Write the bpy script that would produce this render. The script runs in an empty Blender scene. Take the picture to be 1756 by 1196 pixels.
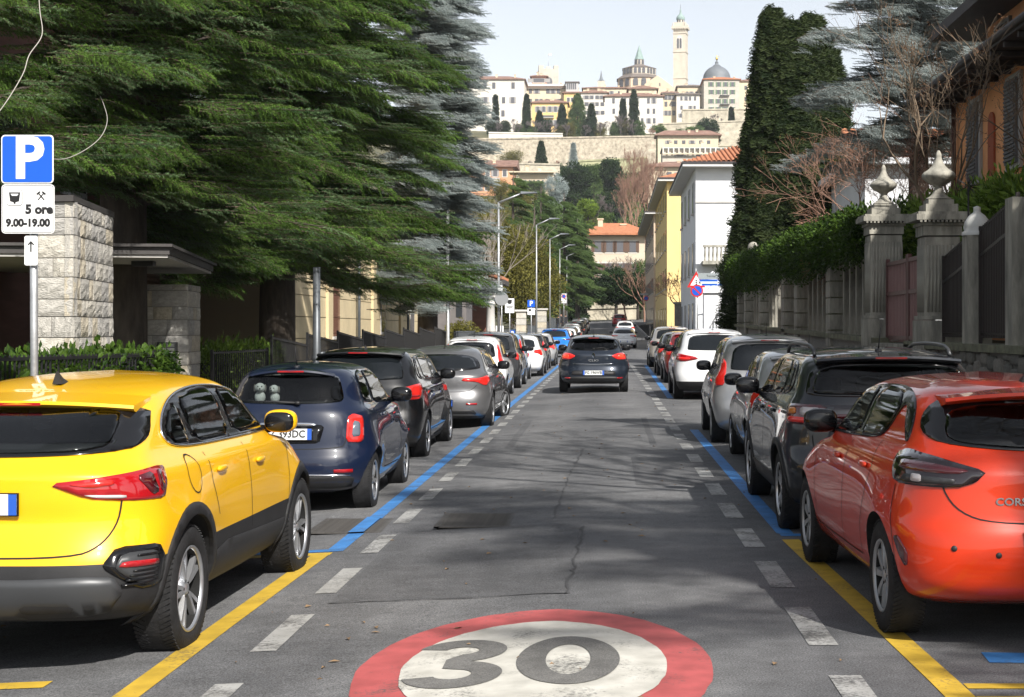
import bpy, bmesh, math, random
from math import sin, cos, pi, radians, sqrt, atan2, exp
from mathutils import Vector, Matrix, Euler, Quaternion, noise
from mathutils.geometry import delaunay_2d_cdt

scene = bpy.context.scene
COL = scene.collection

# ------------------------------------------------------------------ camera
EYE = 1.70            # eye height above the carriageway
FPX = 2560.0          # focal length in photo pixels (about 52 mm on full frame)
VPX, VPY = 1043.0, 565.0
cam_d = bpy.data.cameras.new('camera')
cam_d.sensor_fit = 'HORIZONTAL'; cam_d.sensor_width = 36.0
cam_d.lens = 36.0 * FPX / 1756.0
cam_d.shift_x = -(VPX - 878.0) / 1756.0
cam_d.shift_y = -(598.0 - VPY) / 1756.0
cam_d.clip_start = 0.1; cam_d.clip_end = 6000.0
cam = bpy.data.objects.new('camera', cam_d)
cam.location = (0, 0, EYE); cam.rotation_euler = (radians(90), 0, 0)
COL.objects.link(cam); scene.camera = cam

# ------------------------------------------------------------------ sky, sun, exposure
SUN_EL, SUN_AZ = 40.0, 28.0      # elevation; degrees to the right of straight behind the camera
sun_dir = Vector((sin(radians(SUN_AZ)) * cos(radians(SUN_EL)), -cos(radians(SUN_AZ)) * cos(radians(SUN_EL)), sin(radians(SUN_EL))))
world = bpy.data.worlds.new('World'); scene.world = world; world.use_nodes = True
nt = world.node_tree; nt.nodes.clear()
sky = nt.nodes.new('ShaderNodeTexSky'); sky.sky_type = 'NISHITA'; sky.sun_disc = False
sky.sun_elevation = radians(SUN_EL)
sky.sun_rotation = atan2(sun_dir.x, sun_dir.y)
sky.air_density = 1.0; sky.dust_density = 1.0; sky.ozone_density = 1.0
hs = nt.nodes.new('ShaderNodeHueSaturation'); hs.inputs['Saturation'].default_value = 0.32; hs.inputs['Value'].default_value = 1.0
bg = nt.nodes.new('ShaderNodeBackground'); bg.inputs['Strength'].default_value = 0.098
out = nt.nodes.new('ShaderNodeOutputWorld')
nt.links.new(sky.outputs[0], hs.inputs['Color']); nt.links.new(hs.outputs[0], bg.inputs['Color']); nt.links.new(bg.outputs[0], out.inputs['Surface'])
sun_l = bpy.data.lights.new('sun', 'SUN'); sun_l.energy = 4.4; sun_l.angle = radians(0.6); sun_l.color = (1.0, 0.955, 0.89)
sun = bpy.data.objects.new('sun', sun_l); COL.objects.link(sun)
sun.rotation_euler = sun_dir.to_track_quat('Z', 'Y').to_euler(); sun.location = (10, -10, 30)
vs = scene.view_settings
vs.view_transform = 'Standard'; vs.look = 'None'; vs.gamma = 1.0; vs.exposure = 0.82
scene.display_settings.display_device = 'sRGB'
scene.cycles.use_denoising = True
scene.cycles.max_bounces = 6; scene.cycles.transparent_max_bounces = 8
scene.cycles.sample_clamp_indirect = 6.0
scene.cycles.caustics_reflective = False; scene.cycles.caustics_refractive = False

# ------------------------------------------------------------------ ground shape and photo rays
PROFILE = [(-40, 0), (0, 0), (12, 0), (20, .03), (36, .13), (60, .2), (90, .27), (105, .40), (133, 1.0), (191, 2.15), (230, 3.0), (280, 4.2), (330, 6.0)]
def pchip(pts):
    xs = [p[0] for p in pts]; ys = [p[1] for p in pts]; n = len(xs)
    h = [xs[i+1]-xs[i] for i in range(n-1)]; d = [(ys[i+1]-ys[i])/h[i] for i in range(n-1)]
    m = [0.0]*n; m[0] = d[0]; m[-1] = d[-1]
    for i in range(1, n-1):
        if d[i-1]*d[i] <= 0: m[i] = 0.0
        else:
            w1 = 2*h[i]+h[i-1]; w2 = h[i]+2*h[i-1]
            m[i] = (w1+w2)/(w1/d[i-1]+w2/d[i])
    def f(x):
        if x <= xs[0]: return ys[0]
        if x >= xs[-1]: return ys[-1]
        lo = 0
        while x > xs[lo+1]: lo += 1
        t = (x-xs[lo])/h[lo]; t2 = t*t; t3 = t2*t
        return (2*t3-3*t2+1)*ys[lo]+(t3-2*t2+t)*h[lo]*m[lo]+(-2*t3+3*t2)*ys[lo+1]+(t3-t2)*h[lo]*m[lo+1]
    return f
prof = pchip(PROFILE)
def gz(x, y):
    c = 0.045*(x+0.3) if x < -0.3 else 0.0
    return prof(y) + max(c, -0.17)
def P(px, py, Y):                        # a point of the photo taken to distance Y
    return Vector(((px-VPX)*Y/FPX, Y, EYE-(py-VPY)*Y/FPX))
def PX(px, Y): return (px-VPX)*Y/FPX
def PZ(py, Y): return EYE-(py-VPY)*Y/FPX

# ------------------------------------------------------------------ materials
MATS = {}
def nodes_of(name):
    m = bpy.data.materials.new(name); m.use_nodes = True
    t = m.node_tree; b = t.nodes['Principled BSDF']
    MATS[name] = m
    return m, t, b
def col4(c): return (c[0], c[1], c[2], 1.0)
def mat(name, color, rough=0.6, metal=0.0, spec=0.5, coat=0.0, var=0.0, vscale=3.0, bump=0.0, bscale=20.0, trans=0.0, emit=None, stretch=None, var2=None, obj_random=0.0):
    """plain procedural material: base colour broken by two octaves of noise, optional fine relief"""
    if name in MATS: return MATS[name]
    m, t, b = nodes_of(name); N = t.nodes; L = t.links
    b.inputs['Base Color'].default_value = col4(color)
    b.inputs['Roughness'].default_value = rough; b.inputs['Metallic'].default_value = metal
    b.inputs['Specular IOR Level'].default_value = spec
    if coat:
        b.inputs['Coat Weight'].default_value = coat; b.inputs['Coat Roughness'].default_value = 0.04
    tc = N.new('ShaderNodeTexCoord')
    vec = tc.outputs['Object']
    if stretch:
        mp = N.new('ShaderNodeMapping'); mp.inputs['Scale'].default_value = stretch
        L.new(vec, mp.inputs['Vector']); vec = mp.outputs['Vector']
    colout = None
    if var > 0:
        nz = N.new('ShaderNodeTexNoise'); nz.inputs['Scale'].default_value = vscale; nz.inputs['Detail'].default_value = 8; nz.inputs['Roughness'].default_value = 0.65
        L.new(vec, nz.inputs['Vector'])
        r = N.new('ShaderNodeValToRGB'); r.color_ramp.elements[0].position = 0.3; r.color_ramp.elements[1].position = 0.7
        lo = [max(0, c*(1-var)) for c in color]; hi = [min(1, c*(1+var)) for c in color]
        if var2: hi = list(var2)
        r.color_ramp.elements[0].color = col4(lo); r.color_ramp.elements[1].color = col4(hi)
        L.new(nz.outputs['Fac'], r.inputs['Fac']); colout = r.outputs['Color']
    if obj_random > 0:
        oi = N.new('ShaderNodeObjectInfo'); hv = N.new('ShaderNodeHueSaturation')
        mr = N.new('ShaderNodeMapRange'); mr.inputs['To Min'].default_value = 1-obj_random; mr.inputs['To Max'].default_value = 1+obj_random
        L.new(oi.outputs['Random'], mr.inputs['Value']); L.new(mr.outputs['Result'], hv.inputs['Value'])
        if colout: L.new(colout, hv.inputs['Color'])
        else: hv.inputs['Color'].default_value = col4(color)
        colout = hv.outputs['Color']
    if colout: L.new(colout, b.inputs['Base Color'])
    if bump > 0:
        nb = N.new('ShaderNodeTexNoise'); nb.inputs['Scale'].default_value = bscale; nb.inputs['Detail'].default_value = 6
        L.new(vec, nb.inputs['Vector'])
        bp = N.new('ShaderNodeBump'); bp.inputs['Strength'].default_value = bump; bp.inputs['Distance'].default_value = 0.02
        L.new(nb.outputs['Fac'], bp.inputs['Height']); L.new(bp.outputs['Normal'], b.inputs['Normal'])
    if trans > 0:
        tr = N.new('ShaderNodeBsdfTranslucent'); mx = N.new('ShaderNodeMixShader'); mx.inputs[0].default_value = trans
        if colout: L.new(colout, tr.inputs['Color'])
        else: tr.inputs['Color'].default_value = col4(color)
        o = N['Material Output']; L.new(b.outputs[0], mx.inputs[1]); L.new(tr.outputs[0], mx.inputs[2]); L.new(mx.outputs[0], o.inputs['Surface'])
    if emit:
        b.inputs['Emission Color'].default_value = col4(emit[0]); b.inputs['Emission Strength'].default_value = emit[1]
    return m
def paint(name, color, metal=0.0, rough=0.38, flake=0.0):
    """car paint: pigment under clear coat, with road dust towards random patches"""
    m, t, b = nodes_of(name); N = t.nodes; L = t.links
    b.inputs['Metallic'].default_value = metal; b.inputs['Roughness'].default_value = rough
    b.inputs['Coat Weight'].default_value = 1.0; b.inputs['Coat Roughness'].default_value = 0.03; b.inputs['Coat IOR'].default_value = 1.42; b.inputs['Specular IOR Level'].default_value = .25
    tc = N.new('ShaderNodeTexCoord')
    nz = N.new('ShaderNodeTexNoise'); nz.inputs['Scale'].default_value = 2.2; nz.inputs['Detail'].default_value = 9; nz.inputs['Roughness'].default_value = .7
    L.new(tc.outputs['Object'], nz.inputs['Vector'])
    r = N.new('ShaderNodeValToRGB'); r.color_ramp.elements[0].position = .35; r.color_ramp.elements[1].position = .75
    r.color_ramp.elements[0].color = col4(color); r.color_ramp.elements[1].color = col4([c*.95+.004 for c in color])
    L.new(nz.outputs['Fac'], r.inputs['Fac']); L.new(r.outputs['Color'], b.inputs['Base Color'])
    sz = N.new('ShaderNodeSeparateXYZ'); L.new(tc.outputs['Object'], sz.inputs[0])
    du = N.new('ShaderNodeMapRange'); du.inputs['From Min'].default_value = .46; du.inputs['From Max'].default_value = .2; du.inputs['To Min'].default_value = 0; du.inputs['To Max'].default_value = .35
    L.new(sz.outputs['Z'], du.inputs['Value']); dm_ = N.new('ShaderNodeMath'); dm_.operation = 'MULTIPLY'; L.new(du.outputs['Result'], dm_.inputs[0]); L.new(nz.outputs['Fac'], dm_.inputs[1])
    mxd = N.new('ShaderNodeMix'); mxd.data_type = 'RGBA'; L.new(dm_.outputs[0], mxd.inputs['Factor']); L.new(r.outputs['Color'], mxd.inputs['A']); mxd.inputs['B'].default_value = (.16, .145, .12, 1); L.new(mxd.outputs['Result'], b.inputs['Base Color'])
    mr = N.new('ShaderNodeMapRange'); mr.inputs['From Min'].default_value = .4; mr.inputs['From Max'].default_value = .75
    mr.inputs['To Min'].default_value = .008; mr.inputs['To Max'].default_value = .05
    L.new(nz.outputs['Fac'], mr.inputs['Value']); L.new(mr.outputs['Result'], b.inputs['Coat Roughness'])
    return m

# ------------------------------------------------------------------ mesh building
class MB:
    """collects shapes; build() links them as ONE mesh object"""
    def __init__(s): s.v = []; s.f = []; s.m = []; s.sm = []
    def add(s, verts, faces, mi=0, smooth=False):
        o = len(s.v); s.v.extend([tuple(p) for p in verts])
        for f in faces: s.f.append([i+o for i in f]); s.m.append(mi); s.sm.append(smooth)
    def box(s, c, d, mi=0, rz=0.0, taper=1.0):
        x, y, z = d[0]/2, d[1]/2, d[2]/2; ca, sa = cos(rz), sin(rz); vs_ = []
        for sz in (-1, 1):
            k = taper if sz > 0 else 1.0
            for sx, sy in ((-1,-1),(1,-1),(1,1),(-1,1)):
                px, py = sx*x*k, sy*y*k
                vs_.append((c[0]+px*ca-py*sa, c[1]+px*sa+py*ca, c[2]+sz*z))
        s.add(vs_, [(3,2,1,0),(4,5,6,7),(0,1,5,4),(1,2,6,5),(2,3,7,6),(3,0,4,7)], mi)
    def box2(s, a, b, mi=0):
        s.box([(a[i]+b[i])/2 for i in range(3)], [abs(b[i]-a[i]) for i in range(3)], mi)
    def tube(s, pts, r, n=6, mi=0, cap=True, smooth=True):
        pts = [Vector(p) for p in pts]; k = len(pts); vs_ = []; fs = []
        rr = r if isinstance(r, (list, tuple)) else [r]*k
        prev = None
        for i, p in enumerate(pts):
            d = (pts[min(i+1, k-1)]-pts[max(i-1, 0)])
            d = d.normalized() if d.length > 1e-9 else Vector((0, 0, 1))
            if prev is None: u = d.orthogonal().normalized()
            else:
                u = prev - d*prev.dot(d); u = u.normalized() if u.length > 1e-6 else d.orthogonal().normalized()
            prev = u; w = d.cross(u)
            for j in range(n):
                a = 2*pi*j/n; vs_.append(p+(u*cos(a)+w*sin(a))*rr[i])
        for i in range(k-1):
            for j in range(n):
                fs.append((i*n+j, i*n+(j+1) % n, (i+1)*n+(j+1) % n, (i+1)*n+j))
        if cap: fs.append(tuple(range(n-1, -1, -1))); fs.append(tuple((k-1)*n+j for j in range(n)))
        s.add(vs_, fs, mi, smooth)
    def lathe(s, prof_, n=24, mi=0, M=None, smooth=True, closed=False):
        """prof_: (r, h) pairs around local Z; M places it"""
        M = M or Matrix(); vs_ = []; fs = []; k = len(prof_)
        for r, h in prof_:
            for j in range(n):
                a = 2*pi*j/n; vs_.append(M @ Vector((r*cos(a), r*sin(a), h)))
        for i in range(k-1):
            for j in range(n): fs.append((i*n+j, i*n+(j+1) % n, (i+1)*n+(j+1) % n, (i+1)*n+j))
        if closed:
            fs.append(tuple(range(n-1, -1, -1))); fs.append(tuple((k-1)*n+j for j in range(n)))
        s.add(vs_, fs, mi, smooth)
    def prism(s, poly, a, b, axis='y', mi=0):
        """2D polygon extruded between a and b along an axis"""
        n = len(poly); vs_ = []
        for t in (a, b):
            for p in poly:
                vs_.append({'y': (p[0], t, p[1]), 'x': (t, p[0], p[1]), 'z': (p[0], p[1], t)}[axis])
        fs = [tuple(range(n-1, -1, -1)), tuple(range(n, 2*n))]+[(i, (i+1) % n, n+(i+1) % n, n+i) for i in range(n)]
        s.add(vs_, fs, mi)
    def quad(s, a, b, c, d, mi=0): s.add([a, b, c, d], [(0, 1, 2, 3)], mi)
    def transform(s, M): s.v = [tuple(M @ Vector(p)) for p in s.v]
    def mesh(s, name, mats):
        me = bpy.data.meshes.new(name); me.from_pydata(s.v, [], s.f)
        for m in (mats if isinstance(mats, (list, tuple)) else [mats]): me.materials.append(m)
        if len(s.f):
            me.polygons.foreach_set('material_index', s.m); me.polygons.foreach_set('use_smooth', s.sm)
        me.update(); return me
    def build(s, name, mats, parent=None, fix=True, loc=None, sharp=None):
        me = s.mesh(name, mats)
        if fix: recalc(me)
        if sharp: me.set_sharp_from_angle(angle=radians(sharp))
        return link(name, me, parent, loc)
def recalc(me):
    bm = bmesh.new(); bm.from_mesh(me); bmesh.ops.recalc_face_normals(bm, faces=bm.faces[:]); bm.to_mesh(me); bm.free()
def link(name, me, parent=None, loc=None):
    o = bpy.data.objects.new(name, me); COL.objects.link(o)
    if parent: o.parent = parent
    if loc is not None: o.location = loc
    return o
def tag(o, label=None, cat=None, group=None, kind=None):
    if label: o['label'] = label
    if cat: o['category'] = cat
    if group: o['group'] = group
    if kind: o['kind'] = kind
    return o
def empty(name, loc=(0, 0, 0), rz=0.0, label=None, cat=None, group=None):
    o = bpy.data.objects.new(name, None); COL.objects.link(o); o.empty_display_size = .2
    o.location = loc; o.rotation_euler = (0, 0, rz)
    return tag(o, label, cat, group)
def struct(name, mb, m, parent=None, fix=True):
    o = mb.build(name, m, parent, fix)
    if parent is None: o['kind'] = 'structure'
    return o
def copy_tree(o, parent=None):
    c = o.copy(); COL.objects.link(c); c.parent = parent
    for ch in list(o.children): copy_tree(ch, c)
    return c
def text_mesh(txt, size, depth=0.002, bold=0.0, align='CENTER'):
    cu = bpy.data.curves.new('lettering', 'FONT'); cu.body = txt; cu.size = size; cu.extrude = depth; cu.offset = bold
    cu.align_x = align; cu.align_y = 'CENTER'; cu.resolution_u = 3
    ob = bpy.data.objects.new('lettering', cu); COL.objects.link(ob)
    dg = bpy.context.evaluated_depsgraph_get(); dg.update()
    me = bpy.data.meshes.new_from_object(ob.evaluated_get(dg))
    bpy.data.objects.remove(ob); bpy.data.curves.remove(cu)
    return me
def lettering(txt, size, m, parent, loc, rot=(radians(90), 0, 0), bold=0.0, depth=.0015, sx=1.0, name='lettering'):
    me = text_mesh(txt, size, depth, bold); me.materials.clear(); me.materials.append(m)
    for p in me.polygons: p.material_index = 0
    o = link(name, me, parent); o.location = loc; o.rotation_euler = rot; o.scale = (sx, 1, 1)
    return o
# ================================================================== FOLIAGE
# a crown is one object: points with a direction and a size, each carrying one of a few leaf sprays
FOL = {}
def foliage_group(key, meshes):
    if key in FOL: return FOL[key]
    g = bpy.data.node_groups.new('foliage_'+key, 'GeometryNodeTree')
    g.interface.new_socket('Geometry', in_out='INPUT', socket_type='NodeSocketGeometry')
    g.interface.new_socket('Geometry', in_out='OUTPUT', socket_type='NodeSocketGeometry')
    N = g.nodes; L = g.links
    gi = N.new('NodeGroupInput'); go = N.new('NodeGroupOutput')
    jn = N.new('GeometryNodeJoinGeometry')
    for i, me in enumerate(meshes):
        src = bpy.data.objects.new('spray_source_%s_%d' % (key, i), me)
        oi = N.new('GeometryNodeObjectInfo'); oi.inputs['Object'].default_value = src; oi.inputs['As Instance'].default_value = True
        L.new(oi.outputs['Geometry'], jn.inputs[0])
    ip = N.new('GeometryNodeInstanceOnPoints'); ip.inputs['Pick Instance'].default_value = True
    def attr(nm, ty):
        a = N.new('GeometryNodeInputNamedAttribute'); a.data_type = ty; a.inputs['Name'].default_value = nm; return a.outputs['Attribute']
    L.new(gi.outputs[0], ip.inputs['Points']); L.new(jn.outputs[0], ip.inputs['Instance'])
    L.new(attr('var', 'INT'), ip.inputs['Instance Index'])
    er = N.new('FunctionNodeEulerToRotation'); L.new(attr('rot', 'FLOAT_VECTOR'), er.inputs[0]); L.new(er.outputs[0], ip.inputs['Rotation'])
    L.new(attr('scl', 'FLOAT'), ip.inputs['Scale'])
    L.new(ip.outputs[0], go.inputs[0])
    FOL[key] = g
    return g
def crown_object(name, pts, key, meshes, parent=None):
    """pts: list of (position, rotation matrix or euler, scale)"""
    me = bpy.data.meshes.new(name); me.from_pydata([tuple(p[0]) for p in pts], [], [])
    me.materials.append(meshes[0].materials[0])
    a = me.attributes.new('rot', 'FLOAT_VECTOR', 'POINT'); b = me.attributes.new('scl', 'FLOAT', 'POINT'); c = me.attributes.new('var', 'INT', 'POINT')
    rot = []
    for p in pts: rot.extend(p[1])
    a.data.foreach_set('vector', rot); b.data.foreach_set('value', [p[2] for p in pts])
    n = len(meshes); c.data.foreach_set('value', [p[3] if len(p) > 3 else random.randrange(min(n, 3)) for p in pts])
    o = link(name, me, parent)
    o['kind'] = 'stuff'
    md = o.modifiers.new('foliage', 'NODES'); md.node_group = foliage_group(key, meshes)
    return o
def aim(d, roll=0.0, up=Vector((0, 0, 1))):
    """euler that turns local +X along d with local +Z kept upward"""
    d = d.normalized(); y = up.cross(d)
    if y.length < 1e-4: y = Vector((0, 1, 0))
    y.normalize(); z = d.cross(y)
    M = Matrix((d, y, z)).transposed()
    if roll: M = M @ Matrix.Rotation(roll, 3, 'X')
    return tuple(M.to_euler())

def leafmat(name, c1, c2, trans=.25, rough=.6, rnd=.22, spec=.15):
    m, t, b = nodes_of(name); N = t.nodes; L = t.links
    oi = N.new('ShaderNodeObjectInfo')
    r = N.new('ShaderNodeValToRGB'); r.color_ramp.elements[0].color = col4(c1); r.color_ramp.elements[1].color = col4(c2); r.color_ramp.elements[0].position = .1; r.color_ramp.elements[1].position = .9
    L.new(oi.outputs['Random'], r.inputs['Fac']); L.new(r.outputs['Color'], b.inputs['Base Color'])
    b.inputs['Roughness'].default_value = rough; b.inputs['Specular IOR Level'].default_value = spec
    tr = N.new('ShaderNodeBsdfTranslucent'); mx = N.new('ShaderNodeMixShader'); mx.inputs[0].default_value = trans
    L.new(r.outputs['Color'], tr.inputs['Color']); L.new(b.outputs[0], mx.inputs[1]); L.new(tr.outputs[0], mx.inputs[2]); L.new(mx.outputs[0], N['Material Output'].inputs['Surface'])
    return m
M_bark = mat('bark', (.06, .048, .038), rough=.95, var=.5, vscale=7, stretch=(1, 1, .25), bump=1.0, bscale=9)
M_barkgrey = mat('bark_grey', (.20, .185, .165), rough=.9, var=.35, vscale=8, stretch=(1, 1, .3), bump=.6, bscale=14)
M_twig = mat('twig_brown', (.085, .062, .042), rough=.9, var=.3, vscale=3)
M_twigpale = mat('twig_pale', (.30, .26, .22), rough=.9, var=.3, vscale=3)
M_twigred = mat('twig_red', (.27, .155, .11), rough=.9, var=.3, vscale=.5)
M_twiggrey = mat('twig_grey', (.15, .125, .12), rough=.9, var=.3, vscale=.5)
M_deodar = leafmat('deodar_needles', (.028, .068, .010), (.135, .240, .045), .3)
M_deodar2 = leafmat('deodar_needles_cool', (.045, .095, .034), (.17, .27, .12), .3)
M_glauca = leafmat('blue_cedar_needles', (.24, .29, .285), (.52, .58, .57), .4)
M_cypress = leafmat('cypress_scales', (.014, .026, .009), (.046, .064, .021), .15)
M_ivy = leafmat('ivy_leaf', (.018, .042, .007), (.07, .125, .018), .25, .35)
M_laurel = leafmat('laurel_leaf', (.05, .10, .012), (.16, .24, .04), .25, .3)
M_green = leafmat('tree_leaf_green', (.045, .085, .022), (.13, .20, .065))
M_bright = leafmat('tree_leaf_bright', (.08, .13, .015), (.17, .25, .035))
M_olive = leafmat('tree_leaf_olive', (.075, .075, .015), (.20, .185, .045))
M_dark = leafmat('tree_leaf_dark', (.012, .026, .010), (.035, .062, .022))
M_dryleaf = leafmat('dry_leaf', (.11, .050, .025), (.25, .13, .07))

def spray_conifer(name, m, seed, L=.8, ntw=15, tl=.26, nn=15, nl=.05, nw=.008, droop=.35, fan=1.0, flat=.35):
    """one twig with side twigs; every needle is a blade"""
    rnd = random.Random(seed); mb = MB()
    def axis(u): return Vector((L*u, .03*sin(u*5+seed), -droop*L*u*u))
    def needles(a, b, k):
        d = (b-a); dn = d.normalized(); o = dn.orthogonal().normalized(); o2 = dn.cross(o)
        for i in range(k):
            u = (i+rnd.random())/k; p = a+d*u; an = rnd.random()*2*pi
            side = o*cos(an)+o2*sin(an)
            tip = p+(side*.8+dn*.62).normalized()*nl*rnd.uniform(.7, 1.2)
            wv = dn.cross(side)*nw*.5
            mb.v += [tuple(p+wv), tuple(p-wv), tuple(tip)]; n = len(mb.v); mb.f.append([n-3, n-2, n-1]); mb.m.append(0); mb.sm.append(False)
    prev = axis(0)
    for i in range(1, 5):
        q = axis(i/4); needles(prev, q, nn//2); prev = q
    mb.tube([axis(i/4) for i in range(5)], [.011, .009, .007, .005, .002], 3, 1, False)
    for i in range(ntw):
        u = .06+.92*i/ntw; p = axis(u); s = 1 if i % 2 else -1
        a = s*rnd.uniform(.55, 1.1)*fan; l = tl*(1-.55*u)*rnd.uniform(.75, 1.25)
        d = Vector((cos(a), sin(a), rnd.uniform(-1, .25)*flat)).normalized()
        mid = p+d*l*.55; e = p+d*l+Vector((0, 0, -droop*l*.9))
        needles(p, mid, nn//2); needles(mid, e, nn//2)
        mb.add([p+Vector((0, 0, .003)), p-Vector((0, 0, .003)), e], [(0, 1, 2)], 1)
    return mb.mesh(name, [m, M_twig])
def spray_leaf(name, m, seed, n=26, r=.22, ll=.07, lw=.04, updir=.0):
    """a clump of flat leaves"""
    rnd = random.Random(seed); mb = MB()
    for i in range(n):
        d = Vector((rnd.gauss(0, 1), rnd.gauss(0, 1), rnd.gauss(0, .8))).normalized(); p = d*r*rnd.random()**.5
        ax = (d+Vector((rnd.uniform(-.7, .7), rnd.uniform(-.7, .7), rnd.uniform(-.5, .5)+updir))).normalized(); s = ax.orthogonal().normalized()
        s = (Matrix.Rotation(rnd.random()*6.28, 3, ax) @ s); l = ll*rnd.uniform(.7, 1.3); w = lw*rnd.uniform(.7, 1.2); nrm = ax.cross(s)
        mb.add([p, p+ax*l*.5+s*w/2+nrm*w*.12, p+ax*l, p+ax*l*.5-s*w/2+nrm*w*.12], [(0, 1, 2), (0, 2, 3)])
    return mb.mesh(name, [m])
def spray_tuft(name, m, seed, L=.5, n=60, w=.03):
    """upright flame of scale foliage for cypress"""
    rnd = random.Random(seed); mb = MB()
    for i in range(n):
        u = rnd.random()**.7; p = Vector((L*u*.8, rnd.gauss(0, .09)*(1.1-u), rnd.gauss(0, .09)*(1.1-u)))
        d = Vector((1, rnd.gauss(0, .55), rnd.gauss(0, .55))).normalized(); s = d.orthogonal().normalized(); s = Matrix.Rotation(rnd.random()*6.28, 3, d) @ s
        l = rnd.uniform(.07, .17)*L/.5
        mb.add([p-s*w/2, p+s*w/2, p+d*l+s*w*.2, p+d*l-s*w*.2], [(0, 1, 2, 3)])
    return mb.mesh(name, [m])

def trunk(parent, pts, radii, m=None, n=10, name='trunk'):
    mb = MB(); mb.tube(pts, radii, n); return mb.build(name, m or M_bark, parent)

SPR = {}
def sprays(key):
    if key in SPR: return SPR[key]
    if key == 'deodar': r = [spray_conifer('s', M_deodar if i < 2 else M_deodar2, 10+i, .78, 18, .30, 26, .036, .0085, .40, 1.15, .45) for i in range(3)]+[spray_conifer('s', M_deodar2 if i else M_deodar, 15+i, 1.05, 30, .15, 20, .040, .009, .02, .8, .8) for i in range(2)]
    elif key == 'glauca': r = [spray_conifer('s', M_glauca, 20+i, .70, 16, .26, 26, .034, .010, .25, 1.2, .5) for i in range(3)]+[spray_conifer('s', M_glauca, 25+i, .85, 26, .14, 20, .036, .010, .02, .9, .8) for i in range(2)]
    elif key == 'conifer_far': r = [spray_conifer('s', M_green, 30+i, 1.2, 12, .5, 10, .11, .05, .35) for i in range(2)]
    elif key == 'dark_far': r = [spray_leaf('s', M_dark, 40+i, 40, .5, .32, .20) for i in range(2)]
    elif key == 'green_far': r = [spray_leaf('s', M_green, 50+i, 44, .5, .26, .16) for i in range(2)]
    elif key == 'bright_far': r = [spray_leaf('s', M_bright, 60+i, 44, .5, .26, .16, .5) for i in range(2)]
    elif key == 'olive_far': r = [spray_leaf('s', M_olive, 70+i, 36, .5, .17, .10) for i in range(2)]
    elif key == 'glauca_far': r = [spray_leaf('s', M_glauca, 80+i, 44, .5, .26, .13) for i in range(2)]
    elif key == 'cypress': r = [spray_tuft('s', M_cypress, 90+i, .55, 70, .035) for i in range(3)]
    elif key == 'ivy': r = [spray_leaf('s', M_ivy, 100+i, 30, .20, .085, .06) for i in range(3)]
    elif key == 'laurel': r = [spray_leaf('s', M_laurel, 110+i, 26, .22, .13, .05, .4) for i in range(3)]
    elif key == 'dry': r = [spray_leaf('s', M_dryleaf, 120+i, 16, .22, .05, .035, -.4) for i in range(3)]
    SPR[key] = r
    return r

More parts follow.
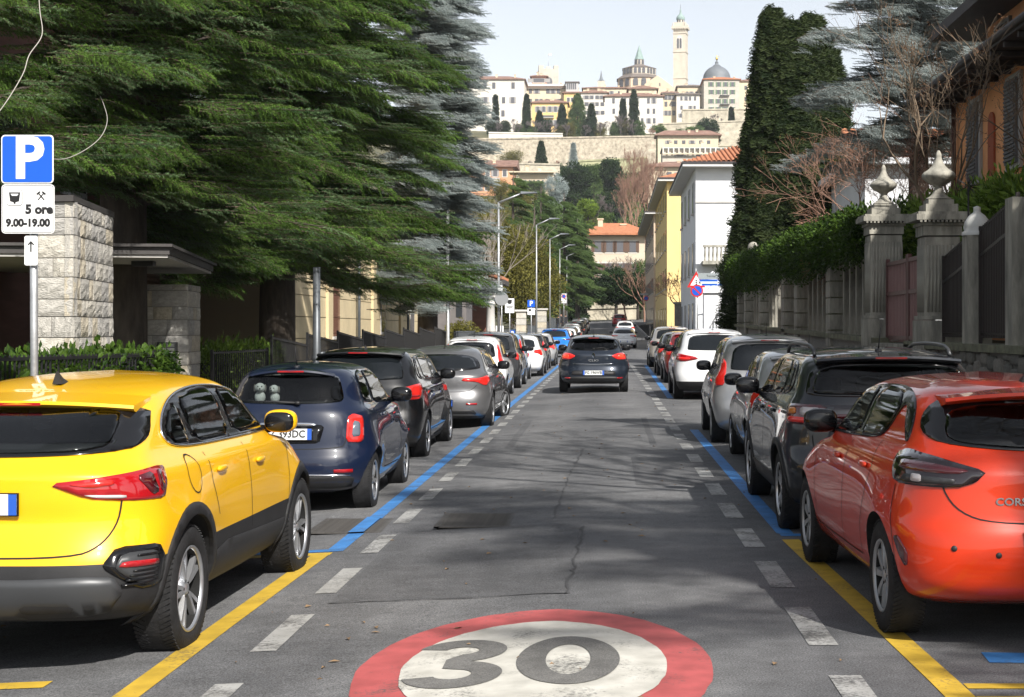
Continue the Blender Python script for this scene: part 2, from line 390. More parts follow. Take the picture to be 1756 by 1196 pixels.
def cedar(name, label, base, h0, h1, nb, reach, key, trunk_r, seed, cat='tree', group=None, azs=None, droop=.30, density=1.0, rise=.12, size=1.0, rad_pow=.7, trunk_top=None, hang=1.0, gap=-.24):
    """tiered conifer: limbs leave the trunk, arch over and hang; sprays sit along both sides of every limb"""
    rnd = random.Random(seed); root = empty(name, base, 0, label, cat, group)
    top = trunk_top or h1*1.04
    trunk(root, [(0, 0, -.4), (0, 0, .4), (.05, 0, top*.4), (-.04, .03, top*.75), (0, 0, top)], [trunk_r*1.25, trunk_r, trunk_r*.75, trunk_r*.4, .04], M_bark, 12)
    lm = MB(); pts = []
    for b in range(nb):
        u = (b+rnd.random())/nb; z = h0+(h1-h0)*u
        az = (b*2.399963+rnd.uniform(-.4, .4)) if azs is None else rnd.uniform(*azs)
        if noise.noise(Vector((cos(az)*1.3+seed, sin(az)*1.3, z*.55))) < gap: continue
        ln = reach*max(.12, (1-u))**rad_pow*rnd.uniform(.55, 1.12); rs = rise+rnd.uniform(-.28, .30); dr = droop*rnd.uniform(.5, 1.3); wob = rnd.uniform(-.22, .22)
        d = Vector((cos(az), sin(az), 0)); s = Vector((-sin(az), cos(az), 0)); line = []
        K = 12
        for k in range(K+1):
            v = k/K
            line.append(Vector((0, 0, z))+d*ln*v+s*ln*(wob*v*v+.05*sin(v*7+b))+Vector((0, 0, ln*(rs*v*1.6-(rs*1.2+dr)*v*v*.75+.02*sin(v*9+b*2)))))
        lm.tube(line, [max(.006, trunk_r*.17*(1-.6*u)*(1-.92*k/K)) for k in range(K+1)], 5, 0, False)
        n = max(3, int(ln*4.6*density))
        for i in range(n):
            for sd in (-1, 1):
                v = .10+.88*(i+rnd.random())/n; f = v*K; k = min(K-1, int(f)); p = line[k].lerp(line[k+1], f-k); t = (line[k+1]-line[k]).normalized()
                a = sd*rnd.uniform(.55, 1.15); l2 = (ln*.26*(1-v)**.8+.22)*rnd.uniform(.5, 1.25)
                dd = (t*cos(a)+s*sin(a)+Vector((0, 0, rnd.uniform(-.22, .16)))).normalized(); m2 = max(2, int(l2*4.2)); dz = rnd.uniform(.10, .5)
                for q in range(m2):
                    w = (q+.6)/m2; pp = p+dd*l2*w+Vector((rnd.uniform(-.1, .1), rnd.uniform(-.1, .1), -dz*l2*w*w+rnd.uniform(-.22, .20))); a2 = (1 if q % 2 else -1)*rnd.uniform(.2, .9)
                    d3 = (Matrix.Rotation(a2, 3, 'Z') @ dd)+Vector((0, 0, -dz*w-(rnd.uniform(-.1, .25) if rnd.random() < .33 else rnd.uniform(.35, 1.3)*hang)))
                    pts.append((pp, aim(d3, rnd.uniform(-1.2, 1.2)), size*rnd.uniform(.5, 1.15)*(1-.25*w)))
                for _h in range(int(1+hang*rnd.random()*2)): pts.append((p+dd*l2*rnd.random(), aim(Vector((rnd.uniform(-.3, .3)+dd.x*.35, rnd.uniform(-.3, .3)+dd.y*.35, -1)), rnd.random()*6), size*rnd.uniform(.5, 1.15), 3+rnd.randrange(2)) if key in ('deodar', 'glauca') else (p+dd*l2*rnd.random(), aim(Vector((rnd.uniform(-.5, .5), rnd.uniform(-.5, .5), -1))), size*rnd.uniform(.5, .9)))
        pts.append((line[-1], aim((line[-1]-line[-2])), size*.8))
    lm.build('limbs', M_bark, root, fix=False)
    crown_object('crown', pts, key, sprays(key), root)
    return root

def bare_tree(name, label, base, H, r0, seed, m, levels=5, spread=.6, cat='tree', group=None, fork=(2, 3), up=.25, minr=.006, trunkf=.25, sides=5, lenf=.72, dry=None, radf=.62, lean=(0, 0), m_trunk=None):
    rnd = random.Random(seed); root = empty(name, base, 0, label, cat, group); tr = MB(); br = MB(); leaf = []
    def grow(p, d, l, r, lv):
        K = 3 if lv > 1 else 2; line = [p]; dd = d.copy(); rr = [r]
        for k in range(K):
            dd = (dd+Vector((rnd.gauss(0, .10), rnd.gauss(0, .10), up*.12))).normalized(); line.append(line[-1]+dd*l/K); rr.append(max(minr*.7, r*(1-(1-radf)*(k+1)/K)))
        (tr if lv >= levels-0 else br).tube(line, rr, sides if lv > 2 else 3, 0, False)
        if lv == 0:
            if dry and rnd.random() < .3: leaf.append((line[-1], aim(dd), rnd.uniform(.6, 1.2)*dry))
            return
        nf = rnd.randint(*fork)+(1 if lv >= levels-1 else 0)
        for i in range(nf):
            an = rnd.uniform(.35, 1.0)*spread*(.55 if i == 0 else 1.0); ax = dd.orthogonal().normalized(); ax = Matrix.Rotation(rnd.random()*6.28, 3, dd) @ ax
            nd = (Matrix.Rotation(an, 3, ax) @ dd+Vector((0, 0, up*.35))).normalized()
            src = line[-1] if i < 2 else line[-2].lerp(line[-1], rnd.random())
            grow(src, nd, l*lenf*rnd.uniform(.75, 1.15), max(minr, r*radf*rnd.uniform(.8, 1.0)), lv-1)
    d0 = Vector((lean[0], lean[1], 1)).normalized()
    grow(Vector((0, 0, -.2)), d0, H*trunkf+.2, r0, levels)
    tr.build('trunk', m_trunk or m, root, fix=False); br.build('branches', m, root, fix=False)
    if leaf: crown_object('dry_leaves', leaf, 'dry', sprays('dry'), root)
    return root

def blob_tree(name, label, base, lobes, key, n, size, trunk_h, trunk_r, seed, cat='tree', group=None, inner=.55, m=None):
    """rounded crown: lobes = (x, y, z, rx, ry, rz) above the base"""
    rnd = random.Random(seed); root = empty(name, base, 0, label, cat, group); pts = []
    tot = sum(l[3]*l[5] for l in lobes)
    for (x, y, z, rx, ry, rz) in lobes:
        for i in range(int(n*rx*rz/tot)):
            d = Vector((rnd.gauss(0, 1), rnd.gauss(0, 1), rnd.gauss(0, 1))).normalized(); r = inner+(1-inner)*rnd.random()**.6
            r *= 1+.16*sin(d.x*5+seed)*sin(d.y*6+d.z*7)
            p = Vector((x+d.x*rx*r, y+d.y*ry*r, z+d.z*rz*r)); pts.append((p, aim(d+Vector((0, 0, .3)), rnd.random()*6.28), size*rnd.uniform(.6, 1.3)))
    zc = lobes[0][2]
    trunk(root, [(0, 0, -.6), (0, 0, trunk_h*.5), (lobes[0][0]*.5, lobes[0][1]*.5, max(trunk_h, zc))], [trunk_r, trunk_r*.85, trunk_r*.5], m or M_bark, 8)
    lm = MB()
    for (x, y, z, rx, ry, rz) in lobes: lm.tube([(0, 0, trunk_h*.8), (x*.6, y*.6, (trunk_h+z)/2), (x, y, z)], [trunk_r*.6, trunk_r*.4, trunk_r*.15], 5, 0, False)
    lm.build('limbs', m or M_bark, root, fix=False)
    crown_object('crown', pts, key, sprays(key), root)
    return root
def cone_tree(name, label, base, H, R, key, n, size, seed, cat='tree', group=None, spires=None, shape=1.0, trunk_r=.3, z0=.0, core=None):
    """columnar or conical evergreen; spires: list of (dx, dy, height, radius)"""
    rnd = random.Random(seed); root = empty(name, base, 0, label, cat, group); pts = []
    spires = spires or [(0, 0, H, R)]
    tot = sum(s[2]*s[3] for s in spires)
    for (dx, dy, h, r) in spires:
        for i in range(int(n*h*r/tot)):
            u = rnd.random(); w = r*min(1, (u/.12)**.5)*max(0, 1-u)**(.55*shape) if shape < 1.5 else r*(1-u)**.9*(.75+.35*abs(sin(u*26)))
            a = rnd.random()*2*pi; k = .72+.28*rnd.random()**.5
            w *= 1+.50*noise.noise(Vector((dx+cos(a)*1.6, dy+sin(a)*1.6, u*h*.30+seed)))+.28*noise.noise(Vector((cos(a)*4, sin(a)*4, u*h*.9)))
            p = Vector((dx+cos(a)*w*k, dy+sin(a)*w*k, z0+u*(h-z0)))
            out_ = Vector((cos(a), sin(a), 0)); d = out_*rnd.uniform(.25, .8)+Vector((0, 0, 1 if shape < 1.5 else rnd.uniform(-.3, .3)))
            pts.append((p, aim(d, rnd.random()*6.28), size*rnd.uniform(.7, 1.3)))
    trunk(root, [(0, 0, -.6), (0, 0, H*.5), (0, 0, H*.95)], [trunk_r, trunk_r*.7, .03], M_bark, 8)
    crown_object('crown', pts, key, sprays(key), root)
    return root
# ================================================================== CARS
M_glass = mat('car_glass', (.008, .010, .012), rough=.03, spec=.5)
M_trim = mat('gloss_black_trim', (.006, .006, .007), rough=.12, spec=.5)
M_plastic = mat('black_plastic', (.016, .016, .017), rough=.55, spec=.4, var=.25, vscale=6, bump=.08, bscale=180)
M_greyplastic = mat('grey_plastic', (.05, .052, .055), rough=.42, metal=.3)
M_well = mat('wheel_well', (.006, .006, .006), rough=.9)
M_gap = mat('panel_gap', (.004, .004, .004), rough=.8)
M_chrome = mat('chrome', (.72, .73, .75), rough=.12, metal=1.0)
M_alloy = mat('alloy', (.55, .56, .58), rough=.28, metal=.85, var=.12, vscale=9)
M_alloydark = mat('alloy_dark', (.09, .09, .1), rough=.35, metal=.7)
M_hub = mat('steel_cap', (.34, .35, .36), rough=.4, metal=.5, var=.15, vscale=9)
M_tyre = mat('tyre_rubber', (.018, .018, .019), rough=.78, spec=.25, var=.35, vscale=14, bump=.25, bscale=60)
M_red = mat('lamp_red', (.33, .006, .01), rough=.08, spec=.6, coat=.8)
M_redbright = mat('lamp_red_bright', (.62, .02, .015), rough=.1, spec=.6, coat=.8)
M_reddark = mat('lamp_red_dark', (.07, .004, .008), rough=.08, spec=.6, coat=.8)
M_smoke = mat('lamp_smoked', (.012, .006, .008), rough=.06, spec=.6, coat=.8)
M_clear = mat('lamp_clear', (.45, .42, .42), rough=.12, spec=.6, coat=.6)
M_amber = mat('lamp_amber', (.5, .16, .02), rough=.12, spec=.6, coat=.6)
M_brakeon = mat('lamp_lit', (.7, .03, .015), rough=.15, coat=.5, emit=((1.0, .06, .02), .55))
M_plate = mat('plate_white', (.66, .67, .66), rough=.35, var=.06, vscale=14)
M_plateblue = mat('plate_blue', (.02, .09, .42), rough=.35)
M_black = mat('ink_black', (.01, .01, .011), rough=.5)
M_white = mat('print_white', (.78, .78, .78), rough=.45)

def clear_glass():
    m, t, b = nodes_of('car_glass_clear'); N = t.nodes; L = t.links; N.remove(b)
    fr = N.new('ShaderNodeFresnel'); fr.inputs['IOR'].default_value = 1.5; tr = N.new('ShaderNodeBsdfTransparent'); tr.inputs['Color'].default_value = (.52, .57, .57, 1)
    gl = N.new('ShaderNodeBsdfGlossy'); gl.inputs['Roughness'].default_value = .02; mx = N.new('ShaderNodeMixShader')
    L.new(fr.outputs[0], mx.inputs[0]); L.new(tr.outputs[0], mx.inputs[1]); L.new(gl.outputs[0], mx.inputs[2]); L.new(mx.outputs[0], N['Material Output'].inputs['Surface']); return m
M_clearglass = clear_glass()
M_cabin = mat('cabin_lining', (.022, .022, .024), rough=.9, var=.2, vscale=6)
M_seat = mat('seat_cloth', (.035, .035, .038), rough=.95, var=.3, vscale=12)

class Shape:
    def __init__(s, sp):
        s.sp = sp; s.L = sp['L']; s.H = sp['H']; s.W2 = sp['W']/2
        s.yr = pchip(sp['rear']); s.yf = pchip(sp['front']); s.w = pchip(sp['width'])
        s.rc = pchip(sp['rc']); s.fc = pchip(sp['fc'])
        s.m = sp.get('m', 4.2); s.n = sp.get('n', 2.3)
        s.wheels = (sp['ro'], sp['ro']+sp['wb']); s.R = sp['R']
        s.flare = sp.get('flare', .018); s.kb = sp.get('kb', .045)
        s.cache = {}
    def outline(s, z, N1=22, N2=44):
        key = round(z, 4)
        if key in s.cache: return s.cache[key]
        yr, yf, w = s.yr(z), s.yf(z), s.w(z)
        rc, fc = s.rc(z), s.fc(z); span = yf-yr
        if rc+fc > span*.92:
            k = span*.92/(rc+fc); rc *= k; fc *= k
        pts = []
        for i in range(N1+1):
            t = pi/2*(i/N1)**1.7
            pts.append([w*sin(t)**(2/s.m), yr+rc*(1-max(0, cos(t))**(2/s.n))])
        y1, y2 = yr+rc, yf-fc
        for i in range(1, N2):
            pts.append([w, y1+(y2-y1)*i/N2])
        for i in range(N1, -1, -1):
            t = pi/2*(i/N1)**1.7
            pts.append([w*sin(t)**(2/3.2), yf-fc*(1-max(0, cos(t))**(2/2.0))])
        yc, h = s.L*.46, s.L/2
        fl = s.flare*exp(-((z-(s.R*2+.0))/.17)**2)
        for p in pts:
            e = (p[0]/max(w, 1e-6))**6
            p[0] *= 1-s.kb*((p[1]-yc)/h)**2
            for wy in s.wheels: p[0] += fl*e*exp(-((p[1]-wy)/.42)**2)
        pts[0][0] = 0.0; pts[-1][0] = 0.0
        s.cache[key] = pts
        return pts
    def at(s, mode, u, z, side=1):
        o = s.outline(z)
        if mode == 'side':
            lo, hi = 0, len(o)-10
            u = min(max(u, o[0][1]), o[hi][1])
            while hi-lo > 1:
                md = (lo+hi)//2
                if o[md][1] <= u: lo = md
                else: hi = md
            a, b = o[lo], o[hi]; t = (u-a[1])/max(b[1]-a[1], 1e-6)
            return Vector((side*(a[0]+(b[0]-a[0])*t), u, z))
        if mode == 'rear':
            x = abs(u); i = 0; mx = 26
            while i < mx and o[i+1][0] < x: i += 1
            a, b = o[i], o[i+1]; t = min(1.0, (x-a[0])/max(b[0]-a[0], 1e-6))
            return Vector((u, a[1]+(b[1]-a[1])*t, z))
        if mode == 'front':
            x = abs(u); n = len(o); i = n-1; mn = n-27
            while i > mn and o[i-1][0] < x: i -= 1
            a, b = o[i], o[i-1]; t = min(1.0, (x-a[0])/max(b[0]-a[0], 1e-6))
            return Vector((u, a[1]+(b[1]-a[1])*t, z))
        if mode == 'wrap':
            d = abs(u)
            for i in range(len(o)-1):
                a, b = o[i], o[i+1]; l = sqrt((b[0]-a[0])**2+(b[1]-a[1])**2)
                if d <= l or i == len(o)-2:
                    t = d/max(l, 1e-9); return Vector((side*(a[0]+(b[0]-a[0])*t), a[1]+(b[1]-a[1])*t, z))
                d -= l
    def pn(s, mode, u, z, side=1, off=0.0):
        e = .012; p = s.at(mode, u, z, side)
        du = s.at(mode, u+e, z, side)-s.at(mode, u-e, z, side); dz = s.at(mode, u, z+e, side)-s.at(mode, u, z-e, side)
        n = du.cross(dz)
        n = n.normalized() if n.length > 1e-9 else Vector((0, -1, 0))
        c = Vector((0, min(max(p.y, .9), s.L-.9), .8))
        if n.dot(p-c) < 0: n = -n
        return p+n*off, n
    def levels(s, cuts):
        zs = []; z0 = s.sp['rear'][0][0]; n = 400; H = s.H
        f = [z0+(H-z0)*i/n for i in range(n+1)]
        acc = [0.0]
        for i in range(n):
            a, b = f[i], f[i+1]
            acc.append(acc[-1]+abs(b-a)+.6*abs(s.yr(b)-s.yr(a))+.35*abs(s.yf(b)-s.yf(a))+.8*abs(s.w(b)-s.w(a)))
        K = s.sp.get('nz', 60); k = 0
        for j in range(K+1):
            tgt = acc[-1]*j/K
            while k < n and acc[k+1] < tgt: k += 1
            zs.append(f[min(k+1, n)] if j else z0)
        zs[-1] = H
        zs = sorted(set([round(z, 4) for z in zs+list(cuts)]))
        res = [zs[0]]
        for z in zs[1:]:
            if z-res[-1] > .0022 or z in cuts: res.append(z)
        return res
    def body_mesh(s, mats, matfn=None, cuts=()):
        mb = MB(); zs = s.levels(cuts); rings = []
        for z in zs:
            o = s.outline(z); n = len(o)
            ring = [(p[0], p[1], z) for p in o]+[(-p[0], p[1], z) for p in o[-2:0:-1]]
            rings.append(ring)
        k = len(rings[0]); vs_ = [p for r in rings for p in r]
        mb.v = vs_
        for i in range(len(zs)-1):
            zc = (zs[i]+zs[i+1])/2
            for j in range(k):
                a, b = i*k+j, i*k+(j+1) % k
                mb.f.append([a, b, b+k, a+k]); mb.sm.append(True)
                yc = (vs_[a][1]+vs_[b][1])/2
                mb.m.append(matfn(yc, zc) if matfn else 0)
        mb.f.append(list(range(k-1, -1, -1))); mb.m.append(len(mats)-1); mb.sm.append(False)
        mb.f.append([(len(zs)-1)*k+j for j in range(k)]); mb.m.append(0); mb.sm.append(True)
        me = mb.mesh('body', mats); recalc(me)
        # wheel arches are cut out of the shell
        cut = MB(); Ra = s.sp.get('arch', s.R+.055)
        for wy in s.wheels:
            for sd in (-1, 1):
                M = Matrix.Translation((sd*(s.W2-.16), wy, s.R)) @ Matrix.Rotation(pi/2, 4, 'Y')
                cut.lathe([(Ra, -.24), (Ra, .5)], 40, 0, M, True, True)
        cm = cut.mesh('cutter', [M_well]); recalc(cm)
        extra = []
        if s.sp.get('clear'):
            for pl in s.sp['windows']:
                c2 = MB(); c2.prism(chaikin(pl, 1, True, .14), -1.3, 1.3, 'x'); extra.append(c2)
            c2 = MB(); c2.prism(chaikin(half_to_full(s.sp['rear_window']), 2, True, .2), -.4, s.L-2.0, 'y'); extra.append(c2)
            c2 = MB(); w0 = min(p[0] for q in s.sp['windows'] for p in q)+.18; c2.box2((-s.W2*.62, w0, s.sp['cabin'][0]), (s.W2*.62, s.L-1.75, s.sp['cabin'][1])); extra.append(c2)
        a = bpy.data.objects.new('a', me); b = bpy.data.objects.new('b', cm); COL.objects.link(a); COL.objects.link(b)
        me.materials.append(M_well)
        md = a.modifiers.new('c', 'BOOLEAN'); md.object = b; md.operation = 'DIFFERENCE'; md.solver = 'EXACT'
        try: md.material_mode = 'TRANSFER'
        except Exception: pass
        eo = []
        if extra: me.materials.append(M_cabin)
        for c2 in extra:
            m2 = c2.mesh('cutter', [M_cabin]); recalc(m2); ob = bpy.data.objects.new('c', m2); COL.objects.link(ob); eo.append(ob)
            md = a.modifiers.new('c', 'BOOLEAN'); md.object = ob; md.operation = 'DIFFERENCE'; md.solver = 'EXACT'
            try: md.material_mode = 'TRANSFER'
            except Exception: pass
        dg = bpy.context.evaluated_depsgraph_get(); dg.update()
        res = bpy.data.meshes.new_from_object(a.evaluated_get(dg))
        for q in [a, b]+eo: bpy.data.objects.remove(q)
        res.set_sharp_from_angle(angle=radians(38))
        return res

def chaikin(poly, it=2, closed=True, q=.25):
    for _ in range(it):
        out_ = []; n = len(poly)
        for i in range(n if closed else n-1):
            a, b = poly[i], poly[(i+1) % n]
            out_.append((a[0]*(1-q)+b[0]*q, a[1]*(1-q)+b[1]*q)); out_.append((a[0]*q+b[0]*(1-q), a[1]*q+b[1]*(1-q)))
        poly = out_
    return poly
def fill2d(poly, res, holes=()):
    """constrained triangulation of an outline with a grid of inner points"""
    pts = []
    n = len(poly)
    for i in range(n):
        a, b = Vector(poly[i]), Vector(poly[(i+1) % n]); k = max(1, int((b-a).length/res))
        for j in range(k): pts.append(a+(b-a)*(j/k))
    nb = len(pts); edges = [(i, (i+1) % nb) for i in range(nb)]
    xs = [p.x for p in pts]; ys = [p.y for p in pts]
    def inside(x, y):
        c = False; j = nb-1
        for i in range(nb):
            if (pts[i].y > y) != (pts[j].y > y) and x < (pts[j].x-pts[i].x)*(y-pts[i].y)/(pts[j].y-pts[i].y)+pts[i].x: c = not c
            j = i
        return c
    inner = []
    gx = min(xs)+res*.5
    while gx < max(xs):
        gy = min(ys)+res*.5
        while gy < max(ys):
            if inside(gx, gy) and min((p.x-gx)**2+(p.y-gy)**2 for p in pts) > (res*.4)**2: inner.append(Vector((gx, gy)))
            gy += res
        gx += res
    base = len(pts)+len(inner); hp = []
    for h in holes:
        o = base+len(hp); k = len(h); hp += [Vector(p) for p in h]; edges += [(o+i, o+(i+1) % k) for i in range(k)]
    v, e, f, *_ = delaunay_2d_cdt([Vector((p.x, p.y)) for p in pts]+inner+hp, edges, [], 1, 1e-6)
    def inpoly(h, x, y):
        c = False; j = len(h)-1
        for i in range(len(h)):
            if (h[i][1] > y) != (h[j][1] > y) and x < (h[j][0]-h[i][0])*(y-h[i][1])/(h[j][1]-h[i][1])+h[i][0]: c = not c
            j = i
        return c
    if holes: f = [t for t in f if not any(inpoly(h, sum(v[i].x for i in t)/len(t), sum(v[i].y for i in t)/len(t)) for h in holes)]
    return v, f
def add_panel(mb, sh, poly, mode, side=1, off=.004, res=.06, mi=0, round_=1, skirt=.012, q=.25, holes=()):
    if round_: poly = chaikin(poly, round_, True, q)
    v, f = fill2d(poly, res, holes)
    pos = [sh.pn(mode, p.x, p.y, side, off) for p in v]
    base = len(mb.v); mb.v.extend([tuple(p[0]) for p in pos])
    cnt = {}
    for t in f:
        mb.f.append([base+i for i in t]); mb.m.append(mi); mb.sm.append(True)
        for i in range(len(t)):
            k = (t[i], t[(i+1) % len(t)]); kk = (min(k), max(k)); cnt[kk] = cnt.get(kk, 0)+1
    sk = {}
    for (a, b), c in cnt.items():
        if c == 1:
            for i in (a, b):
                if i not in sk:
                    sk[i] = len(mb.v); mb.v.append(tuple(pos[i][0]-pos[i][1]*(off+skirt)))
            mb.f.append([base+a, base+b, sk[b], sk[a]]); mb.m.append(mi); mb.sm.append(False)
def add_strip(mb, sh, line, width, mode, side=1, off=.0015, mi=0, res=.06):
    pts = []
    for i in range(len(line)-1):
        a, b = Vector(line[i]), Vector(line[i+1]); k = max(1, int((b-a).length/res))
        for j in range(k): pts.append(a+(b-a)*(j/k))
    pts.append(Vector(line[-1])); n = len(pts); base = len(mb.v)
    for i, p in enumerate(pts):
        d = (pts[min(i+1, n-1)]-pts[max(i-1, 0)]); d = d.normalized() if d.length > 0 else Vector((1, 0))
        o = Vector((-d.y, d.x))*width/2
        for sg in (-1, 1):
            q = p+o*sg; mb.v.append(tuple(sh.pn(mode, q.x, q.y, side, off)[0]))
    for i in range(n-1):
        mb.f.append([base+2*i, base+2*i+1, base+2*i+3, base+2*i+2]); mb.m.append(mi); mb.sm.append(True)
def add_trim(mb, sh, line, r, mode, side=1, off=.004, mi=0, n=6):
    mb.tube([sh.pn(mode, p[0], p[1], side, off)[0] for p in line], r, n, mi)
def blob(mb, c, r, mi=0, n=14, m=8, e=.75, M=None):
    """rounded box / ellipsoid"""
    vs_ = []; fs = []
    def sp(v): return math.copysign(abs(v)**e, v)
    for i in range(m+1):
        a = -pi/2+pi*i/m
        for j in range(n):
            b = 2*pi*j/n; p = Vector((r[0]*sp(cos(a))*sp(cos(b)), r[1]*sp(cos(a))*sp(sin(b)), r[2]*sp(sin(a))))
            if M: p = M @ p
            vs_.append(Vector(c)+p)
    for i in range(m):
        for j in range(n): fs.append((i*n+j, i*n+(j+1) % n, (i+1)*n+(j+1) % n, (i+1)*n+j))
    mb.add(vs_, fs, mi, True)

WHEEL_CACHE = {}
def wheel_meshes(R, rim, style, width=.21):
    key = (R, rim, style, width)
    if key in WHEEL_CACHE: return WHEEL_CACHE[key]
    RY = Matrix.Rotation(pi/2, 4, 'Y')       # local Z -> +X (outer side)
    w = width/2
    t = MB()
    t.lathe([(rim-.012, w*.80), (rim+.004, w*.97), (rim+(R-rim)*.45, w*1.04), (R-.028, w*.98), (R-.010, w*.86), (R-.002, w*.6), (R, 0), (R-.002, -w*.6), (R-.010, -w*.86), (R-.028, -w*.98), (rim+(R-rim)*.45, -w*1.04), (rim+.004, -w*.97), (rim-.012, -w*.8)], 48, 0, RY)
    for k in range(72):                        # tread blocks
        a = 2*pi*k/72
        for sx in (-1, 1):
            M = Matrix.Rotation(a, 4, 'X') @ Matrix.Translation((sx*w*.62, 0, R-.003)) @ Matrix.Rotation(sx*.5, 4, 'Z')
            b = MB(); b.box((0, 0, 0), (w*.62, R*2*pi/72*.66, .007)); b.transform(M); t.add(b.v, b.f)
    tm = t.mesh('tyre', [M_tyre]); recalc(tm)
    r = MB(); face = w*1.0
    r.lathe([(rim-.012, w*.78), (rim+.003, w*.9), (rim-.004, w*.98), (rim-.016, w*.94), (rim-.020, w*.82)], 40, 0, RY)
    r.lathe([(rim-.020, w*.82), (rim-.03, -w*.7)], 32, 1, RY)
    r.lathe([(.02, -.02), (rim-.02, -.02)], 32, 1, RY)       # brake side, dark
    r.lathe([(.001, face*.80), (.028, face*.80), (.034, face*.72), (.06, face*.62), (.065, 0)], 20, 0, RY)
    nsp, wd0, wd1, split = {'five_twin': (5, .028, .036, .17), 'ten': (10, .022, .03, 0), 'five': (5, .075, .055, 0), 'multi': (7, .035, .03, .12), 'cover': (9, .036, .058, 0)}[style]
    for k in range(nsp):
        for da in ((-split, split) if split else (0,)):
            a = 2*pi*k/nsp; a1 = a+da
            d0 = Vector((0, sin(a+da*.25), cos(a+da*.25))); d1 = Vector((0, sin(a1), cos(a1)))
            p0 = d0*.04; p1 = d1*(rim-.012)
            t0 = Vector((0, d0.z, -d0.y)); t1 = Vector((0, d1.z, -d1.y)); vs_ = []
            for q in range(4):
                u = q/3; p = p0.lerp(p1, u); tt = t0.lerp(t1, u); wd = wd0+(wd1-wd0)*u
                xo = face*(.74+.06*sin(u*pi))+(.0 if u < .9 else .006)
                for (s1, xx) in ((-1, xo-.03), (-.75, xo), (.75, xo), (1, xo-.03)):
                    vs_.append(p+tt*(wd/2*s1)+Vector((xx, 0, 0)))
            fs = []
            for q in range(3):
                for j in range(3): fs.append((q*4+j, q*4+j+1, q*4+j+5, q*4+j+4))
            r.add(vs_, fs, 0, False)
    for k in range(5):
        a = 2*pi*k/5; M = Matrix.Translation((face*.74, .045*sin(a), .045*cos(a))) @ RY
        r.lathe([(.009, -.02), (.009, .002), (.001, .003)], 8, 1, M)
    rm = {}
    for nm, (m1) in (('alloy', M_alloy), ('dark', M_alloydark), ('cap', M_hub)):
        me = r.mesh('rim', [m1, M_well]); rm[nm] = me
    WHEEL_CACHE[key] = (tm, rm)
    return WHEEL_CACHE[key]

def std_front(L, H, cowl, ycowl, ytop, ypeak):
    return [(.16, L-.30), (.22, L-.12), (.34, L-.03), (.48, L), (.62, L-.03), (.72, L-.09), (.80, L-.24), (cowl-.07, ycowl+.45), (cowl, ycowl),
            (cowl+.06, ycowl-.12), (H-.13, ytop+.10), (H-.06, ytop-.10), (H-.02, (ytop+ypeak)/2-.05), (H, ypeak)]
def std_width(W, H, zb, top=.66, low=.90):
    w = W/2
    return [(.16, w*(low-.06)), (.24, w*low), (.36, w*.965), (.52, w*.99), (.64, w*1.0), (.76, w*.995), (zb-.10, w*.965), (zb-.02, w*.925), (zb+.03, w*.885),
            (H-.13, w*(top+.04)), (H-.075, w*(top-.03)), (H-.04, w*(top-.14)), (H-.012, w*.30), (H, w*.02)]
def std_rc(H, zb, a=.30, b=.36, c=.42): return [(.16, a), (.6, b), (zb, c), (H-.10, c*.95), (H, .3)]
def std_fc(H, cowl): return [(.16, .55), (.6, .75), (cowl-.05, .8), (cowl+.05, .5), (H-.1, .38), (H, .3)]

def mirror_poly(p): return [(-a, b) for a, b in p[::-1]]
def half_to_full(p):
    """points of the +x half from bottom centre to top centre -> closed outline"""
    return p+[(-a, b) for a, b in p[::-1] if abs(a) > 1e-6]

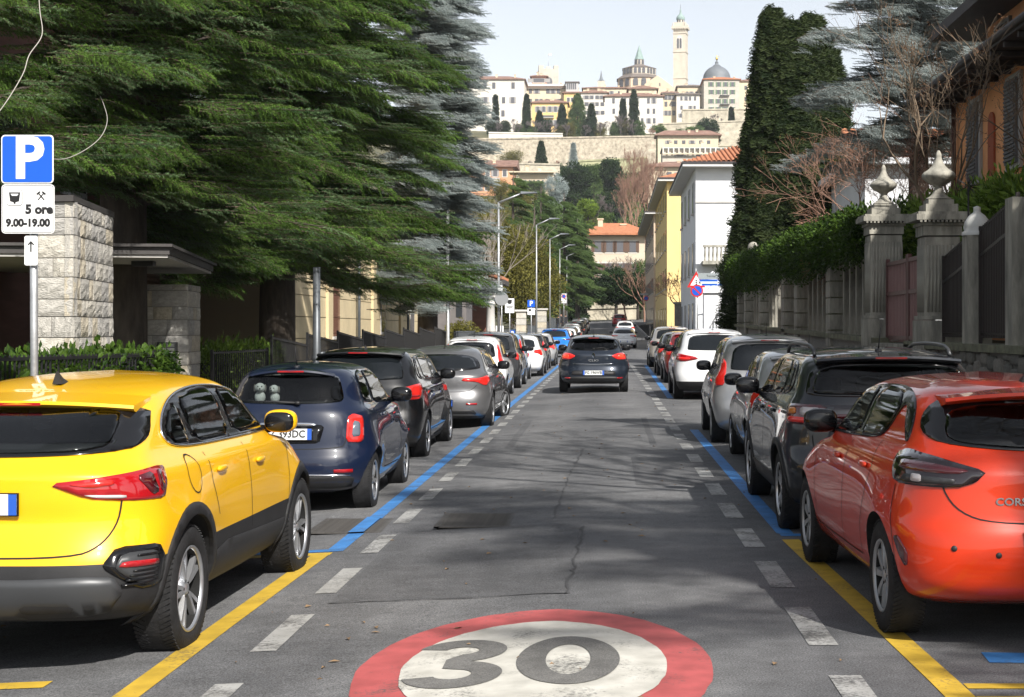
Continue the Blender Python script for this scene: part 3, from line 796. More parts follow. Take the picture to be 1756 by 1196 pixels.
def make_car(name, label, sp, loc, yaw, pm, cat='car', group=None, plate_text=None, steer=0.0, far=False):
    sh = Shape(sp); L, H, W2, R = sp['L'], sp['H'], sp['W']/2, sp['R']
    root = empty(name, loc, yaw, label, cat, group)
    root.location.z = loc[2]
    cz = sp.get('clad_z')
    mats = [pm, sp.get('clad_mat', M_plastic), M_well]
    cuts = (cz,) if cz else ()
    me = sh.body_mesh(mats, (lambda y, z: 1 if cz and z < cz else 0), cuts)
    body = link('body', me, root)
    res = .12 if far else .045
    # side glass
    cl_ = sp.get('clear'); gm = M_clearglass if cl_ else M_glass
    wh = [chaikin(p, 1, True, .14) for p in sp['windows']] if cl_ else (); rhole = [chaikin(half_to_full(sp['rear_window']), 2, True, .2)] if cl_ else ()
    if cl_:
        z0, z1 = sp['cabin']; yb = sp['windows'][0][0][0]+.30
        for (y, xs) in ((yb+.15, (-.36, 0, .36)), (yb+1.05, (-.37, .37))):
            for x in xs:
                mb = MB(); blob(mb, (x, y, z0+.02), (.21, .07, .10), 0, 14, 8, .6); blob(mb, (x, y-.01, z0+.20), (.12, .05, .085), 0, 12, 8, .7); mb.build('seat', M_seat, root)
    for sd in (1, -1):
        if sp.get('dlo'):
            mb = MB(); add_panel(mb, sh, sp['dlo'], 'side', sd, .006, res*.8, 0, 2, holes=wh); mb.build('window_surround', [M_trim], root)
        for poly in sp['windows']:
            mb = MB(); add_panel(mb, sh, poly, 'side', sd, .010, res, 0, 1, q=.14); mb.build('side_window', [gm], root)
        if sp.get('chrome_dlo') and sp.get('dlo'):
            mb = MB(); ln = chaikin(sp['dlo'], 2); add_trim(mb, sh, ln+[ln[0]], .008, 'side', sd, .007); mb.build('window_trim', [M_chrome], root)
        for line in sp.get('gaps', []):
            mb = MB(); add_strip(mb, sh, line, .008 if not far else .02, 'side', sd, .003); mb.build('door_seam', [M_gap], root)
        for (hy, hz) in sp.get('handles', []):
            mb = MB(); p, n = sh.pn('side', hy, hz, sd, .012)
            blob(mb, p, (.018, .095, .020), 0, 12, 6, .8); mb.build('door_handle', [pm if not sp.get('chrome_handle') else M_chrome], root)
        if sp.get('sill'):
            mb = MB(); add_panel(mb, sh, sp['sill'], 'side', sd, .006, .10, 0, 1, q=.1); mb.build('sill_cladding', [M_plastic], root)
        if sp.get('arch_clad'):
            for wy in sh.wheels:
                mb = MB(); Ra = sp.get('arch', R+.055); wd = sp['arch_clad']; a0, a1 = sp.get('arch_ang', (-10, 190)); n = 26
                inner = [(wy+cos(radians(a0+(a1-a0)*i/n))*(Ra-.004), R+sin(radians(a0+(a1-a0)*i/n))*(Ra-.004)) for i in range(n+1)]
                outer = [(wy+cos(radians(a0+(a1-a0)*i/n))*(Ra+wd), R+sin(radians(a0+(a1-a0)*i/n))*(Ra+wd)) for i in range(n+1)]
                add_panel(mb, sh, inner+outer[::-1], 'side', sd, .010, .06, 0, 0); mb.build('wheel_arch', [M_plastic], root)
        # mirror
        my, mz = sp['mirror']; p, n = sh.pn('side', my, mz, sd, 0)
        mb = MB(); c = p+Vector((sd*.15, -.02, .05))
        blob(mb, c, (.118, .08, .083), 0, 16, 10, .72); mb.v = [(x, y+.18*max(0, abs(x)-abs(c.x))*0, z) for x, y, z in mb.v]
        mo = mb.build('mirror', [sp.get('mirror_mat', pm)], root)
        mb = MB(); blob(mb, c+Vector((0, -.052, -.002)), (.104, .032, .070), 0, 16, 8, .7); mb.build('mirror_glass', [M_trim], mo)
        mb = MB(); mb.tube([p+Vector((-sd*.03, .02, -.02)), p+Vector((sd*.06, 0, -.005)), c], [.035, .03, .03], 8); mb.build('mirror_arm', [M_plastic], mo)
        # roof rail
        if sp.get('rails'):
            y0, y1, rx, rz = sp['rails']; mb = MB()
            pts = [Vector((sd*rx, y0, rz-.045))]
            for i in range(11):
                u = i/10; pts.append(Vector((sd*(rx+.015*sin(u*pi)), y0+.06+(y1-y0-.12)*u, rz+.012+.035*sin(u*pi)**.5 if 0 < u < 1 else rz+.0)))
            pts.append(Vector((sd*rx, y1, rz-.05)))
            mb.tube(pts, .017, 8); mb.build('roof_rail', [sp.get('rail_mat', M_greyplastic)], root)
    # rear glass
    if sp.get('rear_frame'):
        mb = MB(); add_panel(mb, sh, half_to_full(sp['rear_frame']), 'rear', 1, .006, res*.7, 0, 2, holes=rhole); mb.build('rear_window_surround', [M_trim], root)
    mb = MB(); add_panel(mb, sh, half_to_full(sp['rear_window']), 'rear', 1, .010, res*.7, 0, 2, q=.2); rw = mb.build('rear_window', [gm], root)
    if sp.get('wiper'):
        wx0, wz0, wx1, wz1 = sp['wiper']; mb = MB()
        a = sh.pn('rear', wx0, wz0, 1, .025)[0]; b = sh.pn('rear', wx1, wz1, 1, .02)[0]
        mb.tube([a, a.lerp(b, .5)+Vector((0, -.008, .006)), b], [.014, .010, .006], 6); blob(mb, a, (.03, .03, .02), 0, 10, 6)
        mb.build('rear_wiper', [M_plastic], root)
    # windscreen
    fp = sp.get('windscreen')
    if fp: mb = MB(); add_panel(mb, sh, half_to_full(fp), 'front', 1, .004, .14, 0, 1); mb.build('windscreen', [M_glass], root)
    # lamps
    for (nm, mode, poly, m_, off) in sp.get('lamps', []):
        for sd in (1, -1):
            mb = MB(); pl = poly if mode != 'rear' or sd == 1 else mirror_poly(poly)
            add_panel(mb, sh, pl, mode, sd, off, .05 if not far else .1, 0, 1, q=.16); mb.build(nm, [m_], root)
    for (nm, poly, m_, off) in sp.get('rear_panels', []):
        mb = MB(); add_panel(mb, sh, half_to_full(poly), 'rear', 1, off, .07 if not far else .14, 0, 1, q=.12); mb.build(nm, [m_], root)
    for line in sp.get('rear_gaps', []):
        mb = MB(); add_strip(mb, sh, chaikin([(-a, b) for a, b in line[::-1]]+line[1:], 2, False), .008 if not far else .016, 'rear', 1, .003, 0, .03); mb.build('tailgate_seam', [M_gap], root)
    for line in sp.get('wrap_gaps', []):
        for sd in (1, -1): mb = MB(); add_strip(mb, sh, line, .007 if not far else .016, 'wrap', sd, .003); mb.build('bumper_seam', [M_gap], root)
    # spoiler
    if sp.get('spoiler'):
        yt, zt, hw, ln, cr = sp['spoiler']; mb = MB(); n = 16; vs_ = []; fs = []
        for i in range(n+1):
            x = -hw+2*hw*i/n; q = (x/hw)**2; dz = -cr*q; dy = .10*q
            zz = zt+dz
            vs_ += [(x, yt+ln+dy, zz+sp.get('spoiler_rise', .035)), (x, yt+dy+.01, zz+.006), (x, yt+dy, zz-.012), (x, yt+dy+.02, zz-.028), (x, yt+ln*.6+dy, zz-.05)]
        for i in range(n):
            for j in range(4): fs.append((i*5+j, i*5+j+1, i*5+j+6, i*5+j+5))
        mb.add(vs_, fs, 0, True)
        mb.add([vs_[j] for j in range(5)], [(0, 1, 2, 3, 4)]); mb.add([vs_[n*5+j] for j in range(5)], [(0, 1, 2, 3, 4)])
        so = mb.build('spoiler', [sp.get('spoiler_mat', pm)], root, sharp=50)
        mb = MB(); mb.box((0, yt+.012, zt-.012), (.26, .02, .016)); mb.build('brake_light', [M_red], so)
    # number plate
    if sp.get('plate'):
        pz, tilt = sp['plate']; py = sh.at('rear', 0, pz).y-.012
        pr = MB(); pr.box((0, 0, 0), (.53, .012, .12)); po = pr.build('number_plate', [M_trim], root); po.location = (0, py, pz); po.rotation_euler = (-tilt, 0, 0)
        mb = MB(); mb.box((0, -.008, 0), (.515, .006, .108)); mb.build('plate_field', [M_plate], po)
        for sd in (-1, 1):
            mb = MB(); mb.box((sd*.236, -.0095, 0), (.043, .006, .108)); mb.build('plate_band', [M_plateblue], po)
        if plate_text:
            lettering(plate_text, .098, M_black, po, (0, -.0125, 0), bold=.002, sx=.92)
    # exhaust / bumper reflectors / sensors
    for (rx, rz, rw_, rh) in sp.get('reflectors', []):
        for sd in (1, -1):
            mb = MB(); add_panel(mb, sh, [(sd*rx-rw_/2, rz-rh/2), (sd*rx+rw_/2, rz-rh/2), (sd*rx+rw_/2, rz+rh/2), (sd*rx-rw_/2, rz+rh/2)], 'rear', 1, .010, .06, 0, 0); mb.build('reflector', [M_red], root)
    for (rx, rz) in sp.get('sensors', []):
        for sd in (1, -1):
            p, n = sh.pn('rear', sd*rx, rz, 1, .001); mb = MB()
            mb.lathe([(.016, 0), (.014, .004), (.001, .004)], 14, 0, Matrix.Translation(p) @ n.to_track_quat('Z', 'Y').to_matrix().to_4x4()); mb.build('parking_sensor', [M_plastic], root)
    # antenna
    if sp.get('antenna'):
        ay, kind = sp['antenna']
        za = H-.03 if ay < .9 else H-.012
        za = sp.get('antenna_z', za); mb = MB()
        if kind == 'rod':
            blob(mb, (0, ay, za), (.03, .05, .02), 0, 12, 6); mb.tube([(0, ay, za), (0, ay-.10, za+.20)], [.006, .003], 6)
        else:
            mb.add([(-.028, ay-.08, za-.02), (.028, ay-.08, za-.02), (.012, ay+.10, za-.02), (-.012, ay+.10, za-.02), (-.006, ay-.075, za+.055), (.006, ay-.075, za+.055), (0, ay+.02, za+.012)],
                   [(3, 2, 1, 0), (0, 1, 5, 4), (1, 2, 6, 5), (2, 3, 6), (3, 0, 4, 6), (4, 5, 6)])
        mb.build('antenna', [M_plastic], root)
    # emblem
    if sp.get('emblem'):
        ez, er = sp['emblem']; p, n = sh.pn('rear', 0, ez, 1, .002); mb = MB()
        mb.lathe([(er, 0), (er, .006), (er*.86, .010), (.001, .011)], 24, 0, Matrix.Translation(p) @ n.to_track_quat('Z', 'Y').to_matrix().to_4x4()); mb.build('emblem', [M_chrome], root)
    # wheels
    rimr = sp.get('rim', R-.10); tm, rms = wheel_meshes(R, rimr, sp.get('rim_style', 'five_twin'), sp.get('tyre_w', .21))
    rimm = rms[sp.get('rim_mat', 'alloy')]
    for wi, wy in enumerate(sh.wheels):
        for sd in (1, -1):
            we = empty('wheel', (sd*(W2-sp.get('tyre_w', .21)/2-.012), wy, R), 0); del_keys(we); we.parent = root
            we.rotation_euler = (random.random()*6*sd, 0, (0 if sd > 0 else pi)+(steer if wi == 1 else 0))
            link('tyre', tm, we); link('rim', rimm, we)
    # underside so that light does not pass below the floor
    return root, sh
def del_keys(o):
    for k in ('label', 'category', 'group'):
        if k in o.keys(): del o[k]
# ------------------------------------------------------------------ the individual shapes
def S(**k): return k
SP_Q = S(clear=True, cabin=(1.02, 1.42), L=4.50, W=1.85, H=1.567, wb=2.68, ro=.88, R=.36, rim=.245, rim_style='five_twin', tyre_w=.235, arch=.425, flare=.035, nz=84, m=4.0, n=2.2,
    rear=[(.28, .30), (.33, .10), (.40, .02), (.52, 0), (.64, .015), (.72, .055), (.84, .085), (.96, .075), (1.06, .075), (1.12, .12), (1.17, .19), (1.22, .30), (1.40, .74), (1.44, .88), (1.50, 1.22), (1.55, 1.75), (1.567, 2.2)],
    front=std_front(4.50, 1.567, 1.10, 3.42, 2.75, 2.2), width=[(.28, .80), (.34, .86), (.44, .905), (.60, .92), (.76, .918), (.92, .905), (1.04, .885), (1.10, .845), (1.14, .80), (1.42, .655), (1.47, .61), (1.52, .50), (1.553, .30), (1.567, .02)],
    rc=[(.28, .34), (.6, .42), (1.1, .44), (1.45, .40), (1.567, .3)], fc=std_fc(1.567, 1.10),
    clad_z=.62, dlo=[(.93, 1.165), (.86, 1.24), (1.02, 1.36), (1.35, 1.445), (1.9, 1.478), (2.4, 1.455), (2.9, 1.35), (3.36, 1.16), (3.34, 1.125), (2.2, 1.13), (1.3, 1.14)], chrome_dlo=True,
    windows=[[(1.02, 1.175), (.97, 1.24), (1.10, 1.335), (1.30, 1.39), (1.27, 1.165)], [(1.37, 1.165), (1.40, 1.405), (1.75, 1.445), (2.10, 1.445), (2.08, 1.155)], [(2.20, 1.155), (2.23, 1.44), (2.5, 1.42), (2.9, 1.31), (3.20, 1.165)]],
    gaps=[[(2.14, 1.10), (2.15, .55)], [(1.32, 1.10), (1.33, .92), (1.40, .72)], [(3.20, 1.08), (3.12, .55)], [(1.02+.11*cos(radians(a)), 1.0+.11*sin(radians(a))) for a in range(0, 361, 20)]], handles=[(1.52, .985), (2.40, .965)],
    sill=[(1.30, .30), (1.34, .50), (1.60, .545), (2.9, .50), (3.12, .50), (3.14, .30), (2.2, .285)], arch_clad=.065, arch_ang=(-14, 194),
    mirror=(3.08, 1.13),
    rear_frame=[(0, 1.155), (.70, 1.175), (.735, 1.21), (.70, 1.30), (.64, 1.405), (0, 1.43)], rear_window=[(0, 1.175), (.62, 1.19), (.585, 1.30), (.545, 1.385), (0, 1.405)],
    wiper=(0.02, 1.185, -.42, 1.20), spoiler=(.66, 1.43, .62, .30, .03), spoiler_rise=.045,
    lamps=[('taillight', 'wrap', [(.40, 1.035), (.74, 1.068), (1.02, 1.092), (1.15, 1.085), (1.145, 1.00), (1.09, .925), (.80, .935), (.60, .955)], M_red, .008),
           ('taillight_bar', 'wrap', [(.50, 1.030), (.72, 1.050), (.74, 1.020), (.62, 1.008)], M_redbright, .012),
           ('taillight_bar', 'wrap', [(.86, 1.055), (.98, 1.070), (1.03, .965), (.97, .950)], M_reddark, .012), ('taillight_bar', 'wrap', [(1.03, 1.070), (1.08, 1.072), (1.10, .975), (1.05, .96)], M_reddark, .012),
           ('taillight_lens', 'wrap', [(.58, .975), (.80, .965), (.80, .948), (.64, .958)], M_clear, .012),
           ('fog_housing', 'wrap', [(.70, .615), (.76, .70), (1.03, .695), (1.12, .62), (1.13, .50), (1.02, .475), (.90, .475), (.72, .585)], M_trim, .008),
           ('fog_grille', 'wrap', [(.765, .60), (.80, .665), (1.01, .665), (1.04, .60), (1.04, .50), (.92, .495), (.79, .57)], M_greyplastic, .014),
           ('fog_reflector', 'wrap', [(.78, .595), (.80, .625), (1.03, .618), (1.03, .588)], M_red, .020)]+[('grille_slat', 'wrap', [(.80+.02*k, .50+.022*k if k < 4 else .555+.022*k), (1.03, .50+.022*k if k < 4 else .555+.022*k), (1.03, .510+.022*k if k < 4 else .565+.022*k), (.80+.02*k, .510+.022*k if k < 4 else .565+.022*k)], M_trim, .019) for k in range(5)],
    rear_panels=[('diffuser', [(0, .33), (.70, .36), (.78, .47), (.74, .55), (.60, .56), (.30, .55), (0, .55)], M_greyplastic, .010)],
    rear_gaps=[[(0, .655), (.55, .66), (.66, .70), (.73, .80), (.755, .95), (.745, 1.06)]], plate=(.93, 0), antenna=(1.30, 'fin'), antenna_z=1.53)

SP_500 = S(clear=True, cabin=(0.95, 1.36), L=3.57, W=1.63, H=1.488, wb=2.30, ro=.57, R=.30, rim=.205, rim_style='multi', tyre_w=.195, flare=.05, nz=70, m=3.4, n=2.3, kb=.06,
    rear=[(.20, .26), (.26, .08), (.36, .01), (.48, 0), (.58, .02), (.64, .055), (.78, .075), (.92, .10), (1.0, .125), (1.07, .165), (1.37, .36), (1.41, .42), (1.45, .62), (1.475, .95), (1.488, 1.45)],
    front=std_front(3.57, 1.488, 1.02, 2.78, 2.15, 1.45), width=[(.20, .70), (.26, .76), (.38, .80), (.55, .813), (.70, .81), (.84, .795), (.96, .765), (1.02, .735), (1.07, .69), (1.34, .57), (1.395, .52), (1.44, .42), (1.475, .25), (1.488, .02)],
    rc=[(.2, .40), (.6, .46), (1.0, .48), (1.4, .44), (1.488, .3)], fc=std_fc(1.488, 1.02),
    dlo=None, windows=[[(.72, 1.09), (.70, 1.20), (.80, 1.35), (1.06, 1.395), (1.16, 1.39), (1.10, 1.06)], [(1.20, 1.055), (1.25, 1.385), (1.65, 1.375), (1.98, 1.28), (2.32, 1.05), (2.0, 1.03)]],
    gaps=[[(1.14, 1.38), (1.10, .98), (1.16, .62), (1.24, .38)], [(2.36, .98), (2.36, .55), (2.28, .36)], [(1.22, .38), (2.28, .36)]], handles=[(1.34, .93)], chrome_handle=True,
    mirror=(2.12, 1.05), mirror_mat=M_trim, arch=.345,
    rear_window=[(0, 1.085), (.50, 1.095), (.525, 1.14), (.465, 1.32), (.42, 1.36), (0, 1.38)], wiper=(.10, 1.085, -.36, 1.10),
    spoiler=(.30, 1.415, .42, .30, .05), spoiler_rise=.03,
    lamps=[('taillight', 'wrap', [(.585, .715), (.60, .955), (.66, .985), (.80, .955), (.79, .735), (.74, .705)], M_redbright, .010),
           ('taillight_center', 'wrap', [(.645, .76), (.66, .92), (.745, .90), (.745, .765)], mat('lamp_blue_grey', (.10, .12, .15), rough=.15, coat=.6), .014)],
    rear_gaps=[[(0, .645), (.52, .655), (.58, .70), (.60, 1.03)]], plate=(.795, .08), antenna=(.62, 'rod'), antenna_z=1.44,
    rear_panels=[('plate_recess', [(0, .70), (.33, .705), (.37, .86), (.34, .885), (0, .89)], M_trim, .003), ('chrome_bar', [(0, .875), (.29, .872), (.30, .892), (.24, .905), (0, .91)], M_chrome, .022), ('lower_bumper', [(0, .255), (.62, .262), (.66, .36), (.58, .40), (0, .405)], M_plastic, .006), ('bumper_strip', [(0, .398), (.62, .385), (.63, .40), (0, .414)], M_chrome, .012)],  # flat dark panel behind the plate, laid on in place of a recess
    reflectors=[(.56, .435, .17, .035)])

SP_MPV = S(L=4.36, W=1.80, H=1.56, wb=2.68, ro=.82, R=.325, rim=.225, rim_style='five_twin', tyre_w=.215, nz=66, m=4.2,
    rear=[(.20, .28), (.27, .08), (.38, .01), (.52, 0), (.64, .03), (.72, .06), (.86, .075), (1.0, .09), (1.10, .13), (1.43, .38), (1.475, .46), (1.52, .85), (1.55, 1.3), (1.56, 1.9)],
    front=std_front(4.36, 1.56, 1.05, 3.35, 2.65, 1.9), width=std_width(1.80, 1.56, 1.08, .68), rc=std_rc(1.56, 1.08), fc=std_fc(1.56, 1.05),
    dlo=[(.62, 1.16), (.80, 1.40), (1.2, 1.445), (2.2, 1.45), (2.75, 1.36), (3.25, 1.12), (3.2, 1.06), (2.0, 1.07), (.9, 1.10)],
    windows=[[(.80, 1.15), (.90, 1.38), (1.10, 1.41), (1.10, 1.115)], [(1.16, 1.11), (1.16, 1.42), (1.95, 1.43), (1.95, 1.09)], [(2.05, 1.09), (2.05, 1.425), (2.3, 1.41), (2.75, 1.30), (3.10, 1.10)]],
    gaps=[[(2.0, 1.06), (2.02, .40)], [(1.12, 1.08), (1.2, .80), (1.32, .60), (1.34, .40)], [(3.12, 1.03), (3.06, .40)], [(1.34, .40), (3.06, .40)]], handles=[(1.35, .93), (2.25, .92)], mirror=(2.98, 1.08), mirror_mat=M_trim, clad_z=.27,
    rear_window=[(0, 1.12), (.60, 1.13), (.625, 1.16), (.56, 1.41), (0, 1.43)], spoiler=(.26, 1.50, .58, .36, .035), spoiler_rise=.03,
    lamps=[('taillight', 'wrap', [(.52, .88), (.55, 1.0), (.80, 1.05), (1.05, 1.075), (1.10, 1.03), (1.03, .93), (.92, .86), (.64, .85)], M_redbright, .008), ('taillight_lens', 'wrap', [(.58, .885), (.62, .915), (.92, .915), (.90, .885)], M_red, .012)],
    rear_gaps=[[(0, .66), (.58, .67), (.64, .74), (.655, .88)]], plate=(.80, .05), antenna=(.95, 'fin'), antenna_z=1.535, wiper=(.0, 1.13, -.38, 1.15), reflectors=[(.62, .46, .20, .035)])

SP_GIU = S(L=4.35, W=1.80, H=1.465, wb=2.63, ro=.82, R=.32, rim=.225, rim_style='five', tyre_w=.215, nz=64, m=3.6, kb=.06,
    rear=[(.19, .28), (.26, .08), (.37, .01), (.50, 0), (.62, .03), (.70, .06), (.84, .055), (.93, .06), (1.0, .12), (1.06, .22), (1.30, .62), (1.35, .72), (1.41, 1.0), (1.45, 1.45), (1.465, 1.95)],
    front=std_front(4.35, 1.465, .98, 3.25, 2.55, 1.95), width=std_width(1.80, 1.465, 1.0, .66), rc=std_rc(1.465, 1.0, .36, .46, .5), fc=std_fc(1.465, .98),
    dlo=[(.95, 1.13), (1.1, 1.28), (1.5, 1.35), (2.1, 1.36), (2.6, 1.28), (3.15, 1.05), (3.1, 1.0), (2.0, 1.02), (1.2, 1.06)],
    windows=[[(1.22, 1.085), (1.30, 1.285), (1.60, 1.33), (1.95, 1.335), (1.95, 1.045)], [(2.05, 1.04), (2.05, 1.335), (2.3, 1.32), (2.7, 1.21), (3.0, 1.04)]],
    gaps=[[(2.0, 1.0), (2.02, .38)], [(1.16, 1.03), (1.25, .78), (1.33, .40)], [(3.06, .97), (3.02, .38)], [(1.33, .40), (3.02, .38)]], handles=[(2.25, .88)], mirror=(2.88, 1.02), mirror_mat=M_trim, clad_z=.25,
    rear_frame=[(0, 1.01), (.66, 1.05), (.70, 1.09), (.57, 1.29), (0, 1.315)], rear_window=[(0, 1.03), (.60, 1.065), (.635, 1.09), (.525, 1.27), (0, 1.30)],
    lamps=[('taillight', 'wrap', [(.40, .855), (.44, .905), (.70, .90), (.95, .945), (1.08, .935), (1.05, .84), (.90, .775), (.80, .785), (.68, .84)], M_redbright, .010)],
    rear_gaps=[[(0, .665), (.50, .67), (.60, .72), (.70, .82)]], plate=(.475, .0), antenna=(1.02, 'rod'), antenna_z=1.41, reflectors=[(.58, .46, .18, .03)], emblem=(.80, .04),
    rear_panels=[('diffuser', [(0, .20), (.60, .21), (.66, .30), (.60, .36), (0, .37)], M_plastic, .006)])

SP_COR = S(clear=True, cabin=(0.93, 1.31), L=4.06, W=1.765, H=1.433, wb=2.538, ro=.71, R=.315, rim=.205, rim_style='cover', rim_mat='cap', tyre_w=.20, arch=.36, nz=84, m=4.0, flare=.03,
    rear=[(.23, .28), (.29, .09), (.38, .02), (.52, 0), (.64, .012), (.70, .045), (.82, .055), (.92, .06), (1.00, .10), (1.05, .15), (1.31, .50), (1.35, .58), (1.395, .85), (1.42, 1.25), (1.433, 1.75)],
    front=std_front(4.06, 1.433, .98, 3.02, 2.40, 1.75), width=[(.23, .77), (.29, .83), (.42, .87), (.58, .882), (.72, .88), (.86, .865), (.96, .835), (1.01, .80), (1.05, .765), (1.29, .645), (1.34, .60), (1.385, .49), (1.42, .28), (1.433, .02)],
    rc=[(.2, .34), (.6, .42), (1.0, .46), (1.3, .42), (1.433, .3)], fc=std_fc(1.433, .98),
    dlo=[(.72, 1.255), (.95, 1.335), (1.4, 1.362), (2.0, 1.345), (2.45, 1.25), (2.98, 1.045), (2.92, 1.0), (1.9, 1.02), (1.28, 1.045), (1.12, 1.10), (1.02, 1.25), (.92, 1.265), (.80, 1.15), (.62, 1.06), (.60, 1.10)],
    windows=[[(1.22, 1.065), (1.12, 1.14), (1.06, 1.25), (1.20, 1.325), (1.72, 1.34), (1.72, 1.04)], [(1.82, 1.04), (1.82, 1.335), (2.10, 1.315), (2.45, 1.21), (2.82, 1.035)]],
    gaps=[[(1.77, 1.0), (1.79, .36)], [(1.12, 1.05), (1.02, .90), (1.10, .72), (1.22, .52), (1.24, .36)], [(2.84, .98), (2.78, .36)], [(1.24, .36), (2.78, .36)]], handles=[(1.22, .895), (2.02, .885)],
    mirror=(2.68, 1.02), mirror_mat=M_trim,
    rear_frame=[(0, 1.045), (.60, 1.075), (.70, 1.13), (.60, 1.30), (.40, 1.335), (0, 1.345)], rear_window=[(0, 1.06), (.54, 1.09), (.59, 1.13), (.53, 1.27), (0, 1.30)],
    spoiler=(.36, 1.355, .56, .34, .04), spoiler_rise=.02, wiper=(.0, 1.065, .40, 1.10),
    lamps=[('taillight', 'wrap', [(.44, .955), (.70, 1.02), (.92, 1.045), (1.09, 1.015), (1.12, .95), (1.06, .885), (.95, .868), (.60, .868), (.50, .90)], M_smoke, .010),
           ('taillight_bar', 'wrap', [(.52, .955), (.74, .985), (.97, .99), (1.0, .945), (.60, .935)], M_reddark, .014), ('taillight_lens', 'wrap', [(.62, .885), (.60, .915), (.92, .925), (.96, .885)], M_greyplastic, .014),
           ('taillight_lens', 'wrap', [(.79, .888), (.79, .925), (.86, .927), (.86, .888)], M_clear, .017),
           ('bumper_vent', 'wrap', [(.90, .52), (.98, .60), (1.04, .585), (.99, .50), (.93, .44), (.90, .45)], M_reddark, .003)],
    rear_gaps=[[(0, .685), (.42, .69), (.58, .74), (.66, .85), (.68, 1.03)]], wrap_gaps=[[(1.02, .86), (1.06, .66), (1.04, .40)]],
    plate=(.60, 0), antenna=(.92, 'fin'), antenna_z=1.39, sensors=[(.62, .56), (.40, .53)])

SP_TC = S(clear=True, cabin=(1.0, 1.42), L=4.11, W=1.76, H=1.55, wb=2.55, ro=.73, R=.335, rim=.23, rim_style='five_twin', tyre_w=.215, arch=.395, nz=80, m=4.6, n=2.4, flare=.03,
    rear=[(.24, .26), (.30, .08), (.42, .01), (.56, 0), (.66, .02), (.74, .05), (.88, .055), (1.06, .07), (1.14, .11), (1.42, .33), (1.46, .40), (1.51, .75), (1.54, 1.25), (1.55, 1.8)],
    front=std_front(4.11, 1.55, 1.06, 3.18, 2.5, 1.8), width=[(.24, .77), (.30, .83), (.44, .868), (.60, .88), (.76, .878), (.92, .868), (1.04, .848), (1.10, .815), (1.15, .785), (1.41, .68), (1.455, .64), (1.50, .54), (1.537, .30), (1.55, .02)],
    rc=[(.2, .28), (.6, .34), (1.1, .36), (1.45, .36), (1.55, .3)], fc=std_fc(1.55, 1.06), clad_z=.40,
    dlo=[(.66, 1.19), (.74, 1.38), (1.0, 1.435), (1.8, 1.45), (2.35, 1.40), (2.98, 1.12), (2.92, 1.08), (1.9, 1.10), (.95, 1.13)],
    windows=[[(.80, 1.19), (.86, 1.36), (1.06, 1.405), (1.06, 1.145)], [(1.12, 1.14), (1.12, 1.41), (1.80, 1.425), (1.80, 1.12)], [(1.90, 1.115), (1.90, 1.425), (2.10, 1.41), (2.45, 1.32), (2.84, 1.11)]],
    gaps=[[(1.84, 1.08), (1.86, .42)], [(1.06, 1.11), (1.10, .86), (1.24, .66), (1.26, .42)], [(2.88, 1.04), (2.84, .42)]], handles=[(1.25, .985), (2.08, .975)],
    sill=[(1.14, .26), (1.17, .44), (2.86, .44), (2.88, .26)], arch_clad=.05, mirror=(2.74, 1.10), mirror_mat=M_trim, rails=(.62, 2.35, .575, 1.525),
    rear_frame=[(0, 1.145), (.68, 1.15), (.70, 1.19), (.62, 1.41), (0, 1.43)], rear_window=[(0, 1.165), (.63, 1.17), (.645, 1.20), (.575, 1.385), (0, 1.405)],
    spoiler=(.22, 1.475, .60, .34, .03), spoiler_rise=.025, wiper=(0, 1.165, -.40, 1.18),
    rear_panels=[('light_band', [(0, .91), (.80, .91), (.80, 1.085), (0, 1.085)], M_smoke, .004), ('light_strip', [(0, .975), (.52, .975), (.52, 1.01), (0, 1.01)], M_reddark, .009), ('lower_bumper', [(0, .27), (.66, .275), (.74, .40), (.74, .56), (.60, .575), (.50, .47), (0, .46)], M_plastic, .007)],
    lamps=[('taillight', 'wrap', [(.55, .92), (.55, 1.08), (.90, 1.085), (1.02, 1.07), (1.02, .925)], M_reddark, .008), ('taillight_lens', 'wrap', [(.60, .995), (.60, 1.06), (.78, 1.06), (.78, .995)], M_clear, .014), ('taillight_lens', 'wrap', [(.60, .935), (.60, .975), (.95, .985), (.95, .94)], M_redbright, .014), ('taillight_lens', 'wrap', [(.83, 1.005), (.83, 1.055), (.95, 1.05), (.95, 1.0)], M_amber, .014)],
    rear_gaps=[[(0, .66), (.60, .665), (.66, .72), (.67, .905)]], plate=(.80, 0), antenna=(.80, 'rod'), antenna_z=1.515, reflectors=[(.62, .52, .20, .04)])

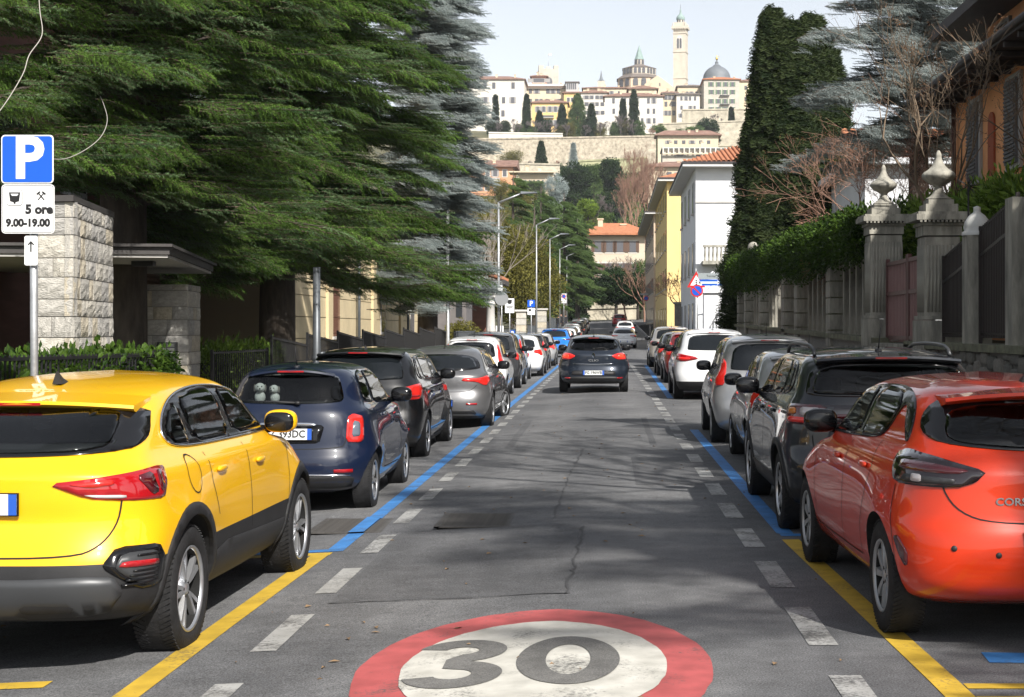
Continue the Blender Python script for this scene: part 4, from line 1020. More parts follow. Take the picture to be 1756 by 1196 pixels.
SP_CLIO = S(clear=True, cabin=(0.94, 1.31), L=4.06, W=1.732, H=1.448, wb=2.59, ro=.70, R=.31, rim=.215, rim_style='five_twin', tyre_w=.20, nz=60, m=3.6, kb=.07, flare=.05,
    rear=[(.22, .26), (.28, .08), (.38, .01), (.50, 0), (.60, .03), (.66, .06), (.80, .05), (.92, .05), (.99, .10), (1.05, .18), (1.30, .50), (1.345, .58), (1.40, .9), (1.435, 1.3), (1.448, 1.8)],
    front=std_front(4.06, 1.448, .99, 3.05, 2.40, 1.8), width=[(.22, .74), (.28, .81), (.42, .855), (.58, .866), (.72, .86), (.86, .84), (.95, .80), (1.0, .755), (1.05, .715), (1.30, .605), (1.35, .56), (1.40, .46), (1.436, .27), (1.448, .02)],
    rc=std_rc(1.448, 1.0, .36, .48, .5), fc=std_fc(1.448, .99),
    dlo=[(.85, 1.15), (1.0, 1.27), (1.4, 1.345), (2.0, 1.345), (2.45, 1.27), (2.98, 1.05), (2.9, 1.0), (1.8, 1.03), (1.1, 1.07)], windows=[[(1.15, 1.09), (1.20, 1.275), (1.45, 1.325), (1.75, 1.33), (1.75, 1.05)], [(1.84, 1.045), (1.84, 1.33), (2.1, 1.315), (2.45, 1.22), (2.8, 1.05)]],
    gaps=[[(1.79, 1.0), (1.81, .38)], [(2.85, .97), (2.8, .38)]], handles=[(2.02, .90)], mirror=(2.62, 1.04), mirror_mat=M_trim,
    rear_frame=[(0, 1.035), (.50, 1.055), (.62, 1.12), (.52, 1.31), (0, 1.33)], rear_window=[(0, 1.05), (.47, 1.07), (.565, 1.13), (.475, 1.285), (0, 1.305)], spoiler=(.40, 1.365, .52, .30, .04), spoiler_rise=.02, wiper=(.0, 1.07, .30, 1.10),
    lamps=[('taillight', 'wrap', [(.44, .915), (.60, .975), (.82, .99), (.96, .965), (.97, .88), (.90, .825), (.62, .825), (.54, .85)], M_redbright, .010), ('taillight_lens', 'wrap', [(.60, .87), (.64, .95), (.80, .955), (.86, .90), (.80, .86)], M_brakeon, .014)],
    rear_gaps=[[(0, .645), (.52, .655), (.62, .74), (.66, .84)]], plate=(.50, .05), antenna=(.80, 'rod'), antenna_z=1.39, rear_panels=[('chrome_bar', [(0, .70), (.50, .715), (.50, .727), (0, .712)], M_chrome, .009), ('lower_bumper', [(0, .235), (.66, .24), (.70, .33), (.60, .40), (0, .41)], M_plastic, .005), ('bumper_grille', [(0, .44), (.55, .44), (.52, .55), (0, .555)], M_plastic, .004)], reflectors=[(.64, .37, .14, .03)])

def generic(L, W, H, wb, ro, R, belt, lamp, slope=.30, clad=None, rails=False, tall=0, **kw):
    """a plainer car of given size for the far rows"""
    g = H-.15
    sp = S(L=L, W=W, H=H, wb=wb, ro=ro, R=R, rim=R-.095, rim_style=kw.get('rim_style', 'five_twin'), rim_mat=kw.get('rim_mat', 'alloy'), nz=kw.get('nz', 46), m=kw.get('m', 3.8), kb=.06, flare=.03,
        rear=[(.20, .26), (.27, .08), (.38, .01), (.52, 0), (.62, .03), (.72, .06), (belt-.14, .075), (belt-.03, .09), (belt+.05, .15), (g, .15+slope), (g+.05, .24+slope), (H-.05, .55+slope), (H-.015, 1.0+slope), (H, 1.5+slope)],
        front=std_front(L, H, belt, L-1.05, L-1.75, 1.5+slope), width=std_width(W, H, belt, .68), rc=std_rc(H, belt), fc=std_fc(H, belt), clad_z=clad,
        dlo=None, windows=[], mirror=(L-1.42, belt+.02), mirror_mat=kw.get('mirror_mat', M_trim), gaps=[], rear_window=[(0, belt+.045), (W*.33, belt+.055), (W*.335, belt+.10), (W*.30, g-.02), (0, g)], spoiler=(.12+slope, g+.065, W*.315, .30, .03), spoiler_rise=.02,
        plate=kw.get('plate', (.80, 0)), antenna=(.75+slope, 'rod'), antenna_z=H-.04, lamps=[])
    yq = .62+slope*.6
    y2 = yq+.42+(L-3.6)*.2; y3 = y2+.80; y4 = L-1.32
    sp['dlo'] = [(yq-.05, belt+.07), (yq+.12, g-.03), (yq+.5, H-.105), (y3, H-.10), (y3+.45, H-.17), (y4+.1, belt+.06), (y4, belt+.01), (yq+.2, belt+.035)]
    sp['windows'] = [[(yq+.10, belt+.08), (yq+.20, g-.05), (yq+.42, H-.14), (y2+.30, H-.13), (y2+.30, belt+.05)], [(y2+.38, belt+.05), (y2+.38, H-.13), (y3, H-.13), (y3+.38, H-.20), (y4-.12, belt+.05)]]
    sp['gaps'] = [[(y2+.34, belt), (y2+.36, .40)], [(y4-.08, belt-.03), (y4-.12, .40)]]
    w = W/2
    if lamp == 'tall': sp['lamps'] = [('taillight', 'wrap', [(w*.80, belt-.10), (w*.78, g-.06), (w*.90, g-.08), (w*1.06, belt+.06), (w*1.06, belt-.12)], M_redbright, .010)]
    if lamp == 'pillar': sp['lamps'] = [('taillight', 'wrap', [(w*.80, belt-.16), (w*.80, belt+.16), (w*.92, belt+.22), (w*1.08, belt+.10), (w*1.08, belt-.18)], M_redbright, .010)]
    if lamp == 'claw': sp['lamps'] = [('taillight', 'wrap', [(w*.58, belt-.12), (w*.66, belt-.03), (w*1.02, belt-.01), (w*1.18, belt-.05), (w*1.10, belt-.20), (w*.95, belt-.22), (w*.86, belt-.16)], M_redbright, .010)]
    if lamp == 'wide': sp['lamps'] = [('taillight', 'wrap', [(w*.42, belt-.14), (w*.50, belt-.085), (w*.95, belt-.02), (w*1.2, belt-.03), (w*1.2, belt-.14), (w*.80, belt-.20)], M_red, .010), ('taillight_lens', 'wrap', [(w*.62, belt-.155), (w*.62, belt-.11), (w*.98, belt-.09), (w*.98, belt-.17)], M_redbright, .014)]
    if lamp == 'slim': sp['lamps'] = [('taillight', 'wrap', [(w*.50, belt-.12), (w*.50, belt-.05), (w*1.2, belt-.04), (w*1.2, belt-.12)], M_reddark, .010)]
    if rails: sp['rails'] = (.35+slope, L-1.9, W*.325, H-.035)
    sp.update(kw.get('over', {}))
    return sp
# ================================================================== GROUND, ROAD, MARKINGS
def asphalt(name, base, speck=.5, wear=0.0):
    m, t, b = nodes_of(name); N = t.nodes; L = t.links
    tc = N.new('ShaderNodeTexCoord'); v = tc.outputs['Object']
    def noise(sc, det, ro=.6):
        n = N.new('ShaderNodeTexNoise'); n.inputs['Scale'].default_value = sc; n.inputs['Detail'].default_value = det; n.inputs['Roughness'].default_value = ro
        L.new(v, n.inputs['Vector']); return n.outputs['Fac']
    def ramp(f, p0, p1, c0, c1):
        r = N.new('ShaderNodeValToRGB'); r.color_ramp.elements[0].position = p0; r.color_ramp.elements[1].position = p1
        r.color_ramp.elements[0].color = col4(c0); r.color_ramp.elements[1].color = col4(c1); L.new(f, r.inputs['Fac']); return r.outputs['Color']
    def mul(a, b_, f=1.0):
        x = N.new('ShaderNodeMix'); x.data_type = 'RGBA'; x.blend_type = 'MULTIPLY'; x.inputs['Factor'].default_value = f
        L.new(a, x.inputs['A']); L.new(b_, x.inputs['B']); return x.outputs['Result']
    c = ramp(noise(95, 4, .8), .34, .70, [k*(1-speck) for k in base], [k*(1+speck) for k in base])
    c = mul(c, ramp(noise(.55, 6, .6), .32, .68, (.70, .70, .70), (1.16, 1.15, 1.13)))
    c = mul(c, ramp(noise(4.5, 7, .7), .38, .62, (.80, .80, .80), (1.08, 1.08, 1.08)))
    if name == 'asphalt':        # paler tracks polished by tyres
        sx = N.new('ShaderNodeSeparateXYZ'); L.new(v, sx.inputs[0]); wv = N.new('ShaderNodeMath'); wv.operation = 'SINE'
        ml = N.new('ShaderNodeMath'); ml.operation = 'MULTIPLY_ADD'; ml.inputs[1].default_value = 4.2; ml.inputs[2].default_value = 5.9; L.new(sx.outputs['X'], ml.inputs[0]); L.new(ml.outputs[0], wv.inputs[0])
        ad = N.new('ShaderNodeMath'); ad.operation = 'MULTIPLY_ADD'; ad.inputs[1].default_value = .28; L.new(wv.outputs[0], ad.inputs[0]); L.new(noise(.9, 5), ad.inputs[2])
        c = mul(c, ramp(ad.outputs[0], .2, .85, (.86, .86, .87), (1.14, 1.13, 1.12)))
        c = mul(c, ramp(noise(1.7, 9, .75), .60, .72, (1, 1, 1), (.62, .62, .64)))
    vo = N.new('ShaderNodeTexVoronoi'); vo.inputs['Scale'].default_value = 130; L.new(v, vo.inputs['Vector'])
    c = mul(c, ramp(vo.outputs['Distance'], .05, .30, (2.0, 1.98, 1.92), (1, 1, 1)), .8)
    L.new(c, b.inputs['Base Color']); b.inputs['Roughness'].default_value = .82; b.inputs['Specular IOR Level'].default_value = .35
    bp = N.new('ShaderNodeBump'); bp.inputs['Strength'].default_value = .35; bp.inputs['Distance'].default_value = .006
    L.new(noise(160, 5, .7), bp.inputs['Height']); L.new(bp.outputs['Normal'], b.inputs['Normal'])
    return m
def road_paint(name, color, wear=.45, under=(.07, .07, .07)):
    """thermoplastic paint worn through to the asphalt in patches"""
    m, t, b = nodes_of(name); N = t.nodes; L = t.links
    tc = N.new('ShaderNodeTexCoord')
    n1 = N.new('ShaderNodeTexNoise'); n1.inputs['Scale'].default_value = 38; n1.inputs['Detail'].default_value = 9; n1.inputs['Roughness'].default_value = .78
    n2 = N.new('ShaderNodeTexNoise'); n2.inputs['Scale'].default_value = 2.6; n2.inputs['Detail'].default_value = 4
    L.new(tc.outputs['Object'], n1.inputs['Vector']); L.new(tc.outputs['Object'], n2.inputs['Vector'])
    a = N.new('ShaderNodeMath'); a.operation = 'MULTIPLY_ADD'; a.inputs[1].default_value = .62; L.new(n1.outputs['Fac'], a.inputs[0])
    b2 = N.new('ShaderNodeMath'); b2.operation = 'MULTIPLY'; b2.inputs[1].default_value = .45; L.new(n2.outputs['Fac'], b2.inputs[0]); L.new(b2.outputs[0], a.inputs[2])
    r = N.new('ShaderNodeValToRGB'); r.color_ramp.elements[0].position = wear-.05; r.color_ramp.elements[1].position = wear+.07
    r.color_ramp.elements[0].color = col4(under); r.color_ramp.elements[1].color = col4(color); L.new(a.outputs[0], r.inputs['Fac'])
    n3 = N.new('ShaderNodeTexNoise'); n3.inputs['Scale'].default_value = 6; n3.inputs['Detail'].default_value = 6; L.new(tc.outputs['Object'], n3.inputs['Vector'])
    r3 = N.new('ShaderNodeValToRGB'); r3.color_ramp.elements[0].position = .3; r3.color_ramp.elements[1].position = .7
    r3.color_ramp.elements[0].color = (.72, .72, .71, 1); r3.color_ramp.elements[1].color = (1.05, 1.05, 1.05, 1); L.new(n3.outputs['Fac'], r3.inputs['Fac'])
    x = N.new('ShaderNodeMix'); x.data_type = 'RGBA'; x.blend_type = 'MULTIPLY'; x.inputs['Factor'].default_value = 1; L.new(r.outputs['Color'], x.inputs['A']); L.new(r3.outputs['Color'], x.inputs['B'])
    L.new(x.outputs['Result'], b.inputs['Base Color']); b.inputs['Roughness'].default_value = .7
    bp = N.new('ShaderNodeBump'); bp.inputs['Strength'].default_value = .3; bp.inputs['Distance'].default_value = .004; L.new(n1.outputs['Fac'], bp.inputs['Height']); L.new(bp.outputs['Normal'], b.inputs['Normal'])
    return m
M_asphalt = asphalt('asphalt', (.140, .143, .149), .8)
M_asphalt2 = asphalt('asphalt_patch', (.104, .106, .112), .75)
M_digit = asphalt('asphalt_bare', (.155, .153, .148), .5)
M_pwhite = road_paint('paint_white', (.36, .36, .35), .50)
M_pwhite_f = road_paint('paint_white_fresh', (.54, .525, .475), .43)
M_pblue = road_paint('paint_blue', (.045, .20, .50), .42)
M_pyellow = road_paint('paint_yellow', (.55, .36, .035), .42)
M_pred = road_paint('paint_red', (.42, .085, .085), .42)
M_pave = mat('pavement_asphalt', (.12, .118, .114), rough=.9, var=.25, vscale=3, bump=.3, bscale=120)
M_kerb = mat('kerb_stone', (.30, .29, .275), rough=.85, var=.25, vscale=4, bump=.3, bscale=40)
M_earth = mat('earth_grass', (.07, .085, .03), rough=.95, var=.5, vscale=.08, var2=(.13, .115, .06), bump=.5, bscale=2)

HILL = pchip([(-300, 0), (0, 0), (235, 3.0), (262, 5), (300, 9), (400, 30), (500, 50), (590, 64), (640, 80), (700, 94), (760, 102), (900, 105), (1100, 85), (1500, 40), (2200, 5)])
def terrain(x, y):
    if y < 235:
        z = prof(max(-40, y))-.40
        if x < -6.4: z += .30+.35*min(1, (-6.4-x)/2)
        if x > 5.5: z += 1.75
        return z
    s = 1-.35*min(1, max(0, (abs(x)-150)/500))**2
    return HILL(y)*s-.10+(.0 if x < 5.5 else 1.45*max(0, 1-(y-235)/60))
def sheet(name, x0, x1, y0, y1, m, dz=0.0, step=4.0, nx=1, hfun=None, kind='structure', parent=None):
    mb = MB(); n = max(1, int(round((y1-y0)/step))); hf = hfun or gz
    for i in range(n+1):
        y = y0+(y1-y0)*i/n
        for j in range(nx+1):
            x = x0+(x1-x0)*j/nx; mb.v.append((x, y, hf(x, y)+dz))
    k = nx+1
    for i in range(n):
        for j in range(nx): mb.f.append([i*k+j, i*k+j+1, (i+1)*k+j+1, (i+1)*k+j]); mb.m.append(0); mb.sm.append(True)
    o = mb.build(name, m, parent, fix=False)
    if kind and parent is None: o['kind'] = kind
    return o
# one terrain sheet out to the horizon; its rows follow the hill
def terrain_sheet():
    xs = [-1400, -900, -600, -400, -300, -220, -160, -120, -90, -70, -50, -35, -24, -16, -11, -8.4, -6.4, -6.39, -4, 0, 3, 5.49, 5.5, 8, 12, 18, 26, 38, 55, 75, 100, 135, 180, 240, 320, 450, 650, 950, 1400]
    ys = [-250, -150, -60, -30, -10]+[i*6 for i in range(0, 40)]+[240+i*12 for i in range(0, 60)]+[1000, 1100, 1300, 1500, 1800, 2200]
    mb = MB(); random.seed(5)
    for y in ys:
        for x in xs:
            z = terrain(x, y)
            if y > 270: z += random.uniform(-1, 1)
            mb.v.append((x, y, z))
    k = len(xs)
    for i in range(len(ys)-1):
        for j in range(k-1): mb.f.append([i*k+j, i*k+j+1, (i+1)*k+j+1, (i+1)*k+j]); mb.m.append(0); mb.sm.append(True)
    o = mb.build('ground', M_earth, fix=False); o['kind'] = 'structure'
terrain_sheet()
KL, KR = -4.42, 3.50
def road_h(x, y): return gz(x, y)
sheet('road', KL, KR, -30, 236, M_asphalt, 0, 2.0, 24)
for nm, xa, xb, side in (('kerb_west', KL-.16, KL, -1), ('kerb_east', KR, KR+.16, 1)):
    mb = MB(); y = -30.0
    while y < 236:
        y2 = min(236, y+1.0); za = gz(xa if side > 0 else KL, y); zb = gz(xa if side > 0 else KL, y2)
        g = .006
        vs_ = [(xa, y+g, za-.05), (xb, y+g, za-.05), (xb, y2-g, zb-.05), (xa, y2-g, zb-.05), (xa, y+g, za+.125), (xb-.01*(side < 0), y+g, za+.125), (xb-.01*(side < 0), y2-g, zb+.125), (xa, y2-g, zb+.125)]
        mb.add(vs_, [(3, 2, 1, 0), (4, 5, 6, 7), (0, 1, 5, 4), (1, 2, 6, 5), (2, 3, 7, 6), (3, 0, 4, 7)]); y = y2
    struct(nm, mb, M_kerb)
sheet('pavement_west', -6.45, KL-.16, -30, 236, M_pave, .0, 3, 2, lambda x, y: gz(KL, y)+.118)
sheet('pavement_east', KR+.16, 5.5, -30, 236, M_pave, .0, 3, 2, lambda x, y: gz(KR, y)+.118)

def marking(name, x0, x1, y0, y1, m, dz=.004, skew=0.0):
    n = max(1, int((y1-y0)/1.0)); mb = MB(); k = max(1, int(abs(x1-x0)/.4)); 
    for i in range(n+1):
        y = y0+(y1-y0)*i/n
        for j in range(k+1):
            x = x0+(x1-x0)*j/k; mb.v.append((x, y, gz(x, y)+dz))
    for i in range(n):
        for j in range(k): mb.f.append([i*(k+1)+j, i*(k+1)+j+1, (i+1)*(k+1)+j+1, (i+1)*(k+1)+j]); mb.m.append(0); mb.sm.append(True)
    o = mb.build(name, m, fix=False); o['kind'] = 'structure'; return o
def slant(name, pts, w, m, dz=.004):
    """painted line through (x, y) points"""
    mb = MB(); line = []
    for i in range(len(pts)-1):
        a, b = Vector(pts[i]), Vector(pts[i+1]); k = max(1, int((b-a).length/1.0))
        for j in range(k): line.append(a+(b-a)*(j/k))
    line.append(Vector(pts[-1]))
    for i, p in enumerate(line):
        d = (line[min(i+1, len(line)-1)]-line[max(0, i-1)]).normalized(); o = Vector((-d.y, d.x))*w/2
        for q in (p+o, p-o): mb.v.append((q.x, q.y, gz(q.x, q.y)+dz))
    for i in range(len(line)-1): mb.f.append([2*i, 2*i+1, 2*i+3, 2*i+2]); mb.m.append(0); mb.sm.append(True)
    o = mb.build(name, m, fix=False); o['kind'] = 'structure'; return o
slant('yellow_bay_line', [(-2.37, 5.5), (-2.33, 9), (-2.28, 11.80)], .14, M_pyellow)
slant('yellow_bay_line', [(-2.20, 11.86), (-3.6, 11.86)], .13, M_pyellow)
slant('blue_bay_line', [(-3.9, 12.04), (-2.13, 12.04)], .13, M_pblue)
slant('blue_bay_line', [(-2.20, 12.11), (-2.17, 24.5), (-2.13, 45), (-2.15, 75), (-2.2, 150)], .14, M_pblue)
slant('yellow_bay_line', [(-4.2, 7.62), (-2.86, 7.62)], .14, M_pyellow)
slant('yellow_bay_line', [(1.66, 5.0), (1.62, 7.2), (1.47, 12.05)], .14, M_pyellow)
slant('yellow_bay_line', [(1.70, 7.10), (3.4, 7.10)], .10, M_pyellow)
slant('yellow_bay_line', [(1.70, 6.85), (3.4, 6.85)], .10, M_pyellow)
slant('blue_bay_line', [(1.95, 7.72), (3.4, 7.62)], .24, M_pblue)
slant('blue_bay_line', [(1.42, 12.32), (2.2, 12.32)], .14, M_pblue)
slant('blue_bay_line', [(1.47, 12.40), (1.40, 24.4)], .14, M_pblue)
slant('white_bay_line', [(1.35, 34.0), (2.6, 34.0)], .14, M_pwhite)
slant('blue_bay_line', [(1.42, 34.1), (1.55, 62)], .14, M_pblue)
slant('white_stop_line', [(.55, 62.5), (1.5, 62.5)], .5, M_pwhite)
yy = 4.6
for i in range(34):
    a = yy+i*1.80
    slant('white_dash', [(-1.90+.0015*i, a), (-1.89, a+1.05)], .145, M_pwhite)
    if i < 32: slant('white_dash', [(1.17-.006*i, a-.18), (1.165-.006*i, a+.92)], .16, M_pwhite)
# darker resurfaced patches with raised bitumen edges
slant('road_patch', [(-1.02, 9.62), (-1.02, 13.0)], 1.55, M_asphalt2, .0025)
slant('road_patch', [(.9, 16.2), (.9, 19.5)], 1.2, M_asphalt2, .0025)
slant('road_patch', [(-.4, 21.5), (-.4, 27.5)], 2.2, M_asphalt2, .0025)
M_bitumen = mat('bitumen', (.040, .040, .042), rough=.7, var=.3, vscale=20)
def crack(pts, w):
    random.seed(len(pts)*7+int(pts[0][1]*10)); fine = []
    for i in range(len(pts)-1):
        a, b = Vector(pts[i]), Vector(pts[i+1]); k = max(2, int((b-a).length/.12))
        for j in range(k):
            p = a+(b-a)*(j/k); fine.append((p.x+random.uniform(-.018, .018), p.y+random.uniform(-.018, .018)))
    mb = MB(); fine = [Vector(p) for p in fine]
    for i, p in enumerate(fine):
        d = (fine[min(i+1, len(fine)-1)]-fine[max(0, i-1)]).normalized(); ww = w*random.uniform(.4, 1.5)
        for q in (p+Vector((-d.y, d.x))*ww/2, p-Vector((-d.y, d.x))*ww/2): mb.v.append((q.x, q.y, gz(q.x, q.y)+.006))
    for i in range(len(fine)-1): mb.f.append([2*i, 2*i+1, 2*i+3, 2*i+2]); mb.m.append(0); mb.sm.append(True)
    o = mb.build('road_crack', M_bitumen, fix=False); o['kind'] = 'structure'
crack([(-1.8, 9.60), (-.95, 9.58), (-.28, 9.62), (-.25, 10.4), (-.22, 13.0)], .016)
crack([(-1.9, 13.0), (-.25, 13.02)], .014)
crack([(-1.5, 16.0), (.3, 16.4), (1.2, 16.2)], .010)
crack([(-.5, 13.4), (-.45, 17.0), (-.35, 21.0)], .010)

# 30 km/h roundel
rc_ = Vector((-.375, 7.58))
def disc(name, ax, ay, ix, iy, m, dz, parent, n=72, jit=.006):
    mb = MB(); random.seed(3); R_ = 10
    for i in range(n):
        a = 2*pi*i/n; e = 1+random.uniform(-jit, jit)
        for r in range(R_+1):
            u = r/R_; x = rc_.x+cos(a)*(ix+(ax*e-ix)*u); y = rc_.y+sin(a)*(iy+(ay*e-iy)*u); mb.v.append((x, y, gz(x, y)+dz))
    for i in range(n):
        for r in range(R_): mb.f.append([i*(R_+1)+r, i*(R_+1)+r+1, ((i+1) % n)*(R_+1)+r+1, ((i+1) % n)*(R_+1)+r]); mb.m.append(0); mb.sm.append(True)
    return mb.build(name, m, parent, fix=False)
rnd = disc('speed_limit_roundel', .905, 1.47, .66, 1.07, M_pred, .004, None); rnd['kind'] = 'structure'
disc('white_disc', .675, 1.09, .01, .01, M_pwhite_f, .008, rnd)
def digit(poly_list, cx, cy, sx, sy):
    for poly in poly_list:
        poly = [(cx+p[0]*sx, cy+p[1]*sy) for p in poly]
        v, f = fill2d_basic(poly); mb = MB(); mb.v = [(p.x, p.y, gz(p.x, p.y)+.012) for p in v]
        for t in f: mb.f.append(list(t)); mb.m.append(0); mb.sm.append(False)
        mb.build('digit', M_digit, rnd, fix=False)
def fill2d_basic(poly):
    n = len(poly); v, e, f, *_ = delaunay_2d_cdt([Vector(p) for p in poly], [(i, (i+1) % n) for i in range(n)], [], 1, 1e-6); return v, f
def ring(a0, a1, rx, ry, t, cx=0, cy=0, n=26):
    o = [(cx+cos(radians(a0+(a1-a0)*i/n))*rx, cy+sin(radians(a0+(a1-a0)*i/n))*ry) for i in range(n+1)]
    i_ = [(cx+cos(radians(a0+(a1-a0)*i/n))*(rx-t), cy+sin(radians(a0+(a1-a0)*i/n))*(ry-t*1.35)) for i in range(n+1)]
    return o+i_[::-1]
# 0 : two half rings;  3 : upper and lower bowls joined at the waist
digit([ring(-90, 90.0, .265, .55, .15), ring(90, 270, .265, .55, .15)], -.205, 7.66, 1, 1)
up = [(cos(radians(a))*.225, .28+sin(radians(a))*.27) for a in range(165, -79, -9)]
lo = [(cos(radians(a))*.235, -.26+sin(radians(a))*.29) for a in range(76, -171, -9)]
li = [(cos(radians(a))*.09, -.26+sin(radians(a))*.105) for a in range(-160, 82, 12)]
ui = [(cos(radians(a))*.085, .28+sin(radians(a))*.09) for a in range(-82, 160, 12)]
digit([up+lo+li+[(-.06, -.12), (-.06, .075)]+ui], -.775, 7.66, 1.06, 1)

# drain grates
def grate(x0, x1, y0, y1, label):
    o = empty('drain_grate', ((x0+x1)/2, (y0+y1)/2, gz((x0+x1)/2, (y0+y1)/2)+.004), 0, label, 'grate', 'drain grates set in the carriageway')
    w, h = (x1-x0)/2, (y1-y0)/2; mi = mat('cast_iron', (.085, .08, .075), rough=.7, metal=.4, var=.3, vscale=20); md = mat('drain_dark', (.008, .008, .008), rough=.9)
    mb = MB(); mb.box((0, 0, -.02), (2*w, 2*h, .03)); mb.build('pit', md, o)
    mb = MB()
    for s in (-1, 1): mb.box((s*w, 0, .004), (.05, 2*h+.05, .012)); mb.box((0, s*h, .004), (2*w+.05, .05, .0121))
    mb.build('frame', mi, o)
    n = int(2*h/.055); sm = MB(); sm.box((0, 0, 0), (2*w-.05, .026, .014)); me = sm.mesh('slat', mi)
    for i in range(n):
        s = link('slat', me, o); s.location = (0, -h+.035+(2*h-.06)*i/(n-1), .004)
slant('blue_bay_line', [(-2.197, 13.0), (-2.194, 14.04)], .14, M_pblue, .021)
grate(-1.50, -.84, 13.06, 13.98, 'square iron drain grate in the lane beside the darker asphalt patch')
grate(-2.62, -1.98, 13.06, 13.98, 'iron drain grate under the blue bay line behind the small blue car')
for sx, sy in ((-.78, 13.5), (-2.0, 13.5)):
    pass
# ================================================================== WEST SIDE OF THE STREET
M_stone = [mat('ashlar_%d' % i, c, rough=.9, var=.22, vscale=5, bump=.9, bscale=14) for i, c in enumerate([(.42, .40, .36), (.48, .45, .39), (.38, .365, .34), (.46, .41, .32)])]
M_mortar = mat('mortar', (.20, .19, .175), rough=.95, var=.2, vscale=12)
M_coping = mat('dark_coping', (.055, .05, .048), rough=.7, var=.2, vscale=6)
M_iron = mat('black_iron', (.012, .012, .013), rough=.5, spec=.4, var=.3, vscale=8)
M_galv = mat('galvanised', (.38, .39, .40), rough=.45, metal=.6, var=.18, vscale=6, bump=.1, bscale=30)
M_poledark = mat('dark_pole', (.10, .11, .12), rough=.45, metal=.4, var=.2, vscale=5)
M_cream = mat('cream_render', (.60, .49, .30), rough=.9, var=.12, vscale=1.2, bump=.15, bscale=60)
M_cream2 = mat('cream_course', (.62, .51, .32), rough=.9, var=.16, vscale=.9, bump=.15, bscale=60)
M_groove = mat('joint_dark', (.30, .25, .17), rough=.95)  # darker cream seen in the joints between the courses
M_brick = mat('brown_render', (.16, .075, .055), rough=.9, var=.2, vscale=.8, stretch=(1, 1, 6))
M_soffit = mat('soffit', (.50, .48, .45), rough=.85, var=.08, vscale=2)
M_wood = mat('shutter_wood', (.10, .055, .035), rough=.6, var=.25, vscale=5)
M_tile = mat('roof_tile', (.40, .13, .055), rough=.85, var=.35, vscale=3, bump=.3, bscale=12, var2=(.52, .22, .11))
M_tilebrown = mat('roof_tile_brown', (.20, .105, .075), rough=.9, var=.3, vscale=.5, var2=(.28, .17, .13))
M_window = mat('window_dark', (.03, .034, .04), rough=.08, spec=.6)
M_frame = mat('window_frame_grey', (.42, .41, .40), rough=.7)
M_signblue = mat('sign_blue', (.004, .085, .50), rough=.35, var=.05, vscale=3)
M_signwhite = mat('sign_white', (.72, .73, .74), rough=.35, var=.05, vscale=3)
M_signgrey = mat('sign_back', (.30, .31, .32), rough=.5, metal=.4)
M_signred = mat('sign_red', (.50, .02, .02), rough=.35)

def rounded_rect(w, h, r, n=5):
    o = []
    for cx, cy, a0 in ((w/2-r, h/2-r, 0), (-w/2+r, h/2-r, 90), (-w/2+r, -h/2+r, 180), (w/2-r, -h/2+r, 270)):
        for i in range(n+1): a = radians(a0+90*i/n); o.append((cx+cos(a)*r, cy+sin(a)*r))
    return o
def plate(parent, name, c, w, h, r, m, t=.004):
    mb = MB(); mb.prism(rounded_rect(w, h, r), -t/2, t/2, 'y'); o = mb.build(name, m, parent); o.location = c; return o
# --- parking sign on its post
sg = empty('parking_sign', (-4.575, 11.85, gz(KL, 11.85)+.118), 0, 'blue P parking sign over a white hours panel on a grey post', 'sign')
zb = sg.location.z
mb = MB(); mb.tube([(0, .06, 0), (-.01, .06, 3.2-zb)], .030, 14); mb.build('post', M_galv, sg)
pb = plate(sg, 'blue_panel', (-.035, .0, 3.05-zb), .415, .385, .03, M_signwhite)
plate(pb, 'blue_field', (0, -.004, 0), .395, .365, .024, M_signblue)
lettering('P', .46, M_signwhite, pb, (.01, -.0065, -.005), bold=.014, depth=.001)
pw = plate(sg, 'hours_panel', (-.03, .0, 2.655-zb), .42, .39, .03, M_signwhite)
mb = MB(); a = rounded_rect(.405, .375, .026); b = rounded_rect(.398, .368, .023)
for i in range(len(a)):
    j = (i+1) % len(a); mb.quad((a[i][0], -.0036, a[i][1]), (a[j][0], -.0036, a[j][1]), (b[j][0], -.0036, b[j][1]), (b[i][0], -.0036, b[i][1]))
mb.build('black_border', M_black, pw, fix=False)
lettering('5 ore', .098, M_black, pw, (.088, -.004, -.005), bold=.005, depth=.001)
lettering('9.00-19.00', .082, M_black, pw, (.0, -.004, -.112), bold=.0045, depth=.001)
mb = MB()
for s in (-1, 1):      # crossed hammers
    M = Matrix.Translation((.105, -.004, .10)) @ Matrix.Rotation(s*radians(40), 4, 'Y')
    b = MB(); b.box((0, 0, 0), (.009, .001, .075)); b.box((0, -.0002, .034), (.034, .001, .013)); b.transform(M); mb.add(b.v, b.f)
mb.build('hammers_symbol', M_black, pw)
mb = MB(); mb.prism(rounded_rect(.125, .125, .02), -.0046, -.004, 'y'); a = mb.build('meter_symbol_box', M_black, pw); a.location = (-.105, 0, .09)
mb = MB(); mb.prism(rounded_rect(.119, .119, .018), -.0052, -.0047, 'y'); mb.build('meter_symbol_field', M_signwhite, a)
mb = MB(); mb.prism([(-.045, .042), (.045, .042), (.036, -.03), (.008, -.038), (.008, -.05), (-.008, -.05), (-.008, -.038), (-.036, -.03)], -.0060, -.0054, 'y'); mb.build('meter_symbol', M_black, a)
mb = MB(); mb.prism([(-.032, .03), (-.02, .014), (.02, .014), (.032, .03)], -.0066, -.0061, 'y'); mb.build('meter_window', M_signwhite, a)
pa = plate(sg, 'arrow_panel', (-.01, .01, 2.325-zb), .105, .235, .016, M_signwhite)
